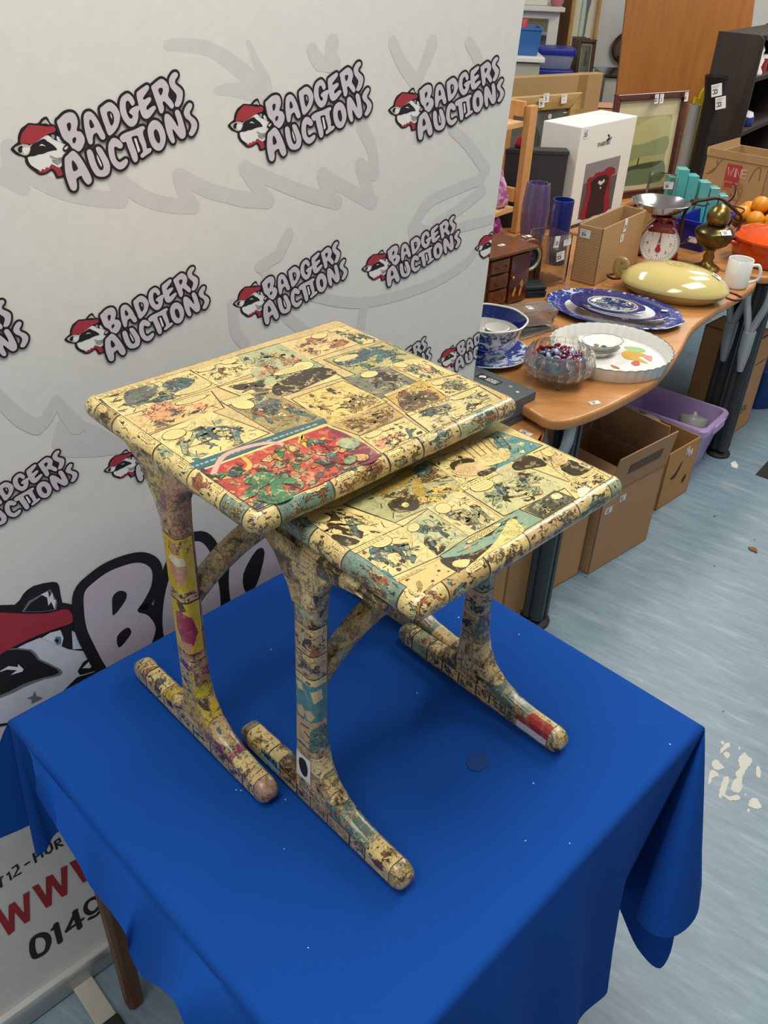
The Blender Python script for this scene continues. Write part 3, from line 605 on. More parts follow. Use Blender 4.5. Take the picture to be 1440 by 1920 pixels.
pinned('FL', 1, AT(-45, 1592, .535)); pinned('LN', 0, AT(0, 1572, .53)); pinned('LN', 0, AT(52, 1549, .53)); pinned('LN', .0, AT(92, 1523, .535))
pinned('LN', .01, AT(74, 1550, .49)); pinned('LN', .015, AT(66, 1600, .47)); pinned('LN', .02, AT(86, 1595, .475)); pinned('LN', .03, AT(106, 1562, .5))
q = TP(-HX + .05, HY - .06); pinned('LN', .04, (q.x, q.y, .55))
for t, (a, b) in ((.10, (70, 1478)), (.2, (106, 1551)), (.29, (144, 1613)), (.35, (168, 1660)), (.42, (207, 1709)), (.48, (236, 1753)), (.53, (243, 1790)), (.58, (268, 1833)), (.65, (307, 1858)), (.73, (346, 1922))):
    pinned('LN', t, AP(a, b, edge('LN', 0) + OUT['LN'] * (.022 + .03 * t), tu))
skirt('LN', .84, .06, .52); skirt('LN', .95, .06, .46)
ctl = [tuple(a) + tuple(b) for a, b in cols]; cc = catmull(ctl, 5)
def corner_in(p, ins):                       # edge point pulled in a little, corners rounded
    d = p - TC; x, y = d.dot(tu), d.dot(tv); x = max(-HX + ins, min(HX - ins, x)); y = max(-HY + ins, min(HY - ins, y)); return TP(x, y)
mb = MB(); NS = 14; grid = []
rn = 0.012
for c in cc:
    p = corner_in(Vector((c[0], c[1], 0)), 0.0); h = Vector(c[3:6]); d = Vector((h.x - p.x, h.y - p.y, 0)); ins = corner_in(p, rn)
    o = (p - ins); on = o.normalized() if o.length > 1e-6 else Vector((0, 0, 0)); column = []
    for k in range(5):
        a = PI / 2 * k / 4; column.append(ins + o * math.sin(a) * 1.0 + Vector((0, 0, TZ - rn + rn * math.cos(a))))
    st = column[-1]
    for k in range(1, NS + 1):
        s = k / NS; z = st.z + (h.z - st.z) * s; e = s ** 0.85
        column.append(Vector((st.x + (h.x - st.x) * e, st.y + (h.y - st.y) * e, z)))
    grid.append(column)
ids = [[mb.V(p) for p in c] for c in grid]; n = len(ids)
for i in range(n):
    for k in range(len(ids[0]) - 1): mb.face((ids[i][k], ids[i][k + 1], ids[(i + 1) % n][k + 1], ids[(i + 1) % n][k]))
ctr = mb.V(TP(0, 0, TZ))
for i in range(n): mb.face((ids[i][0], ids[(i + 1) % n][0], ctr))
ck = Ink(mb, lambda x, y: AT(x, y, TZ), (0, 0, 1), 1, 0.0006)
random.seed(3)
for x, y in ((508, 1218), (575, 1286), (860, 1158), (973, 1190), (782, 1300), (1256, 1396), (1000, 1469), (985, 1577), (1068, 1582), (535, 1500), (443, 1482), (578, 1778), (533, 1593), (452, 1483)): ck.disc(x, y, random.uniform(1.2, 2.2), C('#b9c6dc'), 1, ry=1.1, rot=random.random(), n=6)
ck.blob([(880,1418),(905,1412),(915,1430),(900,1446),(878,1440)], C('#0f3d80'), 1)
cloth = mb.build('tablecloth', [felt(), print_mat('cloth_marks', 0.95)], None, smooth=50); tag(cloth, 'plain royal blue felt cloth draped over the square table, corners hanging in folds', 'tablecloth')
# ================================================================== NEST OF TWO DECOUPAGED TABLES
NY = 0.7906; NC = Vector((-0.0975, 0.8925, TZ + 0.0012)); nu = Vector((math.cos(NY), math.sin(NY), 0)); nv = Vector((-nu.y, nu.x, 0))
def NL(px, py, z):                        # picture point on the level plane z (above the cloth), in the tables' own frame
    d = AT(px, py, NC.z + z) - NC; return (d.dot(nu), d.dot(nv))
CM_TOP = comic_mat('newsprint_edge', 'XY', 0.05, 0.25); CM_LEG = comic_mat('newsprint_leg', 'YZ', 0.042, 0.3)
CM_COL = comic_mat('coloured_newsprint_leg', 'YZ', 0.04, 0.3, ['#d9c184', '#c9a878', '#d8b81c', '#b9876a', '#d9c184', '#8a2f5c', '#7f9a9a', '#d8bf82', '#c9b020', '#6b7a80', '#b08a78', '#cbb27a'])
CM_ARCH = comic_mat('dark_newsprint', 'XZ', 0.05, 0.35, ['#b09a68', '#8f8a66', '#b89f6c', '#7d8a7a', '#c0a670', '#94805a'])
COMIC = print_mat('comic_paper', 0.28, 0.35, True, 1.0)
CREAM = C('#e0c985'); TAN = C('#cdb277'); TEAL = C('#3f6f6c'); SAGE = C('#93a17c'); SAGE2 = C('#aab184'); OCHRE = C('#a98443'); RUST = C('#9c5a35'); DARK = C('#221c15'); SALM = C('#d99567'); BLUE = C('#3a5c63'); PINK = C('#c9866f'); GOLD = C('#cfae4e'); SLATE = C('#5c6660'); BRN = C('#6b5233')
def A(c, a): return (*c[:3], a)
class Mosaic(Ink):
    """drawing laid over a curved skin as small coloured tiles; F maps (s, t) to 3D just above the skin"""
    def __init__(s, F, cell=0.0009): s.F = F; s.cell = cell; s.g = {}; s.lim = None
    def fill(s, pts, c, L=1):
        k = s.cell; ys = [p[1] for p in pts]; n = len(pts)
        for j in range(math.floor(min(ys) / k), math.floor(max(ys) / k) + 1):
            y = (j + .5) * k; xs = []
            for i in range(n):
                (x0, y0), (x1, y1) = pts[i - 1], pts[i]
                if (y0 > y) != (y1 > y): xs.append(x0 + (x1 - x0) * (y - y0) / (y1 - y0))
            xs.sort()
            for a, b in zip(xs[::2], xs[1::2]):
                for i in range(math.ceil(a / k - .5), math.floor(b / k - .5) + 1):
                    if (i, j) not in s.g or s.g[(i, j)][0] <= L: s.g[(i, j)] = (L, c)
    def disc(s, x, y, r, c, L=1, ry=None, rot=0, n=14):
        ry = ry or r; s.fill([(x + r * math.cos(2 * PI * i / n), y + ry * math.sin(2 * PI * i / n)) for i in range(n)], c, L)
    def stroke(s, pts, r, c, L=1, closed=False, n=8, caps=True):
        rr = r if isinstance(r, (list, tuple)) else [r] * len(pts)
        for (a, b), (ra, rb) in zip(zip(pts, pts[1:]), zip(rr, rr[1:])):
            d = math.dist(a, b)
            if d < 1e-6: continue
            nx, ny = -(b[1] - a[1]) / d, (b[0] - a[0]) / d; ra, rb = max(ra, .0004), max(rb, .0004)
            s.fill([(a[0] + nx * ra, a[1] + ny * ra), (a[0] - nx * ra, a[1] - ny * ra), (b[0] - nx * rb, b[1] - ny * rb), (b[0] + nx * rb, b[1] + ny * rb)], c, L)
        if caps and rr[0] > .001:
            for p, q in zip(pts, rr): s.disc(p[0], p[1], q, c, L)
    def emit(s, mb, m, s0, s1, t0, t1):
        vid = {}; k = s.cell
        def v(i, j):
            if (i, j) not in vid: vid[(i, j)] = mb.V(s.F(i * k, j * k))
            return vid[(i, j)]
        for (i, j), (L, c) in s.g.items():
            if s0 <= (i + .5) * k <= s1 and t0 <= (j + .5) * k <= t1: mb.face((v(i, j), v(i + 1, j), v(i + 1, j + 1), v(i, j + 1)), m, c)
def comic_panel(ik, q, bg, accents, seed, figs=2, balloons=1, shadow=1, hatch=1, ink=0.6, caption=False):
    """one frame of a comic page: border, ground tone, figures in blocks of colour with ink shadow, speech balloons"""
    ik.base = getattr(ik, "base", 0) + .11
    rn = random.Random(seed); a, b, c, d = q            # corners in order
    def M(s, t): return tuple((a[i] * (1 - s) + b[i] * s) * (1 - t) + (d[i] * (1 - s) + c[i] * s) * t for i in (0, 1))
    w_ = math.dist(a, b); h_ = math.dist(a, d); 
    def sm(p, r, cc, L, cl=False, n=3):
        ik.stroke([M(*x) for x in p], r, cc, L, cl, 6)
    def clampM(pts): return [M(min(.97, max(.03, x)), min(.97, max(.03, y))) for x, y in pts]
    bx_, by_ = (.0011 / w_, .0011 / h_) if isinstance(ik, Mosaic) else (.004, .005)
    ik.fill([M(-.012, -.014), M(1.012, -.014), M(1.012, 1.014), M(-.012, 1.014)], A(DARK, 0), 1)
    ik.fill([M(bx_, by_), M(1 - bx_, by_), M(1 - bx_, 1 - by_), M(bx_, 1 - by_)], A(bg, ink * .55), 2)
    asp = w_ / max(h_, 1e-6)
    def irregular(cx, cy, rx, ry, n=11, j=.35):
        rot = rn.random() * PI
        out = []
        for k in range(n):
            an = 2 * PI * k / n; rr = 1 + rn.uniform(-j, j); x, y = rx * rr * math.cos(an), ry * rr * math.sin(an)
            out.append((cx + x * math.cos(rot) - y * math.sin(rot), cy + (x * math.sin(rot) + y * math.cos(rot))))
        return out
    for k in range(shadow):                           # landscape masses
        cc = rn.choice(accents + [bg]); p = irregular(rn.uniform(.15, .85), rn.uniform(.2, .85), rn.uniform(.13, .3), rn.uniform(.09, .22), 15)
        ik.fill(clampM(catmull(p, 2)), A(cc, 1.0), 3)
    for k in range(hatch * 26):
        x, y = rn.uniform(.05, .9), rn.uniform(.1, .9); l = rn.uniform(.03, .16); an = rn.choice((.5, 2.2, .1, 1.4)) + rn.uniform(-.2, .2)
        sm([(x, y), (min(.97, max(.03, x + l * math.cos(an))), min(.97, max(.03, y + l * math.sin(an))))], rn.uniform(.00025, .0006), A(DARK, 0), 5)
    for k in range(5 + hatch * 9):                     # rocks, leaves, folds: small touches of tone
        ik.fill(clampM(irregular(rn.uniform(.06, .94), rn.uniform(.1, .94), rn.uniform(.015, .06), rn.uniform(.02, .07), 9, .55)), A(rn.choice(accents + [BRN, TAN, DARK]), ink), 4)
    nf = figs and figs + 1
    for k in range(nf):                                # figures: limbs, trunk, head, with black shade beside
        cx, cy = .12 + .76 * (k + rn.uniform(.25, .75)) / nf, rn.uniform(.34, .72); cc = rn.choice(accents); c2 = rn.choice(accents + [CREAM]); s = rn.uniform(.09, .19)
        lean = rn.uniform(-.6, .6); r0 = s * h_ * .15
        hip = (cx + lean * s, cy + s); limbs = [((cx, cy), (cx + rn.uniform(-.9, .9) * s / asp ** .5, cy + rn.uniform(-.5, .7) * s), (cx + rn.uniform(-1.6, 1.6) * s / asp ** .5, cy + rn.uniform(-.8, .9) * s)) for _ in range(2)]
        limbs += [(hip, (hip[0] + rn.uniform(-.6, .6) * s, hip[1] + .6 * s), (hip[0] + rn.uniform(-.9, .9) * s, hip[1] + 1.2 * s)) for _ in range(2)]
        cl = lambda p: (min(.95, max(.05, p[0])), min(.95, max(.06, p[1])))
        for lm in limbs:
            pts = [M(*cl(p)) for p in lm]
            ik.stroke(pts, [r0 * 1.1 + .0006, r0 * .95 + .0006, r0 * .6 + .0006], A(DARK, 0), 6, n=8); ik.stroke(pts, [r0 * 1.1, r0 * .95, r0 * .6], A(rn.choice((cc, c2)), ink * .9), 7, n=8)
        tr = [M(*cl((cx - lean * s * .3, cy - s * .3))), M(*cl(hip))]
        ik.stroke(tr, [r0 * 1.9 + .0006, r0 * 1.3 + .0006], A(DARK, 0), 8, n=10); ik.stroke(tr, [r0 * 1.9, r0 * 1.3], A(cc, ink), 9, n=10)
        hd = M(*cl((cx - lean * s * .7, cy - s * .85))); ik.disc(hd[0], hd[1], r0 * 1.05 + .0006, A(DARK, 0), 8); ik.disc(hd[0], hd[1], r0 * 1.05, A(PINK if rn.random() < .3 else CREAM, ink), 9)
        for _ in range(3): ik.fill(clampM(irregular(cx + rn.uniform(-1, 1) * s * .7, cy + rn.uniform(-.6, 1) * s, .022, .03, 9, .6)), A(DARK, 0), 10)
    for k in range(4): 
        ik.fill(clampM(irregular(rn.uniform(.08, .92), rn.uniform(.1, .92), rn.uniform(.02, .06), rn.uniform(.02, .07), 11, .6)), A(DARK, 0), 5)
    for k in range(balloons):
        bx, by = rn.choice(((.24, .16), (.74, .15), (.5, .14), (.78, .82), (.25, .2))); rx, ry = rn.uniform(.15, .22), rn.uniform(.1, .14)
        P = [M(*p) for p in [(min(.985, max(.015, bx + rx * math.cos(2 * PI * i / 16))), min(.985, max(.015, by + ry * math.sin(2 * PI * i / 16)))) for i in range(16)]]
        ctr = (sum(p[0] for p in P) / 16, sum(p[1] for p in P) / 16); big = [(ctr[0] + (p[0] - ctr[0]) * 1.06, ctr[1] + (p[1] - ctr[1]) * 1.09) for p in P]
        ik.fill(big, A(DARK, 0), 11); ik.fill(P, A(CREAM, .0), 12)
        lettering(ik, lambda x, y: M(bx + (x - .5) * rx * 1.5, by + (y - .5) * ry * 1.4), 3, rn, w_ * rx * 1.5)
    if caption:
        ik.fill([M(.0, .0), M(.62, .0), M(.62, .13), M(.0, .13)], A(DARK, 0), 11); ik.fill([M(.004, .006), M(.614, .006), M(.614, .122), M(.004, .122)], A(CREAM, 0), 12)
        lettering(ik, lambda x, y: M(.02 + x * .57, .015 + y * .1), 2, rn, w_ * .57)
def lettering(ik, M, rows, rn, wid):
    """lines of hand lettering too small to read: words as short pen marks"""
    for r in range(rows):
        x = rn.uniform(0, .12); y = (r + .5) / rows
        while x < .93:
            l = rn.uniform(.04, .13); e = min(.98, x + l)
            p, q = M(x, y), M(e, y); ik.stroke([p, q], wid * .012, A(BRN, 0), 13, caps=False); x = e + .035
TONE = [[CREAM, TAN, C('#d0b87c')], [TEAL, SAGE, OCHRE, DARK, BRN, TAN]]
def pages(mo, s0, s1, t0, t1, step, seed, ground=None, acc=None, along='s', figs=2):
    """run of pasted comic frames over a wrapped strip"""
    rn = random.Random(seed); ground = ground or [CREAM, TAN, C('#d0b87c'), CREAM, SAGE, C('#c3a878'), C('#67897c'), C('#b59a62')]; acc = acc or [TEAL, SAGE, OCHRE, DARK, BRN, SLATE, RUST]
    a, b = (s0, s1) if along == 's' else (t0, t1); p = a; k = 0
    while p < b - .004:
        e = min(b, p + rn.uniform(*step)); e = b if b - e < .012 else e
        q = [(p, t0), (e, t0), (e, t1), (p, t1)] if along == 's' else [(s0, e), (s1, e), (s1, p), (s0, p)]
        comic_panel(mo, q, rn.choice(ground), [rn.choice(acc) for _ in range(3)], seed * 31 + k, rn.choice((0, 1, figs)), rn.choice((0, 1, 1)), 2, 1, .6, caption=rn.random() < .25)
        p = e; k += 1
# ---- shared side frame: foot rail, post and bracket in one piece
def frame_outline(cv, L, ht, po=0.0):
    r = .0175; w = .0175; pc = cv + po; back = []; front = []
    arc = lambda sg: [(cv + sg * (L - r + r * math.cos(a)), r + r * math.sin(a)) for a in [-PI / 2 + PI * k / 6 for k in range(7)]]
    back = arc(1) + [(pc + .075, .035), (pc + .045, .0375), (pc + .031, .044), (pc + .0235, .055), (pc + .0195, .075), (pc + w, .11), (pc + w, .2), (pc + w, ht - .12), (pc + .020, ht - .088), (pc + .030, ht - .062), (pc + .05, ht - .034), (pc + .078, ht - .014), (pc + .10, ht - .006), (pc + .10, ht)]
    front = arc(-1) + [(pc - .115, .0355), (pc - .085, .040), (pc - .06, .049), (pc - .041, .064), (pc - .028, .086), (pc - .0205, .115), (pc - w, .155), (pc - w, .22), (pc - w, ht - .085), (pc - .0205, ht - .055), (pc - .031, ht - .035), (pc - .052, ht - .021), (pc - .09, ht - .014), (pc - .118, ht - .011), (pc - .12, ht)]
    return back + front[::-1]
def side_frame(name, parent, xb, xt, cv, L, ht, m, decals=None, po=0.0):
    t = .027
    def P(y, z, x): k = z / ht; return (xb + (xt - xb) * k + x, y, z)
    mb = MB(); out = frame_outline(cv, L, ht, po)
    mb.rprism(out, -t / 2, t / 2, .009, 5, 0, P)
    if decals: decals(dict(mb=mb, P=P, pc=cv + po, cv=cv, L=L, ht=ht, t=t))
    return mb.build(name, [m, COMIC, PRINT], parent, smooth=50)
def corner_path(w2, t, r, e=.0003):
    """walk round a squared post with rounded edges: outer face, front edge, front face; gives (x, y-offset from the back edge)"""
    def f(s):
        a, arc = w2 - r, PI / 2 * r
        if s < r: an = (s - r) / r * 1.2; return (-t / 2 + r - (r + e) * math.cos(an), -r - (r + e) * math.sin(an))
        if s <= a: return (-t / 2 - e, -s)
        if s <= a + arc: an = (s - a) / r; return (-t / 2 + r - (r + e) * math.cos(an), -(a + (r + e) * math.sin(an)))
        return (-t / 2 + r + (s - a - arc), -(w2 + e))
    return f
def post_wrap(f, z0, z1, seed, ground, acc, extra):
    cp = corner_path(.035, f['t'], .009); pc = f['pc']
    def F(s, z): x, y = cp(s); return f['P'](pc + .0175 + y, z, x)
    mo = Mosaic(F); S1 = .052
    pages(mo, 0, S1, z0, z1, (.032, .055), seed, ground, acc, 't')
    for h, p in extra: mo.fill(p, A(C(h), .25), 40)
    mo.emit(f['mb'], 1, -.001, S1, z0, z1)
def foot_wrap(f, seed, ground, acc, extra=()):
    t, r, e = f['t'], .009, .0003; cv, L, pc = f['cv'], f['L'], f['pc']; H = .0352
    def F(y, s):
        z1 = H - r - .0085
        if s < z1: return f['P'](y, .0085 + s, -t / 2 - e)
        if s < z1 + r * PI / 2: an = (s - z1) / r; return f['P'](y, H - r + (r + e) * math.sin(an), -t / 2 + r - (r + e) * math.cos(an))
        s2 = s - z1 - r * PI / 2
        if s2 < t - 2 * r: return f['P'](y, H + e, -t / 2 + r + s2)
        an = min(1.2, (s2 - t + 2 * r) / r); return f['P'](y, H - r + (r + e) * math.cos(an), t / 2 - r + (r + e) * math.sin(an))
    for y0, y1, smax in ((cv - L + .02, pc - .112, .046), (pc + .072, cv + L - .02, .046)):
        mo = Mosaic(F); pages(mo, y0, y1, 0, smax, (.03, .05), seed + int(y0 * 100) % 7, ground, acc, 's', 1)
        for h, p in extra: mo.fill(p, A(C(h), .2), 40)
        mo.emit(f['mb'], 1, y0, y1, 0, smax)
    mo = Mosaic(lambda y, s: f['P'](y, .0085 + s, -t / 2 - e)); pages(mo, pc - .112, pc + .072, 0, .021, (.025, .045), seed + 9, ground, acc, 's', 1)
    for h, p in extra: mo.fill(p, A(C(h), .2), 40)
    mo.emit(f['mb'], 1, pc - .112, pc + .072, 0, .021)
def rim_wrap(mb, cx, cy, hx, hy, z0, z1, seed):
    r = .0125; zm0, zm1 = z0 + r, z1 - r; e = .0003
    def prof(t):                                        # t runs from the top inwards edge down to the underside
        a1 = PI / 2 * r
        if t < a1: a = t / r; return ((r + e) * math.sin(a), zm1 + (r + e) * math.cos(a))
        t -= a1
        if t < zm1 - zm0: return (r + e, zm1 - t)
        a = (t - (zm1 - zm0)) / r; return ((r + e) * math.cos(a), zm0 - (r + e) * math.sin(a))
    T = .034
    c_ = .014; q_ = c_ * PI / 2; l1, l2 = 2 * (hy - c_), 2 * (hx - c_)
    def F(s, t):
        o, z = prof(t); k = c_ - r + o
        if s < q_: a = s / c_; return (cx - hx + c_ - k * math.sin(a), cy + hy - c_ + k * math.cos(a), z)
        s -= q_
        if s < l1: return (cx - hx + c_ - k, cy + hy - c_ - s, z)
        s -= l1
        if s < q_: a = s / c_; return (cx - hx + c_ - k * math.cos(a), cy - hy + c_ - k * math.sin(a), z)
        s -= q_
        if s < l2: return (cx - hx + c_ + s, cy - hy + c_ - k, z)
        a = (s - l2) / c_; return (cx + hx - c_ + k * math.sin(a), cy - hy + c_ - k * math.cos(a), z)
    S = 3 * q_ + l1 + l2; mo = Mosaic(F); pages(mo, 0, S, 0, T, (.035, .085), seed); mo.emit(mb, 1, 0, S, 0, T)
def arch_rail(parent, x0, x1, y, z0, rise, m):
    mb = MB(); rs = []; N = 16
    for i in range(N + 1):
        s = i / N; x = x0 + (x1 - x0) * s; zc = z0 + rise * (1 - abs(2 * s - 1) ** 2.6); h = .0145
        rs.append([(x, y - .009, zc - h), (x, y + .009, zc - h), (x, y + .0115, zc - h * .5), (x, y + .0115, zc + h * .5), (x, y + .009, zc + h), (x, y - .009, zc + h), (x, y - .0115, zc + h * .5), (x, y - .0115, zc - h * .5)])
    mb.rings(rs); return mb.build('arched_stretcher', m, parent, smooth=50)
# ---------------- the large table
big = thing('nesting_table', 'larger table covered in pasted comic pages, with a red scene at its front corner', 'table', NC, NY)
ZT = .4665; mb = MB(); mb.rprism(rrect(.1945, .164, .014, 6), ZT - .026, ZT, .0125, 6)
ik = Ink(mb, lambda x, y: (x, y, ZT), (0, 0, 1), 1, 0.00004)
kb = lambda p: [NL(*q, ZT) for q in K(p, 1.655, 130, 590)]
lim = lambda q: [(max(-.1835, min(.1835, x)), max(-.153, min(.153, y))) for x, y in q]
ik.fill(rrect(.184, .1535, .006), A(TAN, .35), 0.5)
BP_ = [([(62,262),(372,172),(462,222),(160,318)], CREAM, [SLATE, TEAL, SAGE], 2, 1), ([(160,318),(440,238),(480,290),(200,385)], C('#dcb878'), [SALM, SALM, SLATE], 2, 1), ([(200,392),(440,300),(620,368),(330,490)], CREAM, [TEAL, TEAL, BLUE, SAGE], 3, 1),
 ([(375,172),(520,128),(600,170),(462,222)], CREAM, [TAN, SAGE, BRN], 1, 2), ([(520,128),(650,90),(790,160),(600,225)], SAGE2, [SALM, PINK, OCHRE], 1, 1), ([(650,90),(800,50),(895,92),(745,140)], C('#e0c080'), [SALM, SALM, RUST], 1, 1), ([(800,50),(860,34),(975,80),(900,95)], CREAM, [BLUE, TEAL, BRN], 2, 1),
 ([(462,225),(745,145),(850,195),(590,275)], CREAM, [DARK, SLATE, DARK, TAN], 2, 1), ([(790,140),(975,85),(1090,130),(900,190)], C('#b0a868'), [TEAL, BLUE, TEAL], 1, 1), ([(470,270),(610,232),(790,322),(640,370)], C('#9b8a5a'), [TEAL, RUST, SLATE, OCHRE], 2, 1), ([(690,262),(850,205),(985,270),(810,345)], C('#dcc070'), [OCHRE, OCHRE, BRN], 2, 0),
 ([(850,198),(980,158),(1090,215),(960,262)], C('#6f705c'), [DARK, SLATE, SAGE], 1, 1), ([(975,250),(1100,200),(1170,258),(1045,305)], C('#caa64e'), [BRN, DARK, OCHRE, RUST], 2, 0), ([(985,155),(1095,128),(1215,180),(1100,205)], CREAM, [SAGE, PINK, TEAL], 2, 1), ([(1105,210),(1215,182),(1275,218),(1175,255)], CREAM, [GOLD, SAGE, BRN], 1, 1),
 ([(1045,308),(1270,222),(1378,280),(1160,385)], C('#d5c488'), [SAGE, TEAL, SLATE, SAGE2], 3, 1), ([(900,378),(1040,318),(1150,388),(995,445)], CREAM, [DARK, TEAL, SALM], 2, 1), ([(800,340),(985,275),(1040,315),(900,375)], C('#bd9f60'), [RUST, OCHRE, BRN], 2, 0)]
for i, (p, bg, ac, fg, bl) in enumerate(BP_): comic_panel(ik, lim(kb(p)), bg, ac, 100 + i, fg, bl, 2, 1, .8, caption=i % 3 == 0)
ik.fill(lim(kb([(95,258),(140,300),(120,330),(320,500),(300,510),(60,270)])), A(SLATE, 1), 2)
for p, c in (([(290,215),(340,195),(390,205),(350,235),(300,240)], BLUE), ([(170,245),(250,215),(280,235),(200,290)], SLATE), ([(225,300),(300,270),(330,300),(270,330)], SALM), ([(640,215),(760,165),(830,180),(760,215),(690,245),(640,250)], DARK), ([(820,140),(880,118),(950,122),(900,150),(840,158)], BLUE), ([(1000,215),(940,190),(990,180),(1010,240)], DARK), ([(1020,260),(1080,235),(1150,260),(1050,300)], BRN)): ik.blob(lim(kb(p)), A(c, 1.0), 6)
# blue strapline and the red scene
ik.fill(lim(kb([(322,482),(790,322),(800,334),(344,506)])), A(C('#1f5a66'), .0), 14)
a0, a1 = kb([(345,487), (780,337)]); rn_ = random.Random(4); s = 0.0
while s < .97:
    l = rn_.uniform(.015, .04); p = (a0[0] + (a1[0] - a0[0]) * s, a0[1] + (a1[1] - a0[1]) * s); q = (a0[0] + (a1[0] - a0[0]) * (s + l), a0[1] + (a1[1] - a0[1]) * (s + l)); ik.stroke([p, q], .0014, A(C('#8fb0a0'), 0), 15, caps=False); s += l + .012
ik.fill(lim(kb([(350,505),(800,340),(1000,452),(548,668)])), A(CREAM, .1), 14)
ik.fill(lim(kb([(356,508),(800,347),(990,452),(548,660)])), A(C('#b8232c'), .35), 15)
ik.blob(lim(kb([(358,510),(430,485),(450,560),(520,620),(545,655),(470,600)])), A(C('#4a1d33'), .3), 16)
ik.blob(lim(kb([(790,350),(860,372),(985,450),(900,470),(860,400)])), A(C('#7a2440'), .3), 16)
ik.blob(lim(kb([(500,470),(600,420),(720,400),(800,430),(840,490),(700,560),(560,560),(480,520)])), A(C('#c24438'), .6), 16)
ik.stroke(catmull(lim(kb([(445,500),(480,440),(560,410),(640,400),(700,420)])), 4, False), .003, A(C('#d9a090'), .1), 17); ik.stroke(catmull(lim(kb([(455,510),(520,500),(560,470),(540,445)])), 4, False), .0025, A(GOLD, .3), 17)
ik.stroke(catmull(lim(kb([(715,400),(722,375),(735,410),(790,385)])), 4, False), .002, A(C('#e0b43c'), .1), 18)
rr = random.Random(11)
REDC = [C('#2f7a48'), C('#2f7a48'), C('#2a5f66'), C('#b08a30'), DARK, C('#27405e'), C('#d0a060'), C('#6d1f30'), C('#8a9a70'), C('#c98b60'), DARK, C('#3d8a60'), C('#8c1a24')]
def rq(s, t):                                           # point of the red scene
    a, b, c, d = kb([(356,508),(800,347),(990,452),(548,660)]); return tuple((a[i] * (1 - s) + b[i] * s) * (1 - t) + (d[i] * (1 - s) + c[i] * s) * t for i in (0, 1))
for k in range(150):
    s, t = rr.uniform(.06, .94), rr.uniform(.1, .92); cc = rr.choice(REDC); n = 9; rad = rr.uniform(.0025, .0085); an = rr.random() * PI; el = rr.uniform(.35, 1)
    p = rq(s, t); pts = []
    for j in range(n):
        u = 2 * PI * j / n; r_ = rad * rr.uniform(.55, 1.3); x, y = r_ * math.cos(u), r_ * math.sin(u) * el; pts.append((p[0] + x * math.cos(an) - y * math.sin(an), p[1] + x * math.sin(an) + y * math.cos(an)))
    pts = lim(pts)
    ik.fill([(p[0] + (x - p[0]) * 1.16, p[1] + (y - p[1]) * 1.16) for x, y in pts], A(DARK, 0), 19 + (k % 7) * 2); ik.fill(pts, A(cc, .75), 20 + (k % 7) * 2)
for p in ([(560,560),(590,530),(640,515),(690,520)], [(640,520),(650,560),(690,575)], [(640,515),(600,500),(560,520)], [(690,575),(640,580),(600,572)]): ik.stroke(catmull(lim(kb(p)), 3, False), .0058, A(C('#2f7a50'), .8), 36)
ik.blob(lim(kb([(600,600),(680,575),(760,600),(700,640),(620,650)])), A(C('#2a5f70'), .6), 17); ik.blob(lim(kb([(490,610),(540,600),(600,640),(560,660),(548,650)])), A(C('#27405e'), .6), 17)
ik.disc(*kb([(868,402)])[0], .012, A(C('#8fa080'), .5), 34); ik.stroke(lim(kb([(548,664),(1000,452)])), .0022, A(C('#77675a'), .6), 16, caps=False)
rim_wrap(mb, 0, 0, .1945, .164, ZT - .026, ZT, 55)
mb.build('table_top', [CM_TOP, COMIC], big, smooth=50)
def big_decals(f):
    post_wrap(f, .112, f['ht'] - .1, 71, [C('#d6b81c'), CREAM, C('#cfae8a'), C('#d9bd30'), TAN], [C('#8e1f56'), PINK, C('#5c2a50'), TEAL, C('#c98a6a'), SLATE], [
        ('#d2b51a', [(.002, .318), (.05, .318), (.05, .262), (.002, .262)]), ('#c48f74', [(.014, .305), (.024, .312), (.038, .308), (.042, .292), (.034, .274), (.022, .274), (.014, .288)]), ('#e6dcc0', [(.012, .306), (.022, .316), (.038, .312), (.040, .302), (.026, .300)]),
        ('#d2b51a', [(.004, .245), (.05, .245), (.05, .165), (.004, .165)]), ('#9c1a48', [(.014, .225), (.026, .232), (.04, .222), (.046, .196), (.038, .178), (.022, .176), (.012, .198)]), ('#221a1a', [(.018, .243), (.03, .246), (.034, .234), (.024, .230)]), ('#c48f74', [(.022, .182), (.036, .182), (.034, .168), (.024, .170)])])
    foot_wrap(f, 81, [CREAM, C('#d6b81c'), C('#b9b19a'), PINK, TAN], [C('#6a2a52'), C('#c98a6a'), TEAL, DARK, SLATE])
side_frame('side_frame', big, -.166, -.166, .028, .157, ZT - .026, CM_COL, big_decals)
side_frame('side_frame', big, .203, .178, .028, .157, ZT - .026, CM_LEG)
arch_rail(big, -.157, .19, .028, .240, .06, CM_ARCH)
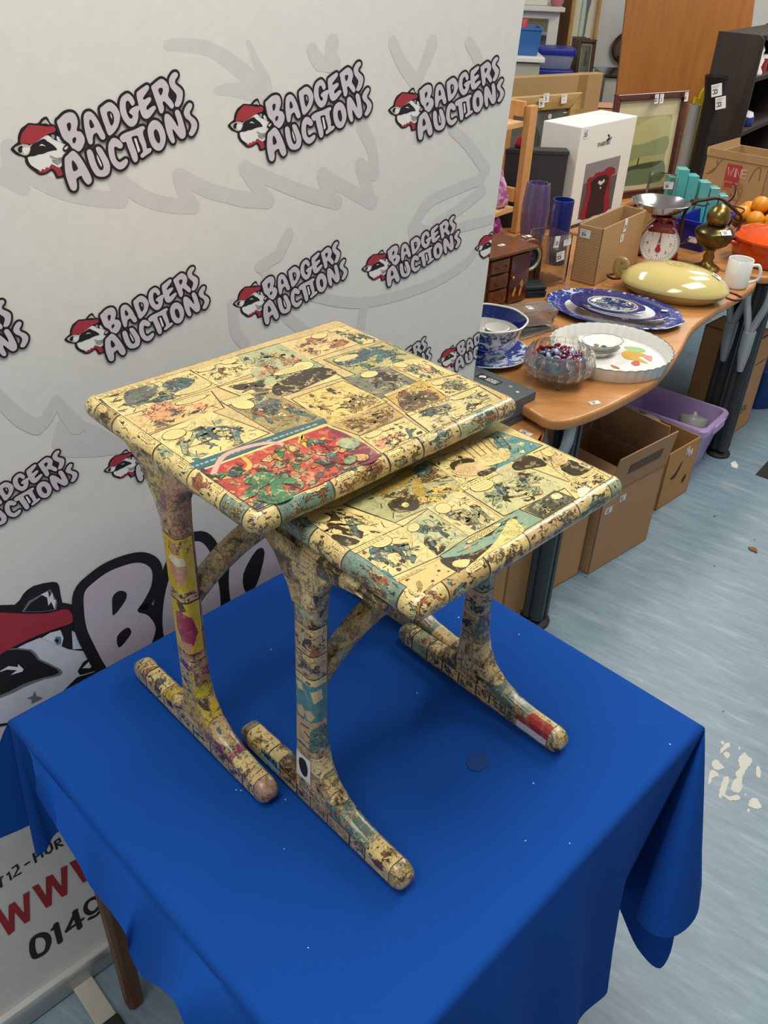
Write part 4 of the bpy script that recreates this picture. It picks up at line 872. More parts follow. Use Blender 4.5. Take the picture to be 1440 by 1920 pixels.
# ---------------- the small table
sml = thing('nesting_table', 'smaller table covered in pale comic pages, slid out in front from under the larger one', 'table', NC, NY)
ZS = .4265; SX = .0322; mb = MB(); mb.rprism(rrect(.1656, .1445, .014, 6, SX, -.1725), ZS - .026, ZS, .0125, 6)
ik = Ink(mb, lambda x, y: (x, y, ZS), (0, 0, 1), 1, 0.00004)
ks = lambda p: [NL(*q, ZS) for q in K(p, 2.0, 480, 780)]
lims = lambda q: [(max(SX - .1546, min(SX + .1546, x)), max(-.306, min(-.04, y))) for x, y in q]
ik.fill(rrect(.155, .134, .006, 5, SX, -.1725), A(CREAM, .3), 0.5)
SP_ = [([(60,410),(330,335),(550,412),(330,515)], CREAM, [TEAL, TAN, DARK], 2, 1), ([(330,330),(640,170),(830,262),(520,400)], C('#a9aa78'), [OCHRE, SAGE, BRN, GOLD], 1, 0), ([(650,165),(770,122),(900,205),(770,255)], CREAM, [TAN, TAN], 0, 1), ([(770,122),(905,58),(1075,110),(900,205)], C('#4f8f8e'), [CREAM, CREAM, TEAL], 0, 1), ([(760,268),(960,170),(1190,255),(930,375)], C('#c9c48c'), [SAGE, SAGE, TEAL, DARK], 4, 1),
 ([(1040,140),(1105,112),(1262,192),(1180,245)], CREAM, [DARK, TAN, SLATE], 1, 1), ([(1150,262),(1262,195),(1388,262),(1240,335)], CREAM, [TAN, C('#e6dfc8'), BRN], 1, 1), ([(1005,350),(1120,278),(1250,335),(1150,420)], C('#46523f'), [DARK, SLATE, DARK, SAGE], 1, 0), ([(640,345),(760,275),(925,385),(800,450)], C('#dcc888'), [DARK, BLUE, SAGE], 2, 1), ([(545,420),(645,350),(800,450),(680,530)], C('#b9bb88'), [TEAL, BLUE, DARK], 1, 1),
 ([(335,515),(545,415),(690,525),(480,620)], CREAM, [TEAL, SAGE, SLATE], 2, 1), ([(690,525),(985,350),(1150,425),(830,620)], C('#7f9f84'), [SAGE2, SAGE], 0, 1), ([(480,640),(690,535),(830,625),(625,750)], C('#d9bd78'), [TAN], 0, 0)]
for i, (p, bg, ac, fg, bl) in enumerate(SP_): comic_panel(ik, lims(ks(p)), bg, ac, 300 + i, fg, bl, 2 if i not in (3, 11, 12) else 0, 1 if i != 12 else 0, .75 if i not in (11, 12) else .25, caption=i in (0, 4, 10, 12))
sb = lambda p, c, L=14, a=.5: ik.blob(lims(ks(p)), A(c, a), L)
for p, c in (([(730,190),(755,168),(800,165),(850,185),(870,210),(820,225),(770,225),(735,210)], C('#d9b982')), ([(728,195),(735,175),(790,160),(830,172),(790,178),(750,190),(745,205)], DARK), ([(830,215),(885,195),(900,205),(850,228)], DARK), ([(760,120),(850,85),(905,125),(800,160)], CREAM), ([(820,160),(930,120),(950,160),(860,190)], CREAM), ([(960,185),(1010,150),(1060,160),(1090,185),(1040,195),(980,205)], DARK), ([(1110,160),(1140,148),(1170,165),(1150,185),(1120,180)], C('#d9b982')), ([(1140,190),(1190,180),(1250,205),(1190,225)], DARK),
   ([(945,395),(970,388),(985,402),(1040,460),(900,520),(830,560),(900,470)], C('#e0cb80')), ([(690,540),(800,520),(890,480),(800,560),(800,600),(760,590)], DARK), ([(745,545),(800,540),(790,570),(740,565)], CREAM), ([(495,325),(590,300),(610,345),(530,362)], DARK), ([(545,335),(560,325),(575,335),(560,345)], C('#e6d080')), ([(430,290),(500,240),(570,190),(600,205),(560,260),(490,290),(460,300)], C('#a88c3c')), ([(580,250),(610,240),(640,290),(600,300)], C('#a88c3c')), ([(590,200),(640,180),(650,215),(610,225)], TEAL), ([(245,475),(300,445),(390,470),(300,505),(250,500)], DARK), ([(190,460),(215,400),(225,450),(215,480)], TEAL), ([(380,600),(420,580),(500,590),(480,640),(430,655)], C('#3f8088')), ([(600,630),(615,620),(625,640),(615,660)], C('#a08850')), ([(640,650),(665,630),(680,660),(660,670)], C('#a08850')), ([(1105,300),(1130,290),(1150,305),(1120,315)], C('#e0d8a0')), ([(1205,275),(1250,270),(1270,300),(1220,310)], C('#e8dfc0'))): sb(p, c)
for k in range(7): 
    p0, p1 = ks([(770 + k * 24, 118 - k * 8), (820 + k * 22, 158 - k * 7)]); ik.stroke([p0, p1], .0007, A(BRN, 0), 15)
rim_wrap(mb, SX, -.1725, .1656, .1445, ZS - .026, ZS, 57)
mb.build('table_top', [CM_TOP, COMIC], sml, smooth=50)
def sml_decals(f):
    post_wrap(f, .112, f['ht'] - .1, 72, None, None, [
        ('#4a8a8a', [(.001, .216), (.052, .216), (.052, .158), (.001, .158)]), ('#dcc78e', [(.006, .211), (.016, .213), (.019, .203), (.010, .200)]), ('#dcc78e', [(.030, .208), (.044, .210), (.046, .192), (.034, .190)]), ('#cdb277', [(.008, .172), (.016, .178), (.022, .170), (.018, .160), (.010, .160)]), ('#cdb277', [(.022, .174), (.030, .178), (.036, .168), (.030, .160), (.024, .162)]),
        ('#c7a873', [(.0, .156), (.054, .156), (.054, .115), (.0, .115)]), ('#2d2419', [(.012, .146), (.03, .150), (.028, .1475), (.014, .1435)]), ('#2d2419', [(.02, .138), (.04, .130), (.0385, .128), (.02, .1355)]), ('#2d2419', [(.008, .124), (.03, .121), (.046, .124), (.03, .1235)])])
    foot_wrap(f, 82, None, None)
    mb = f['mb']; F = f['P']; pc = f['pc']; ik = Ink(mb, lambda y, z: F(y, z, -.0135), (-1, 0, 0), 2, 0.0004)
    ik.fill([(pc + .012, .094), (pc - .014, .094), (pc - .014, .052), (pc + .012, .052)], C('#e4e2da'), 2); ik.blob([(pc + .006, .085), (pc - .004, .088), (pc - .009, .075), (pc - .006, .060), (pc + .002, .060), (pc + .007, .072)], BLACK, 3)
    y0 = f['cv'] + f['L']; ik.fill([(y0 - .052, .034), (y0 - .090, .034), (y0 - .090, .012), (y0 - .052, .012)], C('#7fb2cc'), 1); ik.text('MARVEL', y0 - .054, .024, -.0085, .0009, BLACK, 3, adv=.78, up=-1)
side_frame('side_frame', sml, SX - .156, SX - .152, -.1715, .1555, ZS - .026, CM_LEG, sml_decals, .017)
def sml_decals_r(f):
    post_wrap(f, .112, f['ht'] - .1, 73, [TAN, C('#b9a878'), SAGE, C('#a08c60')], None, [])
    y0 = f['cv'] - f['L']; foot_wrap(f, 83, None, None, [('#ac1f2d', [(y0 + .02, .012), (y0 + .075, .012), (y0 + .075, .036), (y0 + .02, .036)]), ('#dfe2e4', [(y0 + .022, .0), (y0 + .072, .0), (y0 + .072, .012), (y0 + .022, .012)])])
side_frame('side_frame', sml, .174, .170, -.1715, .1555, ZS - .026, CM_LEG, sml_decals_r, .017)
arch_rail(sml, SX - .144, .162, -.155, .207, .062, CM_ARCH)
# ================================================================== DESKS OF THE SALE ROOM BEHIND
DZ = 0.73; DE = Vector((0.616, 0.788, 0)); DN = Vector((-0.788, 0.616, 0))
beech = wood('beech_laminate', '#a9713c', '#c58c52', 3, 0.32, stretch=(2, 14, 2), rot=(0, 0, R(-52)))
castgrey = mat('grey_cast_metal', '#a9b3b5', 0.4, 0.2, var=0.05)
postgrey = mat('dark_grey_aluminium', '#3d4345', 0.45, 0.4, var=0.05)
blackp = mat('black_rubber', '#1c1d1d', 0.6)
def desk(label, outline, z, posts, th=0.028):
    o = thing('desk', label, 'desk', (outline[0][0], outline[0][1], 0)); ox, oy = outline[0]
    mb = MB(); mb.rprism([(x - ox, y - oy) for x, y in outline], z - th, z, 0.007, 3); mb.build('desk_top', beech, o, smooth=40)
    for (x, y), ang in posts:
        x -= ox; y -= oy
        M = Matrix.Translation((x, y, 0)) @ Matrix.Rotation(ang, 4, 'Z')
        mb = MB(M); pr = []
        for s in range(4):
            for a, b in ((.031, -.02), (.031, -.006), (.024, -.004), (.024, .004), (.031, .006), (.031, .02), (.026, .026)):
                for _ in range(s): a, b = -b, a
                pr.append((a, b))
        mb.rprism(pr, .025, z - .035, .002, 1); p = mb.build('leg_post', postgrey, o)
        mb = MB(M); mb.lathe([(.045, 0), (.046, .008), (.04, .013), (.013, .018), (.012, .03)], 20); mb.build('levelling_foot', blackp, p, smooth=40)
        mb = MB(M @ Matrix.Rotation(R(-90), 4, 'Z'))
        for sg in (-1, 1): mb.tube(catmull([(0.0, -.05, z - .22), (sg * .018, -.058, z - .15), (sg * .036, -.066, z - .085), (sg * .04, -.07, z - .029)], 4, False), [.016] * 8 + [.017] * 5, 10, flat=.8)
        mb.tube([(0, -.03, z - .36), (0, -.045, z - .28), (0, -.05, z - .2)], [.012, .022, .024], 12); mb.build('bracket', castgrey, p, smooth=50)
    return o
fe_px = [(1007,776),(1021,784),(1049,789),(1085,783),(1142,761),(1202,729),(1234,709),(1263,676),(1283,644),(1300,614),(1339,583),(1382,558),(1410,540),(1419,529),(1414,523)]
front = [tuple(AT(*p, DZ)[:2]) for p in fe_px]
end = Vector((front[-1][0], front[-1][1], 0)); b1 = end + DN * 0.76; b2 = Vector((front[0][0], front[0][1], 0)) + Vector((-.587, .81, 0)) * .85
out1 = catmull(front, 3, False) + [(b1.x, b1.y), (b2.x, b2.y)]
pA = AT(1001, 1163, 0); pB = AT(1346, 850, 0)
desk('beech-topped desk with wavy front edge, carrying the blue-and-white plates and yellow pan', out1, DZ, [((pA.x, pA.y), R(51)), ((pB.x, pB.y), R(51))])
e2 = end + DE * 0.03 - DN * 0.02; q = [e2 + DN * 0.78, e2 + DN * 0.06, e2 + DE * 0.02, e2 + DE * 0.08 - DN * 0.05, e2 + DE * 0.3 - DN * 0.09, e2 + DE * 1.1 - DN * 0.09, e2 + DE * 1.1 + DN * 0.6, e2 + DE * .3 + DN * .76]
desk('second beech desk beyond the white mug, under the orange casserole', [(p.x, p.y) for p in q], DZ, [((e2 + DE * 0.12 + DN * 0.08).to_tuple()[:2], R(51))])
r0 = b1 + DN * 0.03 - DE * 1.1; q = [r0, r0 + DE * 2.45, r0 + DE * 2.45 + DN * 0.55, r0 + DN * 0.55]
desk('rear beech desk behind, carrying the framed pictures and tall white box', [(p.x, p.y) for p in q], DZ - 0.002, [((r0 + DE * 2.2 + DN * 0.3).to_tuple()[:2], R(51))])
LZ = 0.685
lo = [AT(1000, 786, LZ), AT(1016, 788, LZ), AT(1023, 797, LZ), AT(1023, 810, LZ), AT(1010, 832, LZ)]
lo = [tuple(p[:2]) for p in lo]; pe = Vector((lo[-1][0], lo[-1][1], 0)); 
lo2 = catmull(lo[::-1], 3, False); lo2 = lo2 + [((Vector((*lo[0], 0)) + DN * .5).x, (Vector((*lo[0], 0)) + DN * .5).y), ((pe + DN * .5).x, (pe + DN * .5).y)]
desk('lower beech desk end with a lot label, under the dark grey box', lo2, LZ, [])
stk = sc.collection.objects[-1]
deskL = stk.parent; P = AT(985, 812, LZ) - deskL.location; sticker(deskL, (P.x, P.y, LZ), (.75, -.65, 0), (.65, .75, 0), .034, .02, '308')
d1 = [o for o in col.objects if o.name == 'desk'][0]; P = AT(1115, 755, DZ) - d1.location; sticker(d1, (P.x, P.y, DZ), (.75, .3, 0), (-.3, .75, 0), .028, .017, '315')

def place(A, B):                              # frame of an upright thing: from A to B along its front
    d = B - A; return (A.x, A.y, A.z), math.atan2(d.y, d.x), math.hypot(d.x, d.y)
card = mat('corrugated_card', '#b98f62', 0.85, var=0.1, vscale=9, bump=0.06, bscale=120)
carddk = mat('corrugated_card_brown', '#ab8560', 0.85, var=0.1, vscale=9)
cardin = mat('card_inside', '#8a6a48', 0.9, var=0.08)
def carton(label, N, Rp, depth, h, m=card, open_top=True, flaps=(), group=None, name='cardboard_box', cat='box', seam=True):
    loc, rz, W = place(N, Rp); o = thing(name, label, cat, loc, rz, group); t = .005; mb = MB()
    mb.box((W / 2, depth / 2, t / 2), (W, depth, t)); mb.box((W / 2, t / 2, h / 2), (W, t, h)); mb.box((W / 2, depth - t / 2, h / 2), (W, t, h)); mb.box((t / 2, depth / 2, h / 2), (t, depth, h)); mb.box((W - t / 2, depth / 2, h / 2), (t, depth, h))
    if not open_top: mb.box((W / 2, depth / 2, h - t / 2), (W, depth, t))
    if seam and not open_top: mb.box((W / 2, depth / 2, h + .0004), (W, .05, .0008), 1)
    mb.build('carton', [m, mat('parcel_tape', '#b89a6a', 0.35)], o, bevel=.0015)
    for side, ang, ln in flaps:                  # flap folded about a top edge; ang 0 = flat outwards, 90 = straight up
        a = R(ang); mb = MB()
        if side == 'f': pts = [(0.004, 0, h), (W - .004, 0, h)]; d = Vector((0, -math.cos(a), math.sin(a)))
        elif side == 'b': pts = [(W - .004, depth, h), (.004, depth, h)]; d = Vector((0, math.cos(a), math.sin(a)))
        elif side == 'l': pts = [(0, depth - .004, h), (0, .004, h)]; d = Vector((-math.cos(a), 0, math.sin(a)))
        else: pts = [(W, .004, h), (W, depth - .004, h)]; d = Vector((math.cos(a), 0, math.sin(a)))
        p0, p1 = Vector(pts[0]), Vector(pts[1]); e = (p1 - p0).normalized(); nn = e.cross(d) * .004
        f = [p0, p1, p1 + d * ln - e * .006, p0 + d * ln + e * .006]; mb.rings([f, [p + nn for p in f]]); mb.build('flap', m, o)
    return o
# ---- on the floor under the desks
BA, BB = AT(1102, 1078, 0), AT(1211, 1012, 0)
hh = ZAT(BB, 868)
bx = carton('large open cardboard box with upright flap, nearest on the floor under the desk', BA, BB, .30, hh, carddk, True, [('f', 82, .13), ('l', 150, .10), ('r', 95, .13), ('b', 100, .10)])
W1 = (BB - BA).length; fl_ = [c for c in bx.children if c.name.startswith('flap')][0]
mb = MB(); a_ = R(82); F = lambda x, y: Vector((x, -.0045 - math.cos(a_) * y, hh + math.sin(a_) * y)); k = Ink(mb, F, (0, -math.sin(a_), -math.cos(a_)))
k.rect(W1 * .25, .05, W1 * .8, .085, C('#4a3826'), 1); k.rect(W1 * .265, .053, W1 * .785, .082, C('#6b543c'), 3)
for i in range(24): k.rect(W1 * .27 + i * W1 * .0213, .055, W1 * .275 + i * W1 * .0213, .08, C('#564129'), 5)
mb.build('printed_panel', PRINT, fl_)
for x, zz, w_ in ((W1 * .33, hh - .05, .03), (W1 * .12, hh - .07, .035)): sticker(bx, (x, -.0005, zz), (1, 0, .0), (0, 0, 1), w_, .022, '402')
mb = MB(); mb.lathe([(.02, .0), (.09, .02), (.1, .05), (.098, .052), (.085, .022), (.0, .01)], 28); o = mb.build('china_dish', mat('grey_china', '#b9bdb4', 0.25)); o.location = bx.matrix_basis @ Vector((W1 * .2, .12, hh - .085)); o.rotation_euler = (0, R(30), 0); tag(o, 'pale china dish tucked upright inside the large open cardboard box', 'dish')
A, B = AT(1022, 1112, 0), AT(1087, 1074, 0)
b2x = carton('closed cardboard box with handwriting, left of the large open box', A, B - (B - A) * .06, .3, .36, card, False)
mb = MB(); k = Ink(mb, lambda x, y: (x, -.0006, y), (0, -1, 0)); k.text('THIS WAY', .05, .26, .017, .0011, BLACK, 1, .8); mb.build('handwriting', PRINT, b2x)
A, B = AT(938, 1168, 0), AT(985, 1142, 0); carton('plain cardboard box behind the dark desk post, beside the handwritten box', A, B, .25, .38, card, False)
A, B = AT(1226, 960, 0), AT(1287, 921, 0); hh3 = ZAT(B, 818)
b3 = carton('open fruit carton with punched hand holes, between open box and lilac crate', A + (B - A) * .05, B, .26, hh3, mat('fruit_carton', '#b58852', 0.8, var=0.1), True, [])
W3 = (B - A).length * .95; mb = MB(); k = Ink(mb, lambda x, y: (x, -.0006, y), (0, -1, 0)); HOLE = C('#2a1c12')
k.blob([(W3 * .22, hh3 * .50), (W3 * .36, hh3 * .56), (W3 * .52, hh3 * .72), (W3 * .5, hh3 * .62), (W3 * .38, hh3 * .47)], HOLE, 1); mb.build('hand_hole', PRINT, b3); mb = MB(); k = Ink(mb, lambda x, y: (x, -.0006, y), (0, -1, 0)); k.disc(W3 * .74, hh3 * .33, W3 * .055, HOLE, 1, ry=W3 * .085, rot=-.5); mb.build('hand_hole', PRINT, b3)
sticker(b3, (W3 * .62, -.001, hh3 - .03), (1, 0, .2), (-.2, 0, 1), .022, .028, '41'); sticker(b3, (W3 * .72, -.0016, hh3 - .045), (1, 0, .2), (-.2, 0, 1), .026, .022, '12')
# lilac crate
lil = mat('lilac_plastic', '#b9a0d2', 0.4, var=0.03)
Rc = AT(1337, 858, 0); zc = ZAT(Rc + Vector((.03, 0, 0)), 770); A = Rc - DE * .22
o = thing('storage_crate', 'lilac plastic crate on the floor beyond the fruit carton', 'crate', (A.x, A.y, 0), math.atan2(DE.y, DE.x)); W, D_, h = .22, .36, zc; mb = MB()
def rr_at(ins, z): return [(x, y, z) for x, y in rrect(W / 2 - ins, D_ / 2 - ins, .03, 5, W / 2, D_ / 2)]
mb.rings([rr_at(.03, .004), rr_at(.028, 0), rr_at(.0, h - .03), rr_at(-.012, h - .03), rr_at(-.014, h - .006), rr_at(-.010, h), rr_at(.003, h), rr_at(.004, h - .03), rr_at(.033, .008)], caps=(True, True)); mb.build('crate_body', lil, o, smooth=40)
mb = MB(); mb.rings([[(x, y, z) for x, y in ((W * .28, -.012), (W * .72, -.012), (W * .72, -.022), (W * .28, -.022))] for z in (h - .035, h - .002)]); mb.build('grip', lil, o, bevel=.003)
galv = mat('dull_enamel', '#a9aaa4', 0.35, 0.2)
for q, rr_, rx, ry, lb in ((b3.matrix_basis @ Vector((W3 * .55, .17, hh3 - .03)), .062, 35, 20, 'dull grey pan lid propped in the open fruit carton'), (o.matrix_basis @ Vector((.09, .075, h - .05)), .055, -20, 8, 'dull grey pan lid inside the lilac crate by its front rim')):
    mb = MB(); mb.lathe([(rr_, 0), (rr_, .03), (rr_ * .96, .04), (rr_ * .2, .048), (rr_ * .12, .06), (0, .061)], 26); p = mb.build('pan_lid', galv, None, smooth=40); p.location = q; p.rotation_euler = (R(rx), R(ry), 0); tag(p, lb, 'lid')
# tall carton and blue bag by the far post, brown carton in the dark
A, B = AT(1368, 817, 0), AT(1401, 794, 0); b5 = carton('tall cardboard carton with line markings, behind the far desk post', A, B, .22, ZAT(A, 640) if ZAT(A, 640) < .66 else .64, card, False)
W5 = (B - A).length; mb = MB(); k = Ink(mb, lambda x, y: (x, -.0006, y), (0, -1, 0)); k.text('514', W5 * .25, .09, .03, .002, BLACK, 1, .8); k.rect(W5 * .3, .3, W5 * .9, .304, INKC, 1); k.rect(W5 * .3, .42, W5 * .9, .424, INKC, 1); mb.build('handwriting', PRINT, b5); sticker(b5, (W5 * .6, -.001, .5), (1, 0, 0), (0, 0, 1), .04, .03, '27')
A = Vector((1.02, 3.12, 0)) + DN * .26; B = A + DE * .42; carton('big brown carton in the shadow under the wavy desk', A, B, .3, .5, carddk, False)
A = AT(1402, 795, 0); A2 = A + Vector((.05, .10, 0)); B = A2 + Vector((.42, .12, 0)); loc, rz, W = place(A2, B)
o = thing('storage_box', 'dark blue plastic box with purple handle at the right edge', 'box', loc, rz); mb = MB(); mb.rings([[(x, y, z) for x, y in rrect(W / 2 - i, .15 - i, .03, 4, W / 2, .15)] for z, i in ((0, .03), (.02, .02), (.16, .005), (.17, 0), (.19, 0), (.195, .005))]); mb.build('box_body', mat('dark_blue_plastic', '#123a7a', 0.4), o, smooth=40)
mb = MB(); mb.tube(catmull([(W * .3, .0, .19), (W * .3, -.02, .25), (W * .5, -.02, .29), (W * .7, -.02, .25), (W * .7, 0, .19)], 5, False), .012, 8); mb.build('handle', mat('purple_plastic', '#5a2f8a', 0.4), o, smooth=60)
m0 = AT(1417, 889, .003); q = [m0, m0 - DN * .9, m0 - DN * .9 + DE * .6, m0 + DE * .6]
mb = MB(); mb.rings([[p - Vector((0, 0, .003)) for p in q], q]); tag(mb.build('door_mat', mat('dark_mat', '#2c2d2b', 0.95)), 'dark ribbed floor mat corner at the right edge of the floor', 'mat')
mb = MB(); q = [AT(*p, .0012) for p in ((1370, 868), (1378, 864), (1384, 872), (1382, 878), (1372, 875))]; mb.rings([[p - Vector((0, 0, .0009)) for p in q[::-1]], q[::-1]]); tag(mb.build('paper_scrap', mat('white_paper', '#e4e4dc', 0.8)), 'small white paper scrap lying on the floor near the far post', 'scrap')
random.seed(8); mb = MB(); c0 = AT(1412, 1031, .0); pts = [(c0.x + .022 * random.uniform(.4, 1.1) * math.cos(a * .57), c0.y + .022 * random.uniform(.4, 1.1) * math.sin(a * .57)) for a in range(11)]; mb.rprism(pts, .0005, .005, .002, 2); tag(mb.build('dry_leaf', mat('dry_leaf_brown', '#8a5a32', 0.8, var=.3, vscale=90)), 'small crumpled brown dry leaf on the open floor', 'leaf')
mb = MB(); A, B = AT(950, 1150, 0), AT(962, 1143, 0); 

# ================================================================== ON THE LOWER DESK: grey box
tz = ZAT(AT(1002, 781, LZ), 734); N = AT(1006, 733, tz); Lp = AT(878, 679, tz); d = (Lp - N); d.z = 0
loc, rz, W = place(Vector((Lp.x, Lp.y, LZ)), Vector((N.x, N.y, LZ)))
# box seen along its right end: local x runs from the banner to the near right corner
o = thing('presentation_box', 'dark grey lidded box with small black label, in front of the banner edge', 'box', loc, rz)
hb = tz - LZ; grey = mat('charcoal_board', '#4b5254', 0.6, var=0.05)
mb = MB(); mb.box((W / 2, -.075, hb * .34), (W - .004, .146, hb * .68)); mb.build('box_base', grey, o, bevel=.002)
mb = MB(); mb.box((W / 2, -.075, hb * .66), (W, .15, hb * .68)); lid = mb.build('lid', mat('charcoal_lid', '#50585a', 0.55, var=0.05), o, bevel=.002)
mb = MB(); k = Ink(mb, lambda x, y: (x, y, hb), (0, 0, 1)); x0, x1 = W * .30, W * .62; k.rect(x0, -.055, x1, -.025, BLACK, 3)
k.blob([(x0 + .008, -.04), (x0 + .018, -.031), (x0 + .026, -.04), (x0 + .018, -.044), (x0 + .012, -.05)], C('#e0e0da'), 5); k.text('LONDON', x0 + .032, -.040, .008, .0008, C('#d8d8d2'), 5, .75); k.text('POTTERY', x0 + .032, -.050, .007, .0007, C('#d8d8d2'), 5, .75); k.disc(W * .74, -.03, .005, C('#8fae8a'), 3); k.rect(W * .86, -.045, W * .895, -.037, C('#cfd2cc'), 3); mb.build('label', PRINT, lid)
# ================================================================== CHINA AND GLASS ON THE WAVY DESK
def willow(name, base='#dfe3e4', s=1.0, dens=.5, blue='#1e3a86', mid='#5a76b4'):
    if name in MATS: return MATS[name]
    m = bpy.data.materials.new(name); t = NT(m); v = t.obj(); n = t.noise(v, 34 * s, 5, .62, 1.6); n2 = t.noise(v, 11 * s, 2)
    f = t.math('ADD', t.math('MULTIPLY', n.outputs[0], .72), t.math('MULTIPLY', n2.outputs[0], .28))
    a = dens; t.link(t.ramp(f, [(0, C(blue)), (a - .05, C(blue)), (a, C(mid)), (a + .035, C(base)), (1, C(base))]), t.bsdf.inputs['Base Color'])
    t.bsdf.inputs['Roughness'].default_value = .12; t.bsdf.inputs['Coat Weight'].default_value = .4; MATS[name] = m; return m
china = mat('white_china', '#e6e6e0', 0.12, var=.02, coat=.5); cream_ch = mat('cream_china', '#d9d8cb', 0.15, var=.02, coat=.4)
wil = willow('willow_print', s=1.3, dens=.5); dkblue = willow('dark_blue_print', s=2.2, dens=.62, blue='#13256a', mid='#34509c'); flow = willow('flow_blue_print', s=.9, dens=.55, blue='#1c3488', mid='#4a67b2')
S0 = AT(908, 668, DZ)
sau = thing('saucer_plate', 'blue willow-pattern plate under the large blue and white bowl', 'plate', S0); mb = MB(); mb.lathe([(0, 0), (.06, 0), (.065, .006), (.118, .018), (.12, .021), (.116, .021), (.066, .010), (0, .008)], 48); mb.build('plate', flow, sau, smooth=60)
mb = MB(); rim = [(.12 * math.cos(2 * PI * i / 48), .12 * math.sin(2 * PI * i / 48), .0205) for i in range(48)]; mb.tube(rim, .0016, 6, closed=True); mb.build('rim', china, sau, smooth=60)
bo = thing('china_bowl', 'large blue and white willow-pattern bowl standing on its plate beside the banner', 'bowl', (S0.x, S0.y, DZ + .0095))
octw = lambda a, r, z: 1 + .012 * math.cos(8 * a) * min(1, z / .05)
mb = MB(); mb.lathe([(.044, 0), (.05, 0), (.05, .008), (.047, .012), (.066, .022), (.084, .045), (.09, .068), (.098, .09), (.104, .1)], 48, wob=octw, caps=(True, False)); mb.build('bowl_body', wil, bo, smooth=60)
mb = MB(); mb.lathe([(.102, .1), (.093, .083), (.086, .068)], 48, wob=octw, caps=(False, False)); mb.build('inner_border', dkblue, bo, smooth=60)
mb = MB(); mb.lathe([(.086, .068), (.08, .048), (.06, .026), (.03, .02), (0, .019)], 48, wob=octw, caps=(False, True)); mb.build('inside', cream_ch, bo, smooth=60)
mb = MB(); mb.tube([(.103 * octw(a, 0, 1) * math.cos(a), .103 * octw(a, 0, 1) * math.sin(a), .1) for a in [2 * PI * i / 48 for i in range(48)]], .0028, 8, closed=True); mb.build('rim', china, bo, smooth=60)
cu = thing('small_cup', 'tiny white cup with dark blue band, inside the large willow bowl', 'cup', (S0.x + .025, S0.y - .005, DZ + .0095 + .0200)); mb = MB(); mb.lathe([(.02, 0), (.024, .004), (.03, .03), (.033, .058), (.031, .059), (.028, .04), (.018, .008), (0, .006)], 28); mb.build('cup_body', china, cu, smooth=60)
mb = MB(); mb.lathe([(.0322, .046), (.0332, .055)], 28, caps=(False, False)); mb.lathe([(.0308, .036), (.0312, .04)], 28, caps=(False, False)); mb.build('band', mat('navy_glaze', '#232f55', .2), cu, smooth=60)
def glass(name, tint='#ffffff', rough=0.02, ior=1.45, dens=0.0):
    if name in MATS: return MATS[name]
    m = bpy.data.materials.new(name); t = NT(m); b = t.bsdf; b.inputs['Base Color'].default_value = C(tint); b.inputs['Transmission Weight'].default_value = .93 if name == 'cut_glass' else 1; b.inputs['Roughness'].default_value = rough; b.inputs['IOR'].default_value = ior
    n = t.noise(t.obj(), 30, 2); t.link(t.mix(n.outputs[0], C(tint), tuple(x * .93 for x in C(tint)[:3]) + (1,)), b.inputs['Base Color']); MATS[name] = m; return m
clear = glass('clear_glass', '#f2f4f2', .02); cut = glass('cut_glass', '#f3efea', .12, 1.35)
def crystal(label, px, z0, h, name, cat, lid=True):
    pts = [AT(*p, z0 + h) for p in px]; c = sum(pts, Vector()) / len(pts); d = pts[1] - pts[0]; rz = math.atan2(d.y, d.x); W = (d.length + (pts[2] - pts[3]).length) / 2; D = ((pts[2] - pts[1]).length + (pts[3] - pts[0]).length) / 2
    o = thing(name, label, cat, (c.x, c.y, z0), rz); mb = MB(); n = 22
    def ring(i, z, amp): 
        q = []
        for k, (x, y) in enumerate(rrect(W / 2 - i, D / 2 - i, .012, 9)): q.append((x * (1 + amp * (k % 2)), y * (1 + amp * (k % 2)), z))
        return q
    rs = [ring(.012, 0, 0)] + [ring(.006 - .006 * j / 6, h * (j + .5) / 7, .05 if j % 2 else -.02) for j in range(6)] + [ring(0, h, .05), ring(.006, h, .03), ring(.012, .006, 0)]; mb.rings(rs); mb.build('dish_body', cut, o)
    if lid:
        mb = MB(); mb.rprism(rrect(W / 2 - .007, D / 2 - .007, .008), h - .004, h + .002, .002); l = mb.build('lid', cut, o); sticker(l, (W * .08, -D * .05, h + .0025), (1, 0, 0), (0, 1, 0), .026, .016, '318')
    return o
crystal('small lidded cut-glass box with scalloped rim, beside the blue willow bowl', [(951,576),(980,597),(1045,574),(1002,560)], DZ + .012, .045, 'glass_box', 'box')
crystal('flat cut-glass tray under the lidded glass box', [(925,618),(970,640),(1042,610),(1000,592)], DZ, .011, 'glass_tray', 'tray', False)
A, B = AT(985, 560, DZ), AT(1024, 558, DZ); loc, rz, W = place(A, B); o = thing('glasses_case', 'small low black case between the cabinet and the blue platter', 'case', loc, rz); mb = MB(); mb.box((W / 2, .035, .012), (W, .07, .024)); mb.build('case_body', mat('dark_leather', '#1d2428', .4), o, bevel=.006); mb = MB(); mb.box((W / 2, .035, .031), (W, .07, .012)); mb.build('lid', mat('dark_leather_lid', '#232c30', .35), o, bevel=.005)
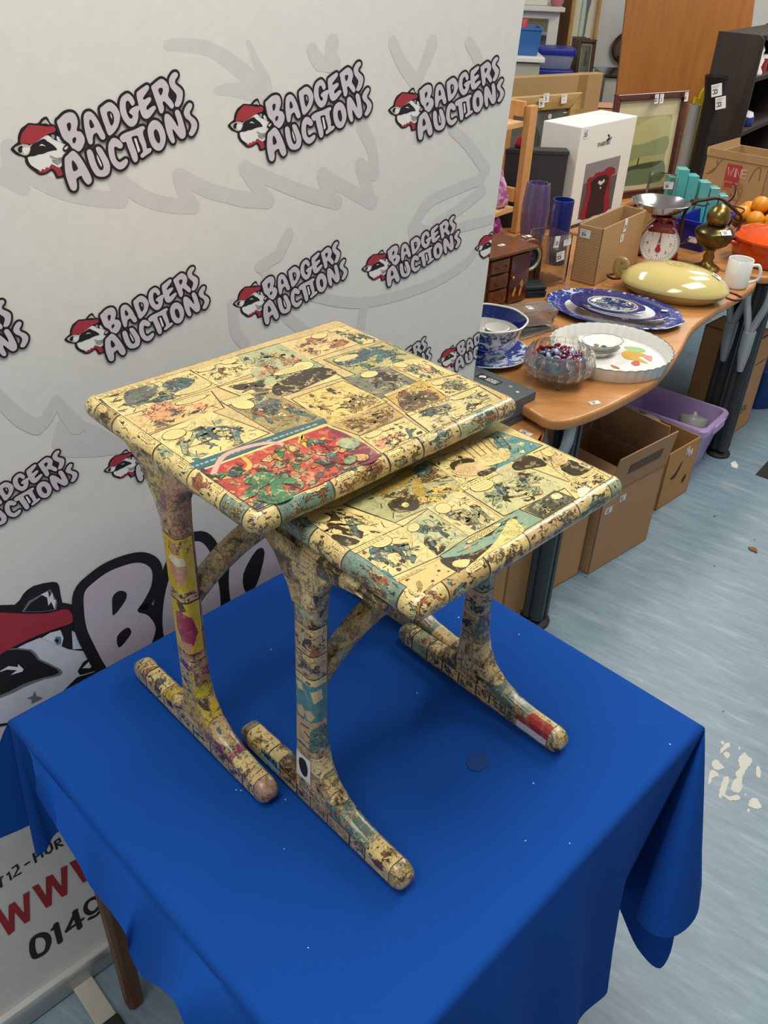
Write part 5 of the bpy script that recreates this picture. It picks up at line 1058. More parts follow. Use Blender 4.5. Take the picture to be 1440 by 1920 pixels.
# jewellery cabinet
A, B = AT(906, 586, DZ), AT(985, 561, DZ); loc, rz, W = place(A, B); H = ZAT(A, 486) - DZ
mah = wood('mahogany', '#4a2210', '#74401f', 5, .32, stretch=(3, 3, .6), coat=.2); mahd = wood('dark_mahogany', '#3a160c', '#5a2412', 5, .25, coat=.3); brass = mat('brass', '#b8893a', .3, .9, var=.1)
o = thing('jewellery_cabinet', 'miniature mahogany cabinet with three drawers and a door, beside the banner', 'cabinet', loc, rz); D = .14; mb = MB(); mb.box((W / 2, D / 2, H / 2), (W, D, H)); mb.build('carcass', mah, o, bevel=.002)
mb = MB(); mb.box((W / 2, D / 2 - .006, H + .005), (W + .02, D + .024, .01)); tp = mb.build('cabinet_top', mah, o, bevel=.003); sticker(tp, (W * .55, D * .35, H + .0105), (1, 0, 0), (0, 1, 0), .024, .015, '309')
for i in range(3):
    z = H * (.83 - .29 * i); mb = MB(); mb.box((W * .24, -.005, z), (W * .40, .012, H * .24)); dr = mb.build('drawer', mah, o, bevel=.003)
    mb = MB(); mb.tube(catmull([(W * .13, -.011, z), (W * .15, -.021, z - .004), (W * .24, -.023, z - .008), (W * .33, -.021, z - .004), (W * .35, -.011, z)], 4, False), .0017, 6); mb.build('handle', mat('dark_brass', '#5a4522', .35, .8), dr, smooth=60)
mb = MB(); mb.box((W * .72, -.004, H * .5), (W * .44, .01, H * .9)); dr = mb.build('door', mahd, o, bevel=.003)
mb = MB(); mb.lathe([(.004, 0), (.006, .004), (.004, .009), (0, .01)], 12); kn = mb.build('knob', brass, dr, smooth=60); kn.location = (W * .54, -.009, H * .55); kn.rotation_euler = (R(90), 0, 0)
mb = MB(); k = Ink(mb, lambda x, y: (x, -.0095, y), (0, -1, 0)); GB = C('#b08a45')
for x, y in ((.62, .22), (.78, .25), (.78, .40), (.80, .36), (.64, .28), (.77, .2)): k.blob([(W * x - .006, H * y), (W * x, H * y + .012), (W * x + .006, H * y + .002), (W * x, H * y - .010)], GB, 2)
mb.build('inlay', PRINT, dr)
# arched mantel clock
A, B = AT(957, 545, DZ), AT(1012, 534, DZ); loc, rz, W = place(A, B); H = ZAT(B, 443) - DZ; o = thing('mantel_clock', 'arched dark mahogany clock half hidden behind the small cabinet', 'clock', loc, rz)
arch = [(0, 0), (W, 0)] + [(W / 2 + W / 2 * math.cos(PI * k / 14), H - W / 2 + W / 2 * math.sin(PI * k / 14)) for k in range(15)]
mb = MB(); mb.rprism(arch, -.06, 0.0, .008, 3, P=lambda x, y, z: (x, -z - .0 + .0, y)); cs = mb.build('clock_case', mah, o, smooth=40)
mb = MB(); inn = [(W / 2 + (x - W / 2) * .78, .02 + (y - .02) * .86) for x, y in arch]; mb.rprism(inn, .0, .004, .002, 2, P=lambda x, y, z: (x, -z, y)); mb.build('door_glass', mat('smoked_glass', '#1d0f0c', .08, coat=.6), o)
mb = MB(); mb.tube([(W / 2 + W * .3 * math.cos(2 * PI * i / 30), -.006, H * .62 + W * .3 * math.sin(2 * PI * i / 30)) for i in range(30)], .006, 8, closed=True); mb.build('dial_ring', mat('silvered_dial', '#a9ab95', .3, .6), o, smooth=60)
sticker(o, (W * .55, .03, H - .001), (1, 0, 0), (0, 1, 0), .03, .018, '310')
# tall clear vase
A, B = AT(1018, 541, DZ), AT(1061, 532, DZ); loc, rz, W = place(A, B); H = ZAT(A, 446) - DZ; o = thing('glass_vase', 'tall square clear glass vase with lot labels, left of the chevron box', 'vase', loc, rz); mb = MB()
sq = lambda i, z: [(x, y, z) for x, y in rrect(W / 2 - i, W / 2 - i, .004, 2, W / 2, W / 2)]
mb.rings([sq(.001, 0), sq(0, .002), sq(0, H), sq(.004, H), sq(.004, .014)]); mb.build('vase_body', clear, o)
sticker(o, (W * .55, -.001, H * .60), (1, 0, .12), (-.12, 0, 1), .034, .03, '306'); sticker(o, (W * .30, -.001, H * .90), (.1, 0, 1), (-1, 0, .1), .036, .022, '625'); sticker(o, (W * .75, -.002, H * .86), (1, 0, .05), (-.05, 0, 1), .032, .02, '--')
# vases behind
P = AT(994, 468, DZ); H = ZAT(P, 343) - DZ; o = thing('ribbed_vase', 'ribbed purple glass vase between the pine shelf and the blue vase', 'vase', P); mb = MB(); rib = lambda a, r, z: 1 + .12 * math.cos(9 * a)
mb.lathe([(.03, 0), (.034, .01), (.042, H * .3), (.046, H * .6), (.041, H * .85), (.038, H), (.035, H), (.037, H * .84), (.042, H * .55), (.03, .012), (0, .01)], 54, wob=rib); mb.build('vase_body', mat('purple_glass', '#806c98', .08, trans=.4, coat=.6), o, smooth=60)
P = AT(1040, 492, DZ); H = ZAT(P, 374) - DZ; o = thing('cylinder_vase', 'cobalt blue cylinder vase behind the clear square vase', 'vase', P); mb = MB(); mb.lathe([(.034, 0), (.035, .004), (.036, H), (.0335, H), (.032, .012), (0, .012)], 36); mb.build('vase_body', mat('cobalt_glass', '#1740a8', .05, trans=.6, coat=.6), o, smooth=60)
# chevron carton
N, Rr, Ll = AT(1113, 537, DZ), AT(1193, 494, DZ), AT(1063, 531, DZ); H = ZAT(N, 430) - DZ
def chevron():
    m = bpy.data.materials.new('chevron_card'); t = NT(m); sp = t.add('ShaderNodeSeparateXYZ'); t.link(t.obj(), sp.inputs[0])
    s = t.math('ADD', sp.outputs[0], sp.outputs[1]); zig = t.math('ABSOLUTE', t.math('SUBTRACT', t.math('FRACT', t.math('MULTIPLY', s, 60)), .5))
    f = t.math('FRACT', t.math('ADD', t.math('MULTIPLY', sp.outputs[2], 110), t.math('MULTIPLY', zig, 1.4))); n = t.noise(t.obj(), 14, 3)
    c = t.mix(t.math('GREATER_THAN', f, .55), C('#b9966a'), C('#a17e53')); t.link(t.mix(t.math('MULTIPLY', n.outputs[0], .2), c, C('#8d6c46')), t.bsdf.inputs['Base Color']); t.bsdf.inputs['Roughness'].default_value = .8; return m
o = carton('open cardboard box with a fine chevron print, in the middle of the wavy desk', N, Rr, (Ll - N).length, H, chevron(), True)
W = (Rr - N).length; sticker(o, (W * .5, -.001, H * .90), (.1, 0, 1), (-1, 0, .1), .045, .022, '616'); sticker(o, (W * .47, -.001, H * .68), (1, 0, .1), (-.1, 0, 1), .024, .026, '8'); sticker(o, (-.001, .06, H * .86), (0, -1, 0), (0, 0, 1), .036, .026, '304')
# ---- kitchen scales
P = AT(1230, 483, DZ); enam = mat('red_enamel', '#7d1420', .2, var=.05, coat=.5); steel = mat('polished_steel', '#c2c3c2', .18, .95, var=.04)
dv = Vector((EYE.x - P.x, EYE.y - P.y)); rzc = math.atan2(dv.y, dv.x) + PI / 2
o = thing('kitchen_scales', 'red kitchen scales with round white dial and a steel pan on top', 'scales', P, rzc); zd = ZAT(P, 455) - DZ; zb = ZAT(P, 398) - DZ
mb = MB(); mb.rprism([(-.075, 0), (.075, 0), (.07, zd - .02), (.055, zd + .045), (.03, zb - .03), (-.03, zb - .03), (-.055, zd + .045), (-.07, zd - .02)], -.05, .05, .012, 3, P=lambda x, y, z: (x, -z + .04, y)); mb.build('scale_body', enam, o, smooth=40)
TL = Matrix.Translation((0, -.013, zd)) @ Matrix.Rotation(R(78), 4, 'X')
mb = MB(TL); mb.lathe([(.069, -.01), (.072, .0), (.071, .008), (.066, .009), (.066, .004), (0, .004)], 40); k = Ink(mb, lambda x, y: TL.inverted() @ (TL @ Vector((x, y, .0042))), (0, 0, 1), 1)
dl = mb.build('dial_rim', steel, o, smooth=40); mb = MB(TL); k = Ink(mb, lambda x, y: (x, y, .0045), (0, 0, 1), 0, .0003); k.disc(0, 0, .065, C('#e2e2dc'), 1, n=40)
for i in range(40):
    a = 2 * PI * i / 40; r0 = .052 if i % 4 else .047; k.stroke([(r0 * math.cos(a), r0 * math.sin(a)), (.058 * math.cos(a), .058 * math.sin(a))], .0006, C('#3a3a38'), 2, caps=False)
for i in range(8): a = PI / 2 - 2 * PI * i / 8; k.text(str(i) if i else '0', .04 * math.cos(a) - .003, .04 * math.sin(a) - .004, .009, .0008, C('#3a3a38'), 2)
mb.build('dial', PRINT, dl); mb = MB(TL); k = Ink(mb, lambda x, y: (x, y, .0062), (0, 0, 1), 0, .0003); k.stroke([(0, -.02), (0, .0), (.001, .045)], [.008, .0045, .0008], C('#a01c28'), 1); k.disc(0, -.02, .010, C('#a01c28'), 3); k.disc(0, 0, .003, C('#d8d8d4'), 4); mb.build('pointer', PRINT, dl)
mb = MB(); mb.lathe([(.02, zb - .035), (.02, zb - .025), (.05, zb - .015), (.05, zb - .008)], 24); mb.build('pan_support', enam, o, smooth=40)
mb = MB(); mb.lathe([(.04, zb - .008), (.07, zb + .006), (.098, zb + .032), (.103, zb + .036), (.101, zb + .037), (.072, zb + .010), (.04, zb - .003), (0, zb - .004)], 44, c=(-.022, .0, 0)); pn = mb.build('weighing_pan', steel, o, smooth=60); sticker(pn, (-.088, -.066, zb + .026), (.8, -.6, 0), (.1, .1, 1), .024, .026, '312')
# ---- yellow oval pan
cpx = AT(1263, 548, DZ); ax = AT(1368, 560, DZ) - AT(1160, 523, DZ); rz = math.atan2(ax.y, ax.x)
L2 = ax.length / 2; S2 = .135
c0 = (AT(1160, 523, DZ + .03) + AT(1368, 552, DZ + .03)) / 2
o = thing('lidded_pan', 'pale yellow oval enamel dish with domed lid and looped metal handles', 'pan', (c0.x, c0.y, DZ), rz)
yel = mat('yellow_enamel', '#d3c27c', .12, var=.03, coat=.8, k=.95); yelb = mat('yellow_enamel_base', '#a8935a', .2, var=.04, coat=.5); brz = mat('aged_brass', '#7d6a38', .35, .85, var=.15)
a_, b_ = .17, .118; kx = b_ / a_
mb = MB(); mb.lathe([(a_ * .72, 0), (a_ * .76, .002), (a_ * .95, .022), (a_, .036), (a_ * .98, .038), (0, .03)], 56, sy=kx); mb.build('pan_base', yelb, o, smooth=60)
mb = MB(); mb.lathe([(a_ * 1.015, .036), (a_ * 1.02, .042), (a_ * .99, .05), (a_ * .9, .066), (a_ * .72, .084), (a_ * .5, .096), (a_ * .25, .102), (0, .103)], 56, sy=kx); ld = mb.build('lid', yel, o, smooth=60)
mb = MB(); mb.tube([(a_ * .2 * math.cos(2 * PI * i / 30), a_ * .13 * math.sin(2 * PI * i / 30), .1015) for i in range(30)], .003, 6, closed=True); mb.tube([(a_ * .1 * math.cos(2 * PI * i / 20), a_ * .06 * math.sin(2 * PI * i / 20), .103) for i in range(20)], .0025, 6, closed=True); mb.build('lid_ornament', yel, ld, smooth=60); sticker(ld, (a_ * .72, .0, .0855), (1, 0, -.5), (0, 1, 0), .03, .026, '320')
for s in (-1, 1):
    mb = MB(); q = [(s * a_ * .98, .03, .035), (s * (a_ + .025), .028, .03), (s * (a_ + .045), .0, .03), (s * (a_ + .025), -.028, .03), (s * a_ * .98, -.03, .035)]; mb.tube(catmull(q, 5, False), .004, 8); mb.build('handle', mat('copper_handle', '#5a2e26', .35, .5), o, smooth=60)
mb = MB(); mb.tube(catmull([(-a_, 0, .03), (-a_ - .02, 0, .05), (-a_ - .015, .0, .085), (-a_ + .008, 0, .078), (-a_ - .006, 0, .055), (-a_ + .006, 0, .045)], 5, False), .0055, 10, flat=2.2); mb.build('lid_clasp', yelb, o, smooth=60)
# ---- mug
P = AT(1377, 537, DZ); o = thing('mug', 'plain white china mug at the end of the wavy desk', 'mug', P, R(-20)); H = ZAT(P, 493) - DZ; H = .094; mb = MB(); mb.lathe([(.034, 0), (.039, .003), (.041, .01), (.041, H - .001), (.040, H), (.0375, H - .001), (.037, .012), (0, .008)], 40); mb.build('mug_body', china, o, smooth=60)
mb = MB(); mb.tube(catmull([(.039, 0, H * .82), (.058, 0, H * .84), (.068, 0, H * .62), (.064, 0, H * .35), (.04, 0, H * .2)], 6, False), .0052, 10); mb.build('handle', china, o, smooth=60)
# ---- blue platters
def plate(name, label, P, z, rx, ry, rz, m, rimm, well, h=.018, cat='plate', group=None, scal=0):
    o = thing(name, label, cat, (P.x, P.y, z), rz, group); k = ry / rx; mb = MB(); wv = (lambda a, r, zz: 1 + scal * math.cos(10 * a)) if scal else None
    mb.lathe([(rx * .62, 0), (rx * .66, .001), (rx * .72, .006), (rx * .98, h - .002), (rx, h), (rx * .985, h + .001), (rx * .72, .0085)], 64, sy=k, wob=wv, caps=(True, False)); mb.build('plate_rim', rimm, o, smooth=60)
    mb = MB(); mb.lathe([(rx * .72, .0085), (rx * .66, .004), (0, .0035)], 64, sy=k, caps=(False, True)); mb.build('plate_well', m, o, smooth=60); return o
P = (AT(1028, 552, DZ + .02) + AT(1282, 603, DZ + .02)) / 2; ax = AT(1282, 603, DZ + .02) - AT(1028, 552, DZ + .02); rz = math.atan2(ax.y, ax.x)
p1 = plate('serving_platter', 'largest oval flow-blue platter, bottom of the blue stack on the desk', P, DZ, ax.length / 2, .155, rz, china, flow, china, .02, 'platter', 'stacked blue plates', .012)
Q = AT(1160, 577, DZ + .03); p2 = plate('serving_platter', 'middle dark blue oval platter, stacked between large platter and small plate', Q, DZ + .0215, .152, .108, rz, willow('pale_well', s=1, dens=.3), dkblue, china, .016, 'platter', 'stacked blue plates')
Q2 = AT(1148, 572, DZ + .045); p3 = plate('dinner_plate', 'smallest oval blue plate with pale landscape, topmost of the blue stack', Q2, DZ + .039, .098, .072, rz, willow('landscape_print', '#d5cfb4', 1.6, .53, '#1d2b5c', '#6b7691'), dkblue, china, .010, 'plate', 'stacked blue plates')
mb = MB(); mb.tube([(.074 * math.cos(2 * PI * i / 40), .054 * math.sin(2 * PI * i / 40), .0095) for i in range(40)], .0022, 6, closed=True); mb.build('cream_band', cream_ch, p3, smooth=60); sticker(p2, (.13, .03, .0165), (1, 0, .1), (0, 1, 0), .018, .013, '-')
# ---- white flan dish and contents
P = AT(1143, 660, DZ + .02); o = thing('flan_dish', 'white fluted porcelain flan dish painted with vegetables, nearest the desk edge', 'dish', (P.x, P.y, DZ), R(20)); FR = .167; flu = lambda a, r, z: 1 + .012 * math.cos(40 * a) * min(1, z / .01)
mb = MB(); mb.lathe([(FR * .93, 0), (FR * .945, .002), (FR * .985, .034), (FR, .038), (FR * .985, .039), (FR * .965, .034), (FR * .93, .006), (0, .0055)], 160, wob=flu); mb.build('dish_body', china, o, smooth=50)
mb = MB(); mb.tube([(FR * .995 * (1 + .012 * math.cos(40 * a)) * math.cos(a), FR * .995 * (1 + .012 * math.cos(40 * a)) * math.sin(a), .0388) for a in [2 * PI * i / 160 for i in range(160)]], .0012, 5, closed=True); mb.build('gilt_rim', mat('green_gilt', '#5f6a52', .3), o)
rot = R(-20); base = (P.x, P.y)
def FD(px, py): q = AT(px, py, DZ + .006); dx, dy = q.x - base[0], q.y - base[1]; return (dx * math.cos(rot) - dy * math.sin(rot), dx * math.sin(rot) + dy * math.cos(rot))
mb = MB(); k = Ink(mb, lambda x, y: (x, y, .006), (0, 0, 1), 0, .0003)
for c, pts in (('#c99a2e', [(1165,662),(1180,658),(1200,672),(1215,682),(1190,676),(1172,672)]), ('#c99a2e', [(1170,658),(1195,660),(1215,668),(1190,668)]), ('#c25a4a', [(1183,680),(1195,676),(1200,684),(1190,686)]), ('#c98a78', [(1205,668),(1222,668),(1220,678)]), ('#9ab87a', [(1170,650),(1200,652),(1210,660),(1185,660)]), ('#a5703a', [(1145,684),(1158,688),(1162,692),(1150,690)]), ('#b7b9a5', [(1068,632),(1082,630),(1085,638),(1072,642)])): k.blob([FD(*p) for p in pts][::-1], C(c), 1)
mb.build('painted_decoration', PRINT, o)
mb = MB(); 
def tagcard(P, rz, digits, parent):
    sticker(parent, P, (math.cos(rz), math.sin(rz), 0), (0, 0, 1), .03, .018, digits)
sticker(o, (-.148, .055, .05), (.25, .25, 1), (-.8, -.5, .3), .04, .02, '322')
for i, (dz, px, tt, lab) in enumerate(((.0075, (1122, 655), 4, 'small white shell dish lying in the flan dish, under another'), (.026, (1129, 643), 6, 'small shell dish with a red and blue butterfly, top of two in the flan dish'))):
    q = AT(*px, DZ + dz + .012); s = thing('shell_dish', lab, 'dish', (q.x, q.y, DZ + dz), R(25), 'shell dishes in the flan dish'); mb = MB(); wv = lambda a, r, z: 1 + .03 * math.cos(12 * a)
    mb.lathe([(.02, 0), (.035, .002), (.052, .018), (.0535, .019), (.050, .018), (.033, .005), (0, .004)], 48, sx=1.12, sy=.85, wob=wv); mb.build('dish_body', china, s, smooth=60)
    if i == 1:
        mb = MB(); k = Ink(mb, lambda x, y: (x, y, .0052 + max(0, (math.hypot(x, y) - .03)) * .7), (0, 0, 1), 0, .0004); k.blob([(-.022, .004), (-.012, .016), (-.006, .004), (-.014, -.002)], C('#a8603c'), 1); k.blob([(-.008, -.006), (.006, -.002), (.008, -.012), (-.004, -.014)], C('#2b3350'), 1); mb.build('painted_butterfly', PRINT, s)
    mb = MB(); mb.tube([(.0535 * 1.12 * (1 + .03 * math.cos(12 * a)) * math.cos(a), .0535 * .85 * (1 + .03 * math.cos(12 * a)) * math.sin(a), .0188) for a in [2 * PI * j / 48 for j in range(48)]], .0009, 5, closed=True); mb.build('gilt_rim', MATS['green_gilt'], s)
# ---- glass bowl with pebbles
P = AT(1043, 716, DZ); o = thing('glass_bowl', 'footed cut-glass bowl full of coloured glass nuggets, at the desk corner', 'bowl', P); cutw = lambda a, r, z: 1 + (.03 * math.cos(22 * a) if z > .02 else 0); BR = .088
mb = MB(); mb.lathe([(BR * .4, .012), (BR * .62, .016), (BR * .92, .034), (BR * 1.02, .055), (BR * .97, .078), (BR * .88, .092), (BR * .84, .093), (BR * .9, .076), (BR * .94, .055), (BR * .84, .036), (BR * .5, .022), (0, .021)], 88, wob=cutw); mb.build('bowl_body', cut, o)
for i in range(3):
    a = 2 * PI * i / 3 + .5; mb = MB(); mb.lathe([(.008, 0), (.010, .003), (.007, .010), (.011, .02)], 12, c=(BR * .5 * math.cos(a), BR * .5 * math.sin(a), 0)); mb.build('foot', cut, o, smooth=60)
random.seed(21); gl = [mat('glass_nugget_' + n, c, .04, trans=.6, coat=1, var=.05) for n, c in (('blue', '#35549c'), ('red', '#b01a2e'), ('teal', '#4a93b0'), ('violet', '#5a4a98'), ('pale', '#c9d8e6'))]
proto = {}; spots = []
def pack(n, r, z):
    for k in range(n): 
        rr_ = r * math.sqrt((k + .5) / n); a = k * 2.39996; spots.append((rr_ * math.cos(a), rr_ * math.sin(a), z))
pack(22, BR * .66, .044); pack(30, BR * .76, .056); pack(32, BR * .78, .068); pack(24, BR * .62, .079)
NUG = ['blue', 'red', 'teal', 'violet', 'pale']
for i, (x, y, z) in enumerate(spots):
    j = random.choice((0, 0, 0, 1, 1, 1, 2, 3, 4, 4))
    if j not in proto:
        mb = MB(); mb.lathe([(.0, -.0045), (.006, -.0038), (.0102, -.0005), (.0095, .0020), (.006, .0045), (.0, .0052)], 14); g = mb.build('glass_nugget', gl[j], None, smooth=180); proto[j] = g
    else: g = proto[j].copy(); col.objects.link(g)
    g.location = (P.x + x, P.y + y, DZ + z + random.uniform(-.002, .002)); g.rotation_euler = (random.uniform(-.9, .9), random.uniform(-.9, .9), random.random() * 6)
    tag(g, '%s glass nugget in the heap filling the cut-glass bowl' % ('pale clear' if j == 4 else NUG[j]), 'glass nugget', 'glass nuggets in the bowl')
# ---- brass lamp
P = AT(1323, 505, DZ); o = thing('oil_lamp', 'tarnished brass oil lamp with bulbous font, behind the yellow pan', 'lamp', P); br2 = mat('tarnished_brass', '#5f5334', .28, .9, var=.25, vscale=12); H = ZAT(P, 382) - DZ; f = H / .235
mb = MB(); mb.lathe([(.045, 0), (.046, .008), (.038, .014), (.022, .022), (.017, .035), (.020, .045), (.014, .06), (.02, .075)], 36); mb.build('foot', mat('dull_brass', '#86703a', .3, .9, var=.2, vscale=14), o, smooth=60)
mb = MB(); mb.lathe([(.02, .075 * f), (.05, .095 * f), (.066, .125 * f), (.068, .138 * f), (.064, .144 * f), (.045, .158 * f), (.028, .162 * f)], 36); fo = mb.build('font', br2, o, smooth=60); sticker(fo, (.018, -.055, .150 * f), (1, .25, 0), (-.2, .7, .6), .038, .02, '333')
mb = MB(); mb.lathe([(.026, .16 * f), (.036, .172 * f), (.040, .19 * f), (.036, .21 * f), (.022, .226 * f), (.012, .232 * f), (0, .235 * f)], 30); mb.build('burner_dome', mat('dull_brass', '#86703a', .3, .9, var=.2, vscale=14), o, smooth=60)
# ---- twisted iron candle branch
YI = P.y + .12; IP = lambda x, y, dy=0: AY(x, y, YI + dy)
o = thing('candle_branch', 'wrought iron branch with curling twigs arching around the brass lamp', 'ornament', (IP(1265, 470).x, YI, DZ)); TI = Matrix.Translation(-o.location); iron = mat('rusty_iron', '#4a3626', .55, .5, var=.2, vscale=60)
for pts, r in (([(1262, 478), (1272, 455), (1278, 425), (1284, 398), (1300, 380), (1325, 374), (1350, 372), (1368, 385), (1382, 398), (1390, 408), (1384, 430), (1376, 446)], .006), ([(1300, 382), (1318, 386), (1330, 382)], .003), ([(1284, 398), (1296, 376), (1310, 378)], .004), ([(1360, 382), (1375, 370), (1380, 350), (1376, 345)], .003), ([(1365, 384), (1395, 392), (1388, 402)], .003), ([(1265, 460), (1290, 456), (1305, 460)], .003)):
    mb = MB(TI); mb.tube(catmull([IP(x, y, .02 * math.sin(x)) for x, y in pts], 4, False), r, 7); mb.build('branch', iron, o, smooth=60)
for x, y in ((1308, 375), (1289, 450), (1300, 383)):
    mb = MB(TI); c = IP(x, y); mb.tube([c + Vector((-.014, 0, -.010)), c + Vector((-.004, 0, 0)), c + Vector((.004, 0, .004)), c + Vector((.012, 0, .008))], [.001, .009, .009, .001], 8, flat=.4); mb.build('leaf', iron, o, smooth=60)
mb = MB(TI); c = AT(1398, 484, DZ); c.z = DZ; tp_ = IP(1400, 462); 
mb.tube([Vector((IP(1376, 446).x, YI, DZ + .075)), Vector((IP(1384, 480).x, YI, DZ + .03)), Vector((IP(1378, 495).x, YI, DZ + .004))], [.006, .008, .014], 8); mb.build('base_stem', iron, o, smooth=60)
mb = MB(TI); mb.tube([Vector((IP(1262, 478).x, YI, DZ + .02)), Vector((IP(1256, 490).x, YI, DZ + .004))], [.007, .012], 8); mb.build('base_stem', iron, o, smooth=60)
# ---- orange casserole
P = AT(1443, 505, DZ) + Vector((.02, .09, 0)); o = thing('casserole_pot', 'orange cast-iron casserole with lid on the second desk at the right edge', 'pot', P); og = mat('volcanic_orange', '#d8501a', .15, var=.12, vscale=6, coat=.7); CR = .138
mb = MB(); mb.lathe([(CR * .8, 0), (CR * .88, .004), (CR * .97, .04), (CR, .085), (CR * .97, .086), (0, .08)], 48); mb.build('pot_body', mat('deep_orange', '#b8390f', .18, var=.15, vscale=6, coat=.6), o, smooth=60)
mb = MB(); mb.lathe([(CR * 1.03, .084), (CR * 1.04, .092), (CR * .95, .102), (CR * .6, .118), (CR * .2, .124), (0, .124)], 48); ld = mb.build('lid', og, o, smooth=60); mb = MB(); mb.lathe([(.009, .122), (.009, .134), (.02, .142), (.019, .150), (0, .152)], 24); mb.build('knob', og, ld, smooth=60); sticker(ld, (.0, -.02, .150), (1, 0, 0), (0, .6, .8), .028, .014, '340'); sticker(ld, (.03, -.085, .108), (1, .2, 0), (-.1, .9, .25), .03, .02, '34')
for s in (-1, 1): mb = MB(); mb.tube(catmull([(s * CR * .97, .03, .07), (s * (CR + .03), .025, .075), (s * (CR + .035), 0, .076), (s * (CR + .03), -.025, .075), (s * CR * .97, -.03, .07)], 4, False), .007, 8); mb.build('handle', MATS['deep_orange'], o, smooth=60)
# tangerines in a bowl behind the pot
Q = AT(1425, 470, DZ) + Vector((.05, .17, 0)); fb = thing('fruit_bowl', 'shallow brown bowl of oranges behind the orange casserole', 'bowl', Q); mb = MB(); mb.lathe([(.05, 0), (.06, .004), (.12, .05), (.13, .07), (.126, .071), (.11, .048), (.05, .012), (0, .011)], 40); mb.build('bowl_body', mat('brown_glaze', '#5a3a20', .3), fb, smooth=60)
zf = ZAT(Q, 425) - DZ; random.seed(31); om = mat('orange_peel', '#d98a1c', .4, var=.12, vscale=14, bump=.15, bscale=500); og0 = None
OL = ['at the far left of the heap', 'front left of the heap', 'front middle of the heap', 'front right of the heap', 'back left of the heap', 'at the back middle of the heap', 'back right of the heap', 'upper left on top of the heap', 'upper right on top of the heap']
for i, (x, y, z) in enumerate(((-.088, .0, .09), (-.055, -.06, .085), (.005, -.075, .085), (.06, -.05, .088), (-.045, .05, .095), (.02, .06, .095), (.075, .02, .092), (-.028, -.008, .128), (.035, -.005, .13))):
    t = thing('orange_fruit', 'one orange, ' + OL[i] + ' behind the casserole', 'fruit', (Q.x + x, Q.y + y, DZ + z), i * 1.1, 'oranges in the bowl')
    if og0 is None:
        mb = MB(); mb.lathe([(.034 * math.sin(PI * k / 14) + .0003, -.032 * math.cos(PI * k / 14)) for k in range(15)], 22); og0 = mb.build('peel', om, t, smooth=180); mb = MB(); mb.lathe([(.004, .031), (.003, .0335), (.0, .034)], 8); og1 = mb.build('stalk_end', mat('stalk_green', '#5a6a2a', .6), t)
    else:
        for g in (og0, og1): c = g.copy(); col.objects.link(c); c.parent = t
# ---- stepped teal blocks, basket, glass plaque
Yb = 3.46; o = None; tl = mat('teal_glass', '#57b5b2', .25, var=.3, vscale=9, coat=.4)
pts = [(1262, 329, 17), (1281, 315, 20), (1299, 327, 20), (1321, 339, 20), (1339, 350, 18), (1355, 364, 16)]
b0 = AY(1262, 400, Yb); o = thing('block_ornament', 'stepped row of teal glass blocks behind the blue basket', 'ornament', (b0.x, Yb, DZ))
for x, y, wpx in pts:
    t = AY(x, y, Yb); b = Vector((t.x - (t.x - b0.x) * 0, Yb, DZ)); wq = wpx / 480; mb = MB(); mb.box((t.x - b0.x - (t.z - DZ) * .0, 0, (t.z - DZ) / 2), (wq * .96, .05, t.z - DZ)); mb.build('block', tl, o, bevel=.002)
N, L, Rr = AT(1317, 476, DZ), AT(1258, 462, DZ), AT(1365, 452, DZ); loc, rz, W = place(N, Rr); D = (L - N).length; H = ZAT(L, 408) - DZ
o = thing('plastic_basket', 'royal blue plastic basket behind the brass lamp', 'basket', loc, rz); mb = MB(); rb = lambda i, z: [(x, y, z) for x, y in rrect(W / 2 - i, D / 2 - i, .012, 4, W / 2, D / 2)]
mb.rings([rb(.012, 0), rb(.010, .003), rb(0, H - .015), rb(-.007, H - .014), rb(-.007, H), rb(.003, H), rb(.004, H - .014), rb(.014, .006)]); mb.build('basket_body', mat('royal_blue_plastic', '#15208c', .35), o, smooth=40); sticker(o, (-.012, D * .35, H * .42), (0, -1, 0), (0, 0, 1), .034, .02, '-')
A = AY(1203, 400, 3.38); B = AY(1252, 405, 3.38); o = thing('glass_plaque', 'clear glass block with lot label standing behind the steel scale pan', 'ornament', (A.x, 3.38, DZ)); H = AY(1230, 322, 3.38).z - DZ; W = B.x - A.x
mb = MB(); mb.rprism([(0, 0), (W, 0), (W * 1.0, H * .97), (W * .02, H)], -.012, .012, .002, 2, P=lambda x, y, z: (x, -z, y)); mb.build('glass_block', glass('grey_glass', '#c9d2c6', .04), o); sticker(o, (W * .75, -.0125, H * .82), (1, 0, 0), (0, 0, 1), .034, .026, '316')
# ---- pine shelf unit
pine = wood('pine', '#b98346', '#d6a568', 4, .5, stretch=(10, 10, 1)); pineh = wood('pine_shelf', '#c2905a', '#dfb583', 4, .5, stretch=(2, 10, 10), rot=(0, 0, R(-52)))
A = AT(967, 438, DZ); B = AT(992, 433, DZ); ztop = ZAT(A, 200) - DZ; o = thing('shelf_unit', 'small pine shelf unit standing on the rear desk beside the banner', 'shelf', (A.x, A.y, DZ), math.atan2(DE.y, DE.x)); WS, DS = .55, .10
for x, y in ((0, 0), (0, DS), (-WS, 0), (-WS, DS)): mb = MB(); mb.box((x + .026, y + .012, ztop / 2), (.052, .024, ztop)); mb.build('upright', pine, o, bevel=.0015)
for py in (226, 385):
    z = ZAT(A, py + 6) - DZ; mb = MB(); mb.box((-WS / 2 + .0, DS / 2 + .01, z), (WS - .046, DS, .018)); mb.build('shelf_board', pineh, o, bevel=.001)
    for x in (0.012, -WS + .03): mb = MB(); mb.box((x - .012, DS / 2 + .012, z + .045), (.02, DS - .026, .05)); mb.build('side_rail', pine, o, bevel=.001)
zs2 = ZAT(A, 391) - DZ + .009
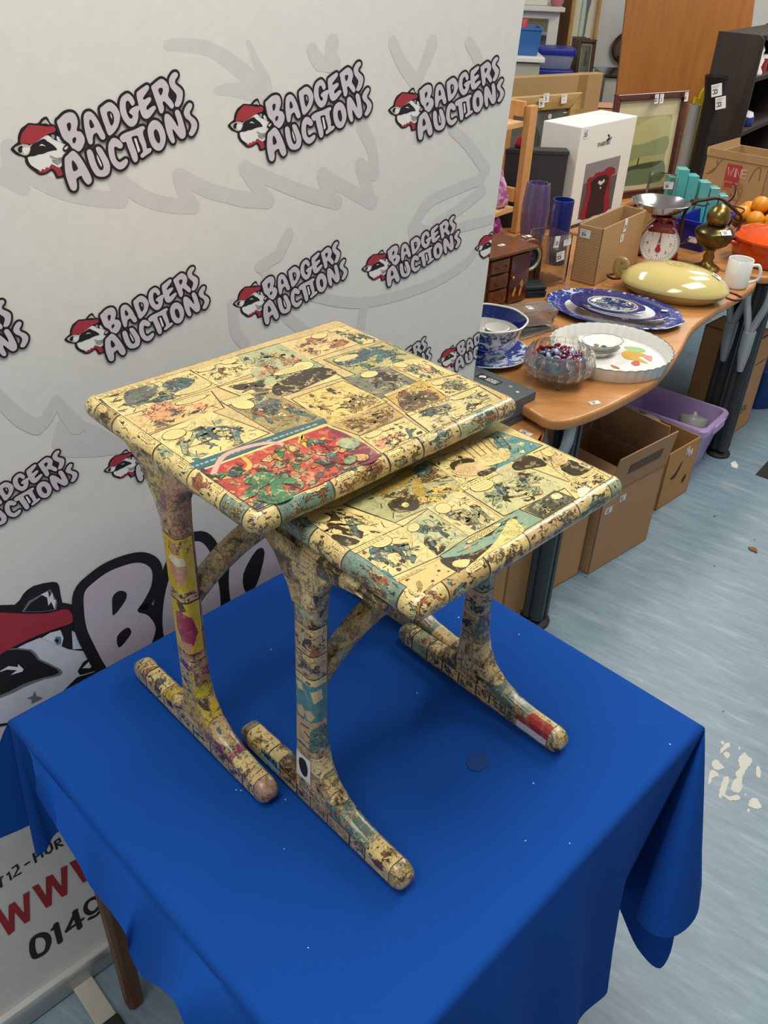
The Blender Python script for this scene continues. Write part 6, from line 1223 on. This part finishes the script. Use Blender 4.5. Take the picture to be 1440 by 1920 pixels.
def cloth_lump(label, cat, name, P, s, c, seed):
    random.seed(seed); mb = MB(); ph = [random.random() * 6 for _ in range(4)]; wv = lambda a, r, z: 1 + .18 * math.sin(3 * a + ph[0] + z * 30) + .1 * math.sin(7 * a + ph[1] + z * 50)
    mb.lathe([(s[0] * r, s[1] * z) for r, z in ((.7, 0), (1, .08), (1.0, .3), (.85, .6), (.6, .85), (.25, .97), (.02, 1))], 36, wob=wv); q = mb.build(name, c, None, smooth=180); q.location = P; return tag(q, label, cat)
def SH(x, y, z): v_ = o.matrix_basis @ Vector((x, y, z)); return v_
cloth_lump('pink and white soft bag on the lower pine shelf', 'bag', 'soft_bag', SH(-.09, .06, zs2), (.045, .15), willow('pink_print', '#d9c6d4', .7, .5, '#b0529c', '#c98fbf'), 4)
cloth_lump('magenta patterned bag bundled beneath the lower pine shelf', 'bag', 'soft_bag', SH(-.10, .06, 0.001), (.045, .11), willow('magenta_print', '#cbb6b4', .6, .56, '#8f2f7a', '#b763a8'), 9)
# charcoal box, tall white box
Lw = AY(925, 420, 3.44); N = AY(1047, 420, 3.45); Lw.z = N.z = DZ; H = ZAT(N, 292) - DZ
o = thing('storage_box', 'large matt charcoal box behind the pine shelf upright', 'box', (Lw.x, Lw.y, DZ), math.atan2(N.y - Lw.y, N.x - Lw.x)); WC = (N - Lw).length; mb = MB(); mb.box((WC / 2, .03, H / 2), (WC, .06, H)); mb.build('box_body', mat('charcoal_box', '#34373a', .65), o, bevel=.003); 
mb = MB(); mb.box((WC / 2, .03, H + .008), (WC + .006, .066, .016)); mb.build('lid', MATS['charcoal_box'], o, bevel=.003)
q = cloth_lump('crumpled red and white gift bow on top of the charcoal box', 'bow', 'gift_bow', o.matrix_basis @ Vector((.09, .03, H + .017)), (.03, .045), willow('red_print', '#dcd6d2', .8, .6, '#a3122c', '#c04a5a'), 6)
N, Rr = AT(1062, 427, DZ), AT(1163, 393, DZ); loc, rz, W = place(N, Rr); H = ZAT(N, 239) - DZ
wb = mat('white_card', '#e3e2da', .55, var=.02)
o = thing('gift_box', 'tall white gift box with swan emblem and dark red picture', 'box', loc, rz); mb = MB(); mb.box((W / 2, .085, H / 2), (W, .17, H)); mb.build('carton', wb, o, bevel=.003)
mb = MB(); k = Ink(mb, lambda x, y: (x * W, -.0005, y * H), (0, -1, 0), 0, .0004)
k.fill([(.18, .05), (.80, .05), (.80, .62), (.18, .62)], C('#5c5557'), 1); k.fill([(.18, .42), (.80, .42), (.80, .62), (.18, .62)], C('#8b8587'), 2); k.blob([(.22, .05), (.26, .30), (.24, .46), (.34, .47), (.38, .5), (.5, .50), (.6, .53), (.72, .5), (.74, .44), (.68, .42), (.70, .25), (.74, .05), (.5, .04)], C('#8e1628'), 3); k.blob([(.32, .05), (.34, .30), (.32, .42), (.5, .46), (.64, .41), (.61, .22), (.64, .05), (.48, .04)], C('#2c1216'), 5)
k.disc(.5, .38, .035, C('#d8d4d2'), 7, ry=.02); k.disc(.46, .395, .02, C('#d8d4d2'), 8, ry=.018); k.disc(.54, .395, .02, C('#d8d4d2'), 8, ry=.018); k.disc(.5, .33, .012, C('#d8d4d2'), 8, ry=.012)
k.stroke(catmull([(.49, .87), (.52, .85), (.505, .83), (.48, .82), (.53, .825), (.56, .835)], 3, False), .008, C('#3a3a3a'), 2); mb.build('printed_picture', PRINT, o)
mb = MB(); k = Ink(mb, lambda x, y: (x, -.0007, y), (0, -1, 0), 0, .0004); k.text('SWAROVSKI', W * .33, H * .775, .013, .0013, C('#4a4a4a'), 2, .92); mb.build('lettering', PRINT, o); sticker(o, (W * .1, -.0008, H * .93), (1, 0, 0), (0, 0, 1), .032, .034, '305')
# ---- framed pictures
def framed(label, A, B, H, fw, mfr, art, lean=6, mount=None, name='framed_picture', cat='picture', th=.022):
    loc, rz, W = place(A, B); o = thing(name, label, cat, loc, rz); ln = R(lean)
    P = lambda x, y, z: (x, -z + y * math.sin(ln), y * math.cos(ln))
    for nm, q in (('frame_rail', [(0, 0), (W, 0), (W - fw, fw), (fw, fw)]), ('frame_rail', [(W, 0), (W, H), (W - fw, H - fw), (W - fw, fw)]), ('frame_rail', [(W, H), (0, H), (fw, H - fw), (W - fw, H - fw)]), ('frame_rail', [(0, H), (0, 0), (fw, fw), (fw, H - fw)])):
        mb = MB(); mb.rprism(q, 0, th, .006, 3, P=P); mb.build(nm, mfr, o, smooth=50)
    mb = MB(); k = Ink(mb, lambda x, y: P(x, y, .004), Vector(P(0, 0, 1)) - Vector(P(0, 0, 0)), 0, .0004); w0, h0 = W - 2 * fw, H - 2 * fw
    k.rect(fw * .9, fw * .9, W - fw * .9, H - fw * .9, C(mount or '#cfc6a0'), 0); art(k, lambda s, t: (fw + s * w0, fw + t * h0)); mb.build('picture', print_mat('glazed_print', .12, .5), o); return o
def sea(k, M):
    q = lambda pts: [M(*p) for p in pts]
    k.fill(q([(.12, .06), (.9, .06), (.9, .82), (.12, .82)]), C('#a9ab72'), 1); k.blob(q([(.14, .5), (.3, .7), (.6, .8), (.88, .78), (.88, .5), (.6, .45), (.35, .42)]), C('#bcb981'), 2); k.blob(q([(.14, .3), (.5, .38), (.88, .4), (.88, .58), (.5, .52), (.14, .5)]), C('#8f9c6c'), 3); k.blob(q([(.14, .08), (.88, .08), (.88, .3), (.6, .27), (.4, .24), (.14, .26)]), C('#6d7f5c'), 4); k.blob(q([(.2, .2), (.4, .24), (.7, .24), (.85, .3), (.6, .3), (.3, .27)]), C('#46523f'), 5); k.stroke(q([(.45, .25), (.46, .36)]), .003, C('#39402f'), 6)
redm = wood('red_mahogany', '#3d150d', '#5e2617', 6, .25, coat=.4); 
A, B = AT(1122, 376, DZ), AT(1252, 358, DZ); fr = framed('mahogany-framed green seascape print leaning behind the teal blocks', A, B, (ZAT(A, 182) - DZ) * 1.02, .028, redm, sea, 2, '#cfc79e')
W = (B - A).length; H = (ZAT(A, 182) - DZ) * 1.02
for x, d in ((.50, '30'), (.57, '3'), (.92, '41')): sticker(fr, (W * x, -.022, H - .022), (1, 0, .03), (0, .1, 1), .022, .036, d)
def grey_art(k, M):
    q = lambda pts: [M(*p) for p in pts]; k.fill(q([(.0, .0), (1, .0), (1, 1), (.0, 1)]), C('#5c605c'), 1); k.disc(*M(.46, .87), .012, C('#d8d8d2'), 3); k.disc(*M(.72, .86), .012, C('#d8d8d2'), 3); k.rect(*M(.93, .9), *M(.99, .92), C('#e4e4e0'), 3); k.blob(q([(.3, .1), (.55, .2), (.6, .45), (.5, .7), (.42, .6), (.36, .3)]), C('#3a3f3c'), 3); k.stroke(catmull(q([(.4, .3), (.45, .5), (.43, .65), (.5, .72)]), 4, False), .006, C('#9aa096'), 5)
goldf = wood('gilt_frame', '#8f7240', '#b59a62', 6, .4)
A = AT(912, 338, DZ); B = AT(1068, 318, DZ); Hg = ZAT(A, 184) - DZ; g = framed('wide gilt frame around a dark grey picture, behind the tall white box', A, B, Hg, .066, goldf, grey_art, 2, '#4c504c'); W = (B - A).length
for x, zz, d in ((.50, -.03, '29'), (.545, -.01, '5'), (.76, -.02, '-')): sticker(g, (W * x, -.023, Hg + zz), (1, 0, .05), (-.05, .05, 1), .035, .038, d)
A = AT(938, 318, DZ) + DN * .05; A = Vector((A.x, A.y, DZ)); B = AT(1124, 297, DZ) + DN * .05; Hc = ZAT(A, 147) - DZ; loc, rz, W = place(A, B); o = thing('flat_carton', 'flat upright cardboard sleeve with taped corners behind the gilt frame', 'box', loc, rz); mb = MB(); mb.box((W / 2, .03, Hc / 2), (W, .05, Hc)); mb.build('carton', mat('sleeve_card', '#a88a5c', .8, var=.1), o, bevel=.004)
for p_, q_ in (((W * .8, .0045, Hc * .8), (.06, .001, Hc * .38)), ((W * .08, .0045, Hc * .7), (.05, .001, Hc * .3))): mb = MB(); mb.box(p_, q_); mb.build('parcel_tape', mat('brown_tape', '#94764a', .3), o)
# ---- wine carton and plain carton on the second desk
N, L, Rr = AT(1412, 425, DZ), AT(1296, 402, DZ), AT(1470, 398, DZ); H = ZAT(N, 312) - DZ; D = (L - N).length
wc = carton('brown wine carton with red square print, behind the orange casserole', N, Rr, D, H, mat('wine_carton', '#a5845a', .8, var=.08), True, [('l', 88, .03), ('b', 80, .03)])
mb = MB(); k = Ink(mb, lambda x, y: (-.0006, D * (1 - x), H * y), (-1, 0, 0), 0, .0004); k.fill([(.36, .55), (.60, .55), (.60, .93), (.36, .93)], C('#a8323a'), 1)
for p in ([(.05, .7), (.15, .75), (.22, .9), (.26, .98)], [(.1, .74), (.2, .85), (.18, .95)], [(.6, .2), (.66, .4), (.62, .55), (.68, .6)], [(.66, .15), (.78, .25), (.86, .2), (.8, .1), (.7, .12)], [(.75, .7), (.8, .9), (.88, .95), (.9, .75)]): k.stroke(catmull(p, 4, False), .006, C('#6f5638'), 2)
mb.build('print', PRINT, wc); mb = MB(); k = Ink(mb, lambda x, y: (-.0008, D - x, y), (-1, 0, 0), 0, .0004); k.text('WINE', D * .39, H * .74, .03, .0022, C('#d7a8a0'), 3, .85); k.text('50', D * .36, H * .38, .06, .004, C('#a86a4c'), 3, .85); mb.build('lettering', PRINT, wc); sticker(wc, (.03, -.001, H * .86), (1, 0, .1), (-.1, 0, 1), .026, .034, '36'); sticker(wc, (.075, -.001, H * .84), (1, 0, .5), (-.5, 0, 1), .03, .036, '3')
A = AT(1428, 442, DZ) + Vector((.01, .0, 0)); carton('plain brown carton at the right edge, in front of the wine carton', A + Vector((.11, .02, 0)), A + Vector((.31, .13, 0)), .10, ZAT(A, 356) - DZ, card, False)
# ---- dark bookcase with small china
YB_ = 4.45; tl_ = AY(1349, 58, YB_); tr_ = AT(1437, 66, tl_.z); dark = wood('dark_oak', '#1a120d', '#2b1f16', 5, .75, stretch=(10, 10, 1)); loc, rz, W = place(Vector((tl_.x, tl_.y, 0)), Vector((tr_.x, tr_.y, 0))); HB = tl_.z
bc = thing('bookcase', 'dark oak bookcase seen from its side, right of the orange board', 'bookcase', loc, rz); mb = MB(); pan = [(0, 0), (W, 0)] + [(W - .03 + .03 * math.cos(PI / 2 * k / 5), HB - .03 + .03 * math.sin(PI / 2 * k / 5)) for k in range(6)] + [(0, HB)]
mb.rprism(pan, -.01, .01, .003, 2, P=lambda x, y, z: (x, -z, y)); mb.build('side_panel', dark, bc, smooth=40)
LB = .75; bm = bc.matrix_basis
mb = MB(); mb.rprism(pan, -.01, .01, .003, 2, P=lambda x, y, z: (x, LB - z, y)); mb.build('side_panel', dark, bc, smooth=40)
mb = MB(); mb.box((.012, LB / 2, HB / 2), (.012, LB - .02, HB - .02)); mb.build('back_panel', dark, bc)
def pxz(px, py): return ZAT(Vector((tr_.x, tr_.y, 0)), py)
shz = [HB - .012, pxz(0, 150), pxz(0, 252), .35, .08]
for z in shz: mb = MB(); mb.box((W / 2 + .006, LB / 2, z), (W - .012, LB - .02, .02)); mb.build('shelf', dark, bc, bevel=.001)
potb = mat('blue_pot', '#2a3f8a', .25)
lab = ('blue and white pot on the bookcase shelf, beside the side panel', 'blue and white pot on the bookcase shelf, right-hand of the two')
for i, (x, y) in enumerate(((W - .06, .08), (W - .05, .19))):
    t = thing('china_pot', lab[i], 'pot', bm @ Vector((x, y, shz[2] + .0102)), 0, 'pots on the bookcase'); mb = MB(); mb.lathe([(.034, 0), (.038, .004), (.04, .04), (.037, .042), (.034, .04), (0, .03)], 24); mb.build('pot_body', potb, t, smooth=50); mb = MB(); mb.lathe([(.036, .042), (.03, .06), (.012, .066), (0, .067)], 24); mb.build('lid', china, t, smooth=50)
t = thing('china_figure', 'small white china figure on the upper bookcase shelf', 'figurine', bm @ Vector((W - .04, .12, shz[1] + .0102))); mb = MB(); mb.lathe([(.03, 0), (.032, .01), (.02, .03), (.028, .06), (.016, .08), (.02, .1), (.01, .12), (0, .124)], 20); mb.build('figure_body', china, t, smooth=60)
t = thing('red_tin', 'small red tin on the upper bookcase shelf behind the china figure', 'tin', bm @ Vector((W - .05, .22, shz[1] + .0102))); mb = MB(); mb.lathe([(.03, 0), (.03, .07), (.028, .072), (0, .072)], 20); mb.build('tin_body', mat('red_tin', '#8e2330', .3), t, smooth=40); mb = MB(); mb.lathe([(.031, .06), (.031, .076), (0, .077)], 20); mb.build('lid', china, t, smooth=40)
# tall black vase and dark urn before the bookcase
P = Vector((AY(1322, 300, 4.25).x, 4.25, 0)); rd = mat('black_glaze', '#0d0b09', .55, var=.1, coat=.1); zt = ZAT(P, 142); rt2 = AY(1346, 142, 4.25)
P = Vector((rt2.x, 4.25, 0)); o = thing('floor_vase', 'tall black floor vase with two lot labels, before the dark bookcase', 'vase', P); zt = rt2.z
mb = MB(); mb.lathe([(.07, 0), (.08, .02), (.06, zt * .3), (.035, zt * .55), (.026, zt * .75), (.036, zt * .92), (.055, zt), (.05, zt), (.03, zt * .9), (.015, zt * .7), (0, zt * .6)], 30); mb.build('vase_body', rd, o, smooth=60)
for x, zz in ((-.01, zt - .05), (.02, zt - .1)): sticker(o, (x, -.058, zz), (1, 0, .25), (-.25, 0, 1), .045, .05, '33')
# yellow sign and grey roll
ys = 4.62; A = AY(1296, 215, ys); mb = MB(); q = [AY(*p, ys) for p in ((1300, 290), (1316, 290), (1325, 168), (1320, 164), (1314, 172), (1310, 184), (1302, 182))]; x0 = A.x
o = thing('warning_sign', 'bright yellow plastic floor sign wedged beside the dark bookcase', 'sign', (A.x, ys, 0)); mb.rprism([(0, 0), (.07, 0)] + [(p.x - A.x, p.z) for p in q[2:]], -.012, .012, .004, 2, P=lambda x, y, z: (x, -z, y)); mb.build('sign_board', mat('yellow_plastic', '#e0c81e', .4), o)
t = AY(1306, 196, 4.3); mb = MB(); mb.lathe([(.026, 0), (.026, t.z), (.02, t.z), (.02, 0)], 24); q = mb.build('paper_roll', mat('grey_roll', '#8f918c', .7), None, smooth=40); q.location = (t.x - .005, 4.3, 0); tag(q, 'upright grey roll beside the mahogany picture frame', 'roll')
# ---- large orange-veneer board
yb = lambda px, py: (lambda d: EYE + d * (5.3 / d.y))(ray(px, py))
c1, c2, c3, c4 = yb(1175, 0), yb(1155, 180), yb(1416, 0), yb(1409, 55)
def down(a, b, z): return a + (b - a) * ((z - a.z) / (b.z - a.z))
q = [down(c1, c2, 0.002), down(c3, c4, .002), down(c3, c4, 1.9), down(c1, c2, 1.9)]
o = thing('veneer_board', 'huge orange-brown veneered board standing on end at the back', 'board', (q[0].x, 5.3, 0)); mb = MB(); mb.rprism([(p.x - q[0].x, p.z) for p in q], -.03, 0, .003, 2, P=lambda x, y, z: (x, -z, y)); mb.build('board', wood('orange_veneer', '#96602f', '#ae7238', 2.5, .35, stretch=(9, 9, .7)), o)
# ---- back wall furniture
SZ = 0.98; A = AY(1030, 150, 5.75); o = thing('sideboard', 'low dark wood sideboard against the back wall, under the leaning pictures', 'sideboard', (1.03, 5.80, 0)); mb = MB(); mb.box((.02, .3, SZ / 2), (.26, .54, SZ - .02)); mb.build('carcass', dark, o, bevel=.004); mb = MB(); mb.box((.02, .3, SZ - .005), (.28, .56, .02)); mb.build('sideboard_top', mah, o, bevel=.004)
def torso(k, M):
    q = lambda pts: [M(*p) for p in pts]; k.fill(q([(.12, .1), (.88, .1), (.88, .85), (.12, .85)]), C('#ddd8c0'), 1); k.blob(q([(.28, .3), (.3, .7), (.36, .78), (.5, .8), (.62, .74), (.7, .66), (.66, .55), (.58, .5), (.6, .3), (.5, .2), (.36, .18)]), C('#8fb3a8'), 2); k.blob(q([(.34, .3), (.38, .72), (.46, .74), (.5, .5), (.46, .25)]), C('#c9d4c2'), 3); k.blob(q([(.5, .75), (.62, .72), (.7, .64), (.64, .54), (.6, .3), (.54, .22), (.54, .5)]), C('#6d7882'), 4)
A = AY(1053, 150, 6.1); B = AY(1107, 146, 6.1); A.z = SZ + .006; B.z = SZ + .006; framed('tall gilt-framed watercolour of a torso leaning at the back wall', A, B, .62, .022, wood('light_gilt', '#a87a3a', '#c99a55', 6, .4), torso, 3, '#dcd6bd')
def port(k, M):
    q = lambda pts: [M(*p) for p in pts]; k.rect(*M(0, 0), *M(1, 1), C('#cfc6a4'), 0.5); k.fill(q([(.1, .1), (.9, .1), (.9, .92), (.1, .92)]), C('#7a7f6c'), 1); k.blob(q([(.4, .5), (.45, .75), (.6, .72), (.62, .5), (.7, .3), (.4, .3)]), C('#55594a'), 2)
sm_f = wood('small_dark_frame', '#3a2a1a', '#594430', 8, .4)
for i, (ax, bx_, yy, lab) in enumerate(((1078, 1112, 5.80, 'small dark-framed portrait leaning in front of the torso watercolour'), (1072, 1100, 5.87, 'dark frame leaning second behind the small portrait'), (1066, 1092, 5.94, 'dark frame leaning last behind the small portrait'))):
    A = AY(ax, 130, yy); B = AY(bx_, 127, yy); A.z = B.z = SZ + .006; framed(lab, A, B, .21, .02, sm_f, port, 8)
A = AY(1040, 60, 6.3); mb = MB(); o = thing('wood_plank', 'dark brown wooden plank leaning at the back wall beside the gilt watercolour', 'plank', (AY(1050, 60, 6.3).x, 6.3, SZ + .006)); mb.box((.03, .02, .4), (.09, .025, .8)); mb.build('plank', wood('plank_brown', '#4d3018', '#6f4a28', 5, .5, stretch=(10, 10, 1)), o, bevel=.002)
# white display cabinet with mirror, grey cupboard with basket, blue boxes
A = AY(975, 100, 6.0); B = AY(1042, 96, 6.0); zt = AY(1000, 20, 6.0).z; o = thing('display_cabinet', 'white cabinet with a mirrored door at the far left of the back wall', 'cabinet', (A.x - .2, 6.0, 0)); W = B.x - A.x + .2; wl = mat('white_laminate', '#d9d8d0', .4, var=.02)
mb = MB(); mb.box((W / 2, .2, zt / 2), (W, .36, zt)); mb.build('carcass', wl, o, bevel=.003); mb = MB(); mb.box((W / 2, .18, zt + .012), (W + .04, .42, .024)); mb.build('cabinet_top', wl, o, bevel=.003)
mb = MB(); mb.box((W * .48, .013, zt - .3), (W * .72, .006, .52)); dr = mb.build('door', mat('mirror_glass', '#b9bcb0', .06, .9), o); mb = MB(); mb.box((W * .1, .01, zt - .3), (.012, .014, .06)); mb.build('handle', steel, dr)
t = thing('ornament_box', 'cream ornament box on top of the white cabinet', 'box', (A.x + .02, 6.06, zt + .0245)); mb = MB(); mb.box((.05, .05, .03), (.14, .1, .06)); mb.build('box_body', cream_ch, t, bevel=.004); mb = MB(); mb.box((.05, .05, .066), (.15, .11, .012)); mb.build('lid', cream_ch, t, bevel=.004)
t = thing('pink_jar', 'small pink jar on top of the white cabinet', 'jar', (A.x + .2, 6.08, zt + .0245)); mb = MB(); mb.lathe([(.03, 0), (.04, .02), (.04, .05), (.025, .065), (.0, .07)], 20); mb.build('jar_body', mat('pink_glaze', '#b8707a', .3), t, smooth=60); mb = MB(); mb.lathe([(.02, .066), (.008, .08), (0, .082)], 14); mb.build('lid', MATS['pink_glaze'], t, smooth=60)
A = AY(930, 112, 5.1); B = AY(1018, 108, 5.1); zt = B.z; o = thing('metal_cupboard', 'pale grey office cupboard behind the banner edge', 'cupboard', (A.x, 5.1, 0)); W = B.x - A.x; pg = mat('pale_grey_metal', '#a9a79a', .45, var=.03)
mb = MB(); mb.box((W / 2, .2, zt / 2 - .015), (W - .02, .4, zt - .03)); mb.build('carcass', pg, o, bevel=.003); mb = MB(); mb.box((W / 2, .2, zt - .012), (W + .02, .44, .024)); mb.build('cupboard_top', wl, o, bevel=.004)
mb = MB(); mb.box((W * .45, -.008, zt / 2 - .03), (W * .8, .014, zt - .12)); dr = mb.build('door', pg, o, bevel=.002); mb = MB(); mb.box((W * .80, -.018, zt - .16), (.012, .008, .08)); mb.build('handle', blackp, dr); mb = MB(); mb.lathe([(.008, 0), (.008, .004), (0, .0045)], 12); lk = mb.build('lock', steel, dr); lk.location = (W * .72, -.0155, zt - .13); lk.rotation_euler = (R(90), 0, 0)
o = thing('plastic_basket', 'sky blue plastic basket of oddments on the pale grey cupboard', 'basket', (AY(960, 90, 5.14).x, 5.14, zt + .0005)); W = .15; mb = MB(); rb = lambda i, z: [(x, y, z) for x, y in rrect(W / 2 - i, .1 - i, .015, 4, W / 2, .1)]
mb.rings([rb(.012, 0), rb(.01, .003), rb(0, .12), rb(-.006, .12), rb(-.006, .13), rb(.003, .13), rb(.004, .12), rb(.014, .006)]); mb.build('basket_body', mat('sky_blue_plastic', '#3567a8', .4), o, smooth=40)
mb = MB(); mb.lathe([(.03, 0), (.03, .15), (.026, .155), (0, .155)], 18); q = mb.build('red_tub', mat('red_plastic', '#a8202e', .4), None, smooth=40); q.location = o.location + Vector((.05, .09, .008)); tag(q, 'red plastic tub inside the sky blue basket', 'tub')
bl = mat('blue_lid', '#20309a', .35); cl = mat('cloudy_plastic', '#a9b4d8', .35, trans=.35)
zz = SZ - .3
t0 = AY(1005, 140, 5.5)
b_ = thing('storage_stand', 'low white stand holding the blue-lidded storage boxes', 'stand', (t0.x - .02, 5.45, 0)); zst = AY(1030, 170, 5.5).z; mb = MB(); mb.box((.125, .13, zst / 2), (.27, .26, zst)); mb.build('stand_body', wl, b_, bevel=.004)
mb = MB(); mb.box((.125, -.004, zst * .5), (.23, .008, zst * .8)); mb.build('door', pg, b_)
hbx = (AY(1030, 90, 5.5).z - zst) / 2
for i in range(2):
    t = thing('storage_box', ('lower clear plastic storage box with blue lid, under its twin', 'upper clear plastic storage box with blue lid, above its twin')[i], 'box', (t0.x + .0, 5.5, zst + .0005 + i * hbx), 0, 'blue-lidded storage boxes'); mb = MB(); mb.rings([[(x, y, z) for x, y in rrect(.105 - i_, .1 - i_, .02, 4, .105, .1)] for z, i_ in ((0, .02), (.004, .016), (hbx - .035, .004))]); mb.build('box_body', cl, t, smooth=40); mb = MB(); mb.rprism(rrect(.11, .105, .02, 4, .105, .1), hbx - .036, hbx - .002, .006, 2); mb.build('lid', bl, t, smooth=40)
# wall mirror, glass shelf and ornament, boxes low down
c0 = AY(1178, 92, 6.72); mb = MB(); o = thing('wall_mirror', 'round dark wooden wall mirror half hidden by the orange board', 'mirror', (c0.x, 6.79, c0.z)); TM = Matrix.Rotation(R(90), 4, 'X'); mb = MB(TM); mb.lathe([(.075, 0), (.1, 0), (.102, .02), (.09, .03), (.075, .02)], 40, caps=(False, False)); mb.rings([]) if False else None; mb.build('frame', mahd, o, smooth=50); mb = MB(TM); mb.lathe([(.076, .004), (.076, .008), (0, .008)], 40); mb.build('mirror_plate', MATS['mirror_glass'], o)
c0 = AY(1136, 140, 6.2); zs_ = AY(1150, 140, 6.2).z; o = thing('side_table', 'white side cabinet with a dark glass top behind the cardboard sleeve', 'table', (c0.x, 6.2, 0)); mb = MB(); mb.box((.2, .2, zs_ / 2 - .01), (.4, .4, zs_ - .02)); mb.build('carcass', wl, o, bevel=.003); mb = MB(); mb.box((.2, .19, zs_ - .006), (.42, .42, .012)); mb.build('glass_top', mat('dark_glass_top', '#3a4240', .06, coat=.5), o, bevel=.002)
o = thing('bird_ornament', 'small dark bird-shaped ornament on the white side cabinet', 'ornament', (c0.x + .07, 6.28, zs_ + .0005)); mb = MB(); mb.tube(catmull([(0, 0, .10), (.02, 0, .085), (.04, 0, .04), (.09, 0, .02), (.14, 0, .02)], 5, False), [.006 + .012 * math.sin(PI * i / 20) for i in range(21)], 10); mb.build('body', rd, o, smooth=60); mb = MB(); mb.lathe([(.03, 0), (.03, .006), (.008, .01), (.006, .03)], 16, c=(.06, 0, 0)); mb.build('base', rd, o)
A = AY(1128, 205, 4.9); zl = A.z; carton('peach-coloured carton low down between the sleeve and the orange board', Vector((A.x + .0, 5.02, 0)), Vector((A.x + .30, 5.02, 0)), .2, zl - .01, mat('peach_card', '#b98a66', .8), False)
